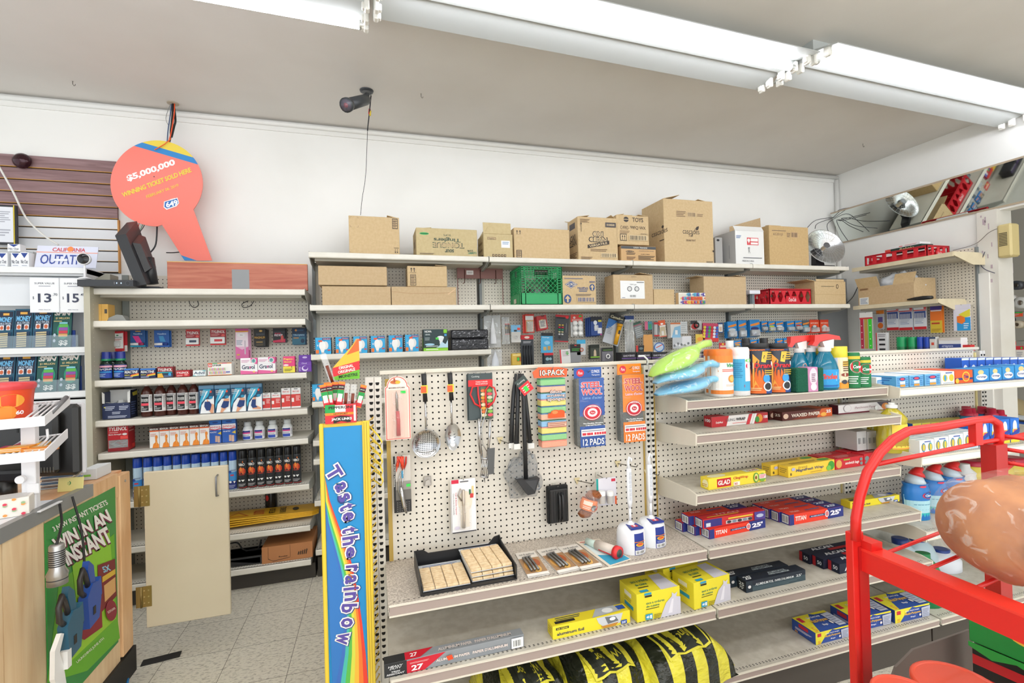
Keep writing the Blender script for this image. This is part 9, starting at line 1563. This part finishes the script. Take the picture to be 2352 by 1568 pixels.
# label guns and torch hanging on the poster
def gun(label,o,c1,roll):
    t=thing('label_gun',label,'label gun',o,rot=(rad(0),rad(0),rad(90)),group='hanging label guns'); m=C(c1,.35)
    mb=MB(); mb.prism([(-.035,-.10),(.03,-.09),(.045,-.02),(.03,.05),(-.01,.06),(-.045,.02)],'Y',-.03,.0,m); mb.prism([(.03,-.03),(.055,-.01),(.05,.06),(.03,.05)],'Y',-.028,-.004,m); mb.box(-.012,.004,-.0315,-.029,-.06,-.03,C('#2a2420',.5)); obj('body',mb,t)
    mb=MB(); mb.prism([(-.005,.04),(.02,.05),(.01,.12),(-.02,.15),(-.03,.12)],'Y',-.024,-.004,m); obj('grip',mb,t)
    mb=MB(); mb.tube([(-.03,-.015,.02),(-.06,-.015,.05),(-.062,-.015,.10),(-.045,-.015,.13),(-.03,-.015,.10),(-.012,-.015,.05)],.009,C('#35302e',.4),8); obj('lever',mb,t)
    mb=MB(); mb.lathe([(.004,-.004),(.009,0),(.009,.008)],(.052,-.015,-.02),C('#25282a',.35),10,'X'); obj('knob',mb,t)
    if roll: mb=MB(); mb.prism([(-.05,-.11),(-.035,-.19),(-.07,-.2),(-.1,-.12),(-.095,-.03),(-.06,.01),(-.045,.0),(-.07,-.05)],'Y',-.02,-.006,C('#e6e4e0',.6)); mb.box(-.052,-.03,-.032,-.008,-.12,-.06,C('#e2e0dc',.6)); obj('label_roll',mb,t)
g1=WX(196,1375,XC+.07); gun('bright blue label gun hanging in front of the poster',g1,'#1f4a9c',False)
g2=WX(150,1440,XC+.085); gun('teal label gun with a white label roll hanging at the left',g2,'#2a5a72',True)
p=WX(131,1290,XC+.10); t=thing('flashlight','silver flashlight hanging above the teal label gun','flashlight',p); sv=C('#b4b2b0',.28,.8)
mb=MB(); mb.lathe([(.001,-.075),(.028,-.075),(.028,-.045),(.03,-.04),(.021,-.02),(.021,.055),(.018,.06),(.001,.06)],(0,0,0),sv,20); mb.lathe([(.0283,-.057),(.0283,-.054)],(0,0,0),C('#33343a',.4),20,cap=False); obj('barrel',mb,t)
mb=MB(); [mb.lathe([(.0216,z),(.0226,z+.002),(.0216,z+.004)],(0,0,0),C('#2c2c30',.4),16,cap=False) for z in [-.012+.007*i for i in range(8)]]; obj('rubber_rings',mb,t)
def strap(lb_,a,b): wire('strap',lb_,[a,(a+b)/2+Vector((.01,0,0)),b],.004,'#1c1a1a')
strap('black strap holding the silver flashlight from the counter rim',WX(137,1158,XC+.02),p+Vector((0,0,.06))); strap('black strap holding the bright blue label gun',WX(166,1140,XC+.02),g1+Vector((0,0,.12)))
# black monitor back on the counter
o=Vector((-1.58,2.38,ZT)); t=thing('register_monitor','large black monitor back with vents on the counter','monitor',o,rad(-12)); bk=C('#242322',.35)
w=WY(212,1000,2.38).x-WY(-20,1000,2.38).x; xr2=WY(212,1000,2.38).x-o.x; z0=WY(170,1082,2.38).z-ZT; z1=WY(150,925,2.38).z-ZT
mb=MB(); mb.box(xr2-w,xr2,0,.04,z0,z1,bk,.014); mb.box(xr2-w+.02,xr2-.05,-.03,0,z0+.02,z1-.03,bk,.012); obj('casing',mb,t)
mb=MB(); mb.box(xr2-w-.003,xr2+.003,.034,.05,z0-.003,z1+.003,C('#c9c7c9',.3),.012); obj('bezel',mb,t)
mb=MB(); [mb.box(xr2-.19+i*.017,xr2-.184+i*.017,-.0312,-.0295,z1-.10,z1-.055,C('#0a0a0a')) for i in range(5)]; [mb.box(xr2-.15+i*.011,xr2-.146+i*.011,-.0312,-.0295,z0+.025,z0+.045,C('#5a564e')) for i in range(9)]; obj('vents',mb,t)
mb=MB(); mb.box(xr2-.26,xr2-.14,-.05,-.028,z0-.005,z0+.04,C('#1a1a1e',.4),.01); mb.tube([(xr2-.24,-.02,z0),(xr2-.24,-.02,.0)],.03,bk,10); obj('neck',mb,t)
# black scanner base left, paper stack, note, dotted tissue box
p=WZ(40,1160,ZT); mb=MB(); mb.box(-.16,.10,0,.2,0,.10,C('#202022',.35),.02); mb.prism([(-.16,.10),(.06,.10),(.02,.13),(-.16,.13)],'Y',.02,.18,C('#2a2a2c',.3)); solo('receipt_printer',mb,'black rounded machine on the counter under the monitor','machine',(-1.50,1.98,ZT+.005))
t=thing('paper_stack','stack of glossy leaflets beside the yellow note on the counter','papers',(WZ(128,1122,ZT).x,WZ(128,1122,ZT).y,ZT+.001),rad(8))
for i in range(12): mb=MB(); mb.box(-.05+.003*(i%3),.05+.002*(i%4),0,.10,i*.0065,i*.0065+.005,C(('#b9c0c8','#8d7a70','#d8d4cc','#5a7a9c')[i%4],.3),.0005); obj('leaflet',mb,t)
p=WY(165,1099,2.35); mb=carton(.09,.003,.055,'#e3d88c',[('t',':)',.45,.6,.14,.3,'#3a8a4a',1)]); solo('sticky_note',mb,'pale yellow note with a green smile on the counter','note',(p.x-.002,2.34,ZT+.001),0,rot=(rad(-8),0,rad(-6)))
item('paper_bundle','white and green papers at the end of the counter','papers',188,222,1077,ZT+.001,2.52,.12,'#dfe2e2',[('r',.1,.3,.6,.5,'#8ac84a')],pb=1086)
p=WZ(10,1186,ZT); mb=carton(.16,.09,.062,'#ece6dc',[('e',.08+.14*i,.15+.22*((i+j)%2)+.3*j,.035,.07,('#e0405a','#ee9a4a','#9ab88a')[(i+j)%3]) for i in range(7) for j in range(3)],t=[('r',.05,.1,.95,.9,'#d4d0cc')]); solo('tissue_box','' or mb,'white box with coloured diamonds at the left counter edge','box',(WZ(8,1195,ZT).x-.02,WZ(8,1195,ZT).y,ZT+.005),rad(18))
# white candy rack
wh=C('#e9e8ea',.35); b=WZ(72,1168,ZT+.004); t=thing('candy_rack','white wire candy rack with two angled tiers on the counter','rack',b)
Yr=b.y; q=lambda px,py,dy=0:WY(px,py,Yr+dy)-b
mb=MB(); zt2_=q(70,930).z; mb.box(-.021,.021,-.012,.012,0,zt2_,wh,.002); mb.box(.0,.034,-.02,-.012,q(80,1130).z,q(80,1108).z,wh); obj('upright',mb,t)
mb=MB(); mb.box(-.12,.06,-.06,.06,0,.004,wh); obj('foot',mb,t)
mb=MB(); mb.lathe([(.014,-.012),(.014,.0)],q(50,1100,-.02),wh,14,'Y'); obj('knob',mb,t)
for n_,(fy,ey,by) in enumerate(((978,918,940),(1058,995,1015))):
    f0,f1=q(-30,fy+12,-.12),q(100,fy,-.12); b1=q(158 if n_==0 else 153,ey,.06); b0=Vector((f0.x,b1.y,b1.z-.01)); up=Vector((0,0,.034)); mb=MB()
    mb.hexa([f0,f1,f1+Vector((0,.004,0)),f0+Vector((0,.004,0))]+[p_+up for p_ in (f0,f1,f1+Vector((0,.004,0)),f0+Vector((0,.004,0)))],wh)
    mb.hexa([f1,b1-up*.5,b1-up*.5+Vector((.004,0,0)),f1+Vector((.004,0,0))]+[p_+up for p_ in (f1,b1-up*.5,b1-up*.5+Vector((.004,0,0)),f1+Vector((.004,0,0)))],wh); obj('tier_rim',mb,t)
    for i in range(9): u=i/8; mb=MB(); mb.tube([f0.lerp(f1,u)+Vector((0,0,.01)),b0.lerp(b1,u)],.0032,wh,6); obj('wire',mb,t)
    mb=MB(); mb.tube([b0,b1],.0032,wh,6); obj('wire',mb,t)
    if n_==0: mb=MB(); mb.tube([b1.lerp(f1,.1)+up*.55,b1.lerp(f1,.72)+up*.55],.008,C('#77777a',.4),8); obj('grey_sleeve',mb,t)
    else: mb=MB(); mb.tube([q(108,985,-.05),q(110,1005,-.05),q(95,1025,-.03)],.004,wh,6); obj('hook_wire',mb,t)
# candy bucket
p=q(10,975,-.04)+b; t=thing('candy_bucket','clear bucket of orange wrapped gum on the upper rack tier','candy tub',p)
mb=MB(); mb.lathe([(.062,0),(.068,.005),(.075,.10),(.078,.125)],(0,0,0),C('#e8502c',.25),28,cap=False); cyl(mb,lambda z:.068+.07*z,.004,.12,175).do([('e',.3,.6,.16,.3,'#f0a03a'),('e',.75,.7,.16,.2,'#f0a03a'),('e',.7,.35,.12,.22,'#ee8a2c'),('e',.4,.62,.09,.12,'#c93a9c'),('p',[(.2,.06),(.55,.04),(.6,.22),(.3,.26)],'#3a3a7c'),('t','60',.85,.34,.1,.12,'#fff',2),('e',.5,.35,.06,.08,'#3a9a6a')]); obj('tub',mb,t)
mb=MB(); mb.lathe([(.080,.122),(.083,.13),(.083,.14),(.078,.146),(.01,.15)],(0,0,0),C('#e84c50',.15,alpha=.85),28,cap=False); obj('lid',mb,t)
for i,(px,py,c_,lb_) in enumerate(((30,1042,'#ee9a2c','orange gum carton on the lower tier, left'),(66,1034,'#f0b03a','yellow gum carton on the lower tier, behind'),(84,1042,'#e88a2c','orange gum carton on the lower tier, right'))):
    p=q(px,py,-.06+.05*(i==1))+b; mb=carton(.085,.05,.018,c_,[('l',.1,.2,.9,.8,'#f6e0c0',2)],t=[('e',.5,.5,.3,.3,'#f6d08a'),('r',.0,.0,.2,1,'#c82a5a')]); solo('gum_carton',mb,lb_,'gum box',p+Vector((0,0,.004)),rad(6),group='gum cartons on the lower tier')
# ================= RIGHT FOREGROUND: red rack =================
RD=C('#d8241f',.3); t=thing('bread_rack','red metal bread rack in the near right foreground','rack',(1.30,1.0,0))
o=Vector((1.30,1.0,0)); YR_=1.0; q=lambda px,py,Y=YR_:WY(px,py,Y)-o
za_=q(1965,1240).z
mb=MB(); mb.box(-.03,.012,-.0,.022,0,za_+.02,RD,.002); mb.box(-.012,.022,-.004,.0,0,za_-.02,C('#b81a1a',.35)); obj('front_post',mb,t)
A_=[(1965,1240),(1966,1190),(1975,1140),(1992,1085),(2020,1040),(2050,1010),(2085,990),(2160,980),(2235,966),(2275,962),(2292,972),(2296,1000),(2293,1020)]
mb=MB(); mb.tube([q(x,y) for x,y in A_],[.013]*8+[.012]*5,RD,12); obj('arch',mb,t)
mb=MB(); mb.tube([q(2012,1066),q(2140,1040),q(2255,1016),q(2330,1003),q(2380,990)],.007,RD,8); obj('cross_bar',mb,t)
for a_,b_,c_ in ((2232,968,1022),): mb=MB(); mb.box(q(a_,b_).x,q(a_+16,b_).x,-.01,.01,q(a_,c_).z,q(a_,b_).z,RD); obj('upright',mb,t)
mb=MB(); mb.box(q(2272,1100).x,q(2298,1100).x,-.02,.02,0,q(2285,1018).z,C('#b81e1c',.35)); obj('rear_post',mb,t)
# beam towards the camera (runs along Y)
mb=MB(); zb=.916; mb.box(-.004,.012,-.70,-.0,zb-.055,zb+.0015,RD); mb.box(-.0045,.05,-.70,-.0,zb+.0015,zb+.008,C('#e8382c',.3)); obj('side_beam',mb,t); mb=MB(); mb.box(.0,.04,-.03,.02,zb-.05,zb+.03,RD); obj('bracket',mb,t)
for i in range(6): mb=MB(); y=-.04-.10*i; mb.tube([(.03,y,zb+.002),(.30,y+.02,zb+.02),(.62,y+.04,zb+.03)],.005,RD,8); obj('shelf_wire',mb,t)
for i in range(4):
    z=q(2330,1000+i*30).z; mb=MB(); mb.tube([q(2300,1000+i*30),q(2330,1004+i*30)+Vector((0,-.05,0)),q(2390,1018+i*30)+Vector((0,-.06,0))],.006,RD,8); obj('basket_wire',mb,t)
mb=MB(); mb.tube([q(2288,1095),q(2330,1062)],.006,RD,8); obj('brace',mb,t)
# bread loaf
lx_=Vector((1.485,.76,.918+.012)); t=thing('bread_loaf','wrapped brown loaf of bread with blue labels on the red rack','bread',lx_)
def lf(sc):
    def fn(u,v):
        a=u*2*math.pi; b_=(v-.5)*math.pi; cx_=math.copysign(abs(math.cos(a))**.85,math.cos(a)); sy_=math.copysign(abs(math.sin(a))**.85,math.sin(a)); z=math.sin(b_); r=math.cos(b_)**.7 if math.cos(b_)>0 else 0
        return (cx_*r*.17*sc,sy_*r*.13*sc,(z*.5+.5)*.235*sc+.012*math.sin(3*a)*r)
    return fn
mb=MB(); mb.grid(lf(.96),36,20,C('#c07a3c',.6,noise=.15,scale=9,h2='#94501e')); obj('loaf',mb,t)
mb=MB(); mb.grid(lf(1.03),44,26,clearfilm('#fff6ee',.08,.1,.5)); obj('wrapper',mb,t)
mb=MB(); f_=lf(1.045)
for (u0,u1,v0,v1) in ((.63,.69,.66,.74),(.615,.70,.42,.54)): mb.grid(lambda u,v:f_(u0+(u1-u0)*u,v0+(v1-v0)*v),8,5,C('#3a8ac8',.4))
obj('blue_label',mb,t)
# things under the beam
p=WY(2226,1470,.95); t=thing('snack_carton','green snack carton with red picture under the red beam','box',p,rad(-80))
mb=MB(); mb.box(0,.6,0,.12,0,.10,C('#1f8a3a',.4),.002); D(mb,lambda u,v,k:(u*.6,-k,v*.10)).do([('p',[(.05,.9),(.3,.4),(1,.1),(1,.75),(.4,.98)],'#8a1f24'),('e',.12,.75,.07,.12,'#e0503c'),('e',.25,.55,.1,.13,'#e8b83a'),('e',.42,.4,.1,.13,'#d8342c'),('r',.26,.75,.46,1,'#c8242c'),('e',.36,.86,.08,.08,'#d4d0d0'),('r',.6,.7,.9,.9,'#a8c83a')]); obj('carton',mb,t)
mb=MB(); P=[(i*.05,(-.012,-.028)[i%2]) for i in range(13)]; mb.prism([(0,0)]+P+[(.6,0)],'Y',-.006,-.003,C('#2a9a3c',.4)); obj('scalloped_edge',mb,t)
mb=MB()
for i in range(8): mb.box(0,.6,0,.1,-.028*(i+1),-.028*i-.0005,C(('#151314','#c01a24')[i%2],.4))
solo('striped_carton',mb,'red and black striped carton below the green one','box',p+Vector((.012,.0,-.012)),rad(-80))
o=WY(2150,1520,1.02); P=[WY(x,y,1.02)-o for x,y in ((2228,1446),(2262,1610),(2030,1610),(2058,1532),(2098,1492))]; mb=MB(); mb.prism([(p_.x,p_.z) for p_ in P],'Y',0,.006,C('#6f665e',.6)); solo('grey_divider',mb,'grey flat divider panel at the lower right behind the orange lids','panel',o)
for px,py,r,lb_ in ((2200,1572,.07,'tub with an orange lid at the bottom right corner'),(2085,1596,.06,'tub with an orange lid, left one at the bottom edge')):
    c=WZ(px,py,.66); r=abs(WZ(px+92,py,.66).x-c.x) if px>2100 else abs(WZ(px+75,py,.66).x-c.x); t=thing('snack_tub',lb_,'tub',(c.x,c.y,.36),group='orange lidded tubs'); mb=MB(); mb.lathe([(r*.9,0),(r*.95,.28)],(0,0,0),C('#1f8a3a',.4),24); obj('tub',mb,t); mb=MB(); mb.lathe([(r,.28),(r*1.02,.285),(r*1.02,.298),(r*.97,.302),(r*.9,.298)],(0,0,0),C('#e0553a',.3),32); obj('lid',mb,t)
mb=MB(); mb.box(-.30,.35,-.25,.22,-.03,0,RD); solo('rack_tier',mb,'lower red tier of the bread rack holding the orange lidded tubs','rack tier',(1.32,.62,.3595))
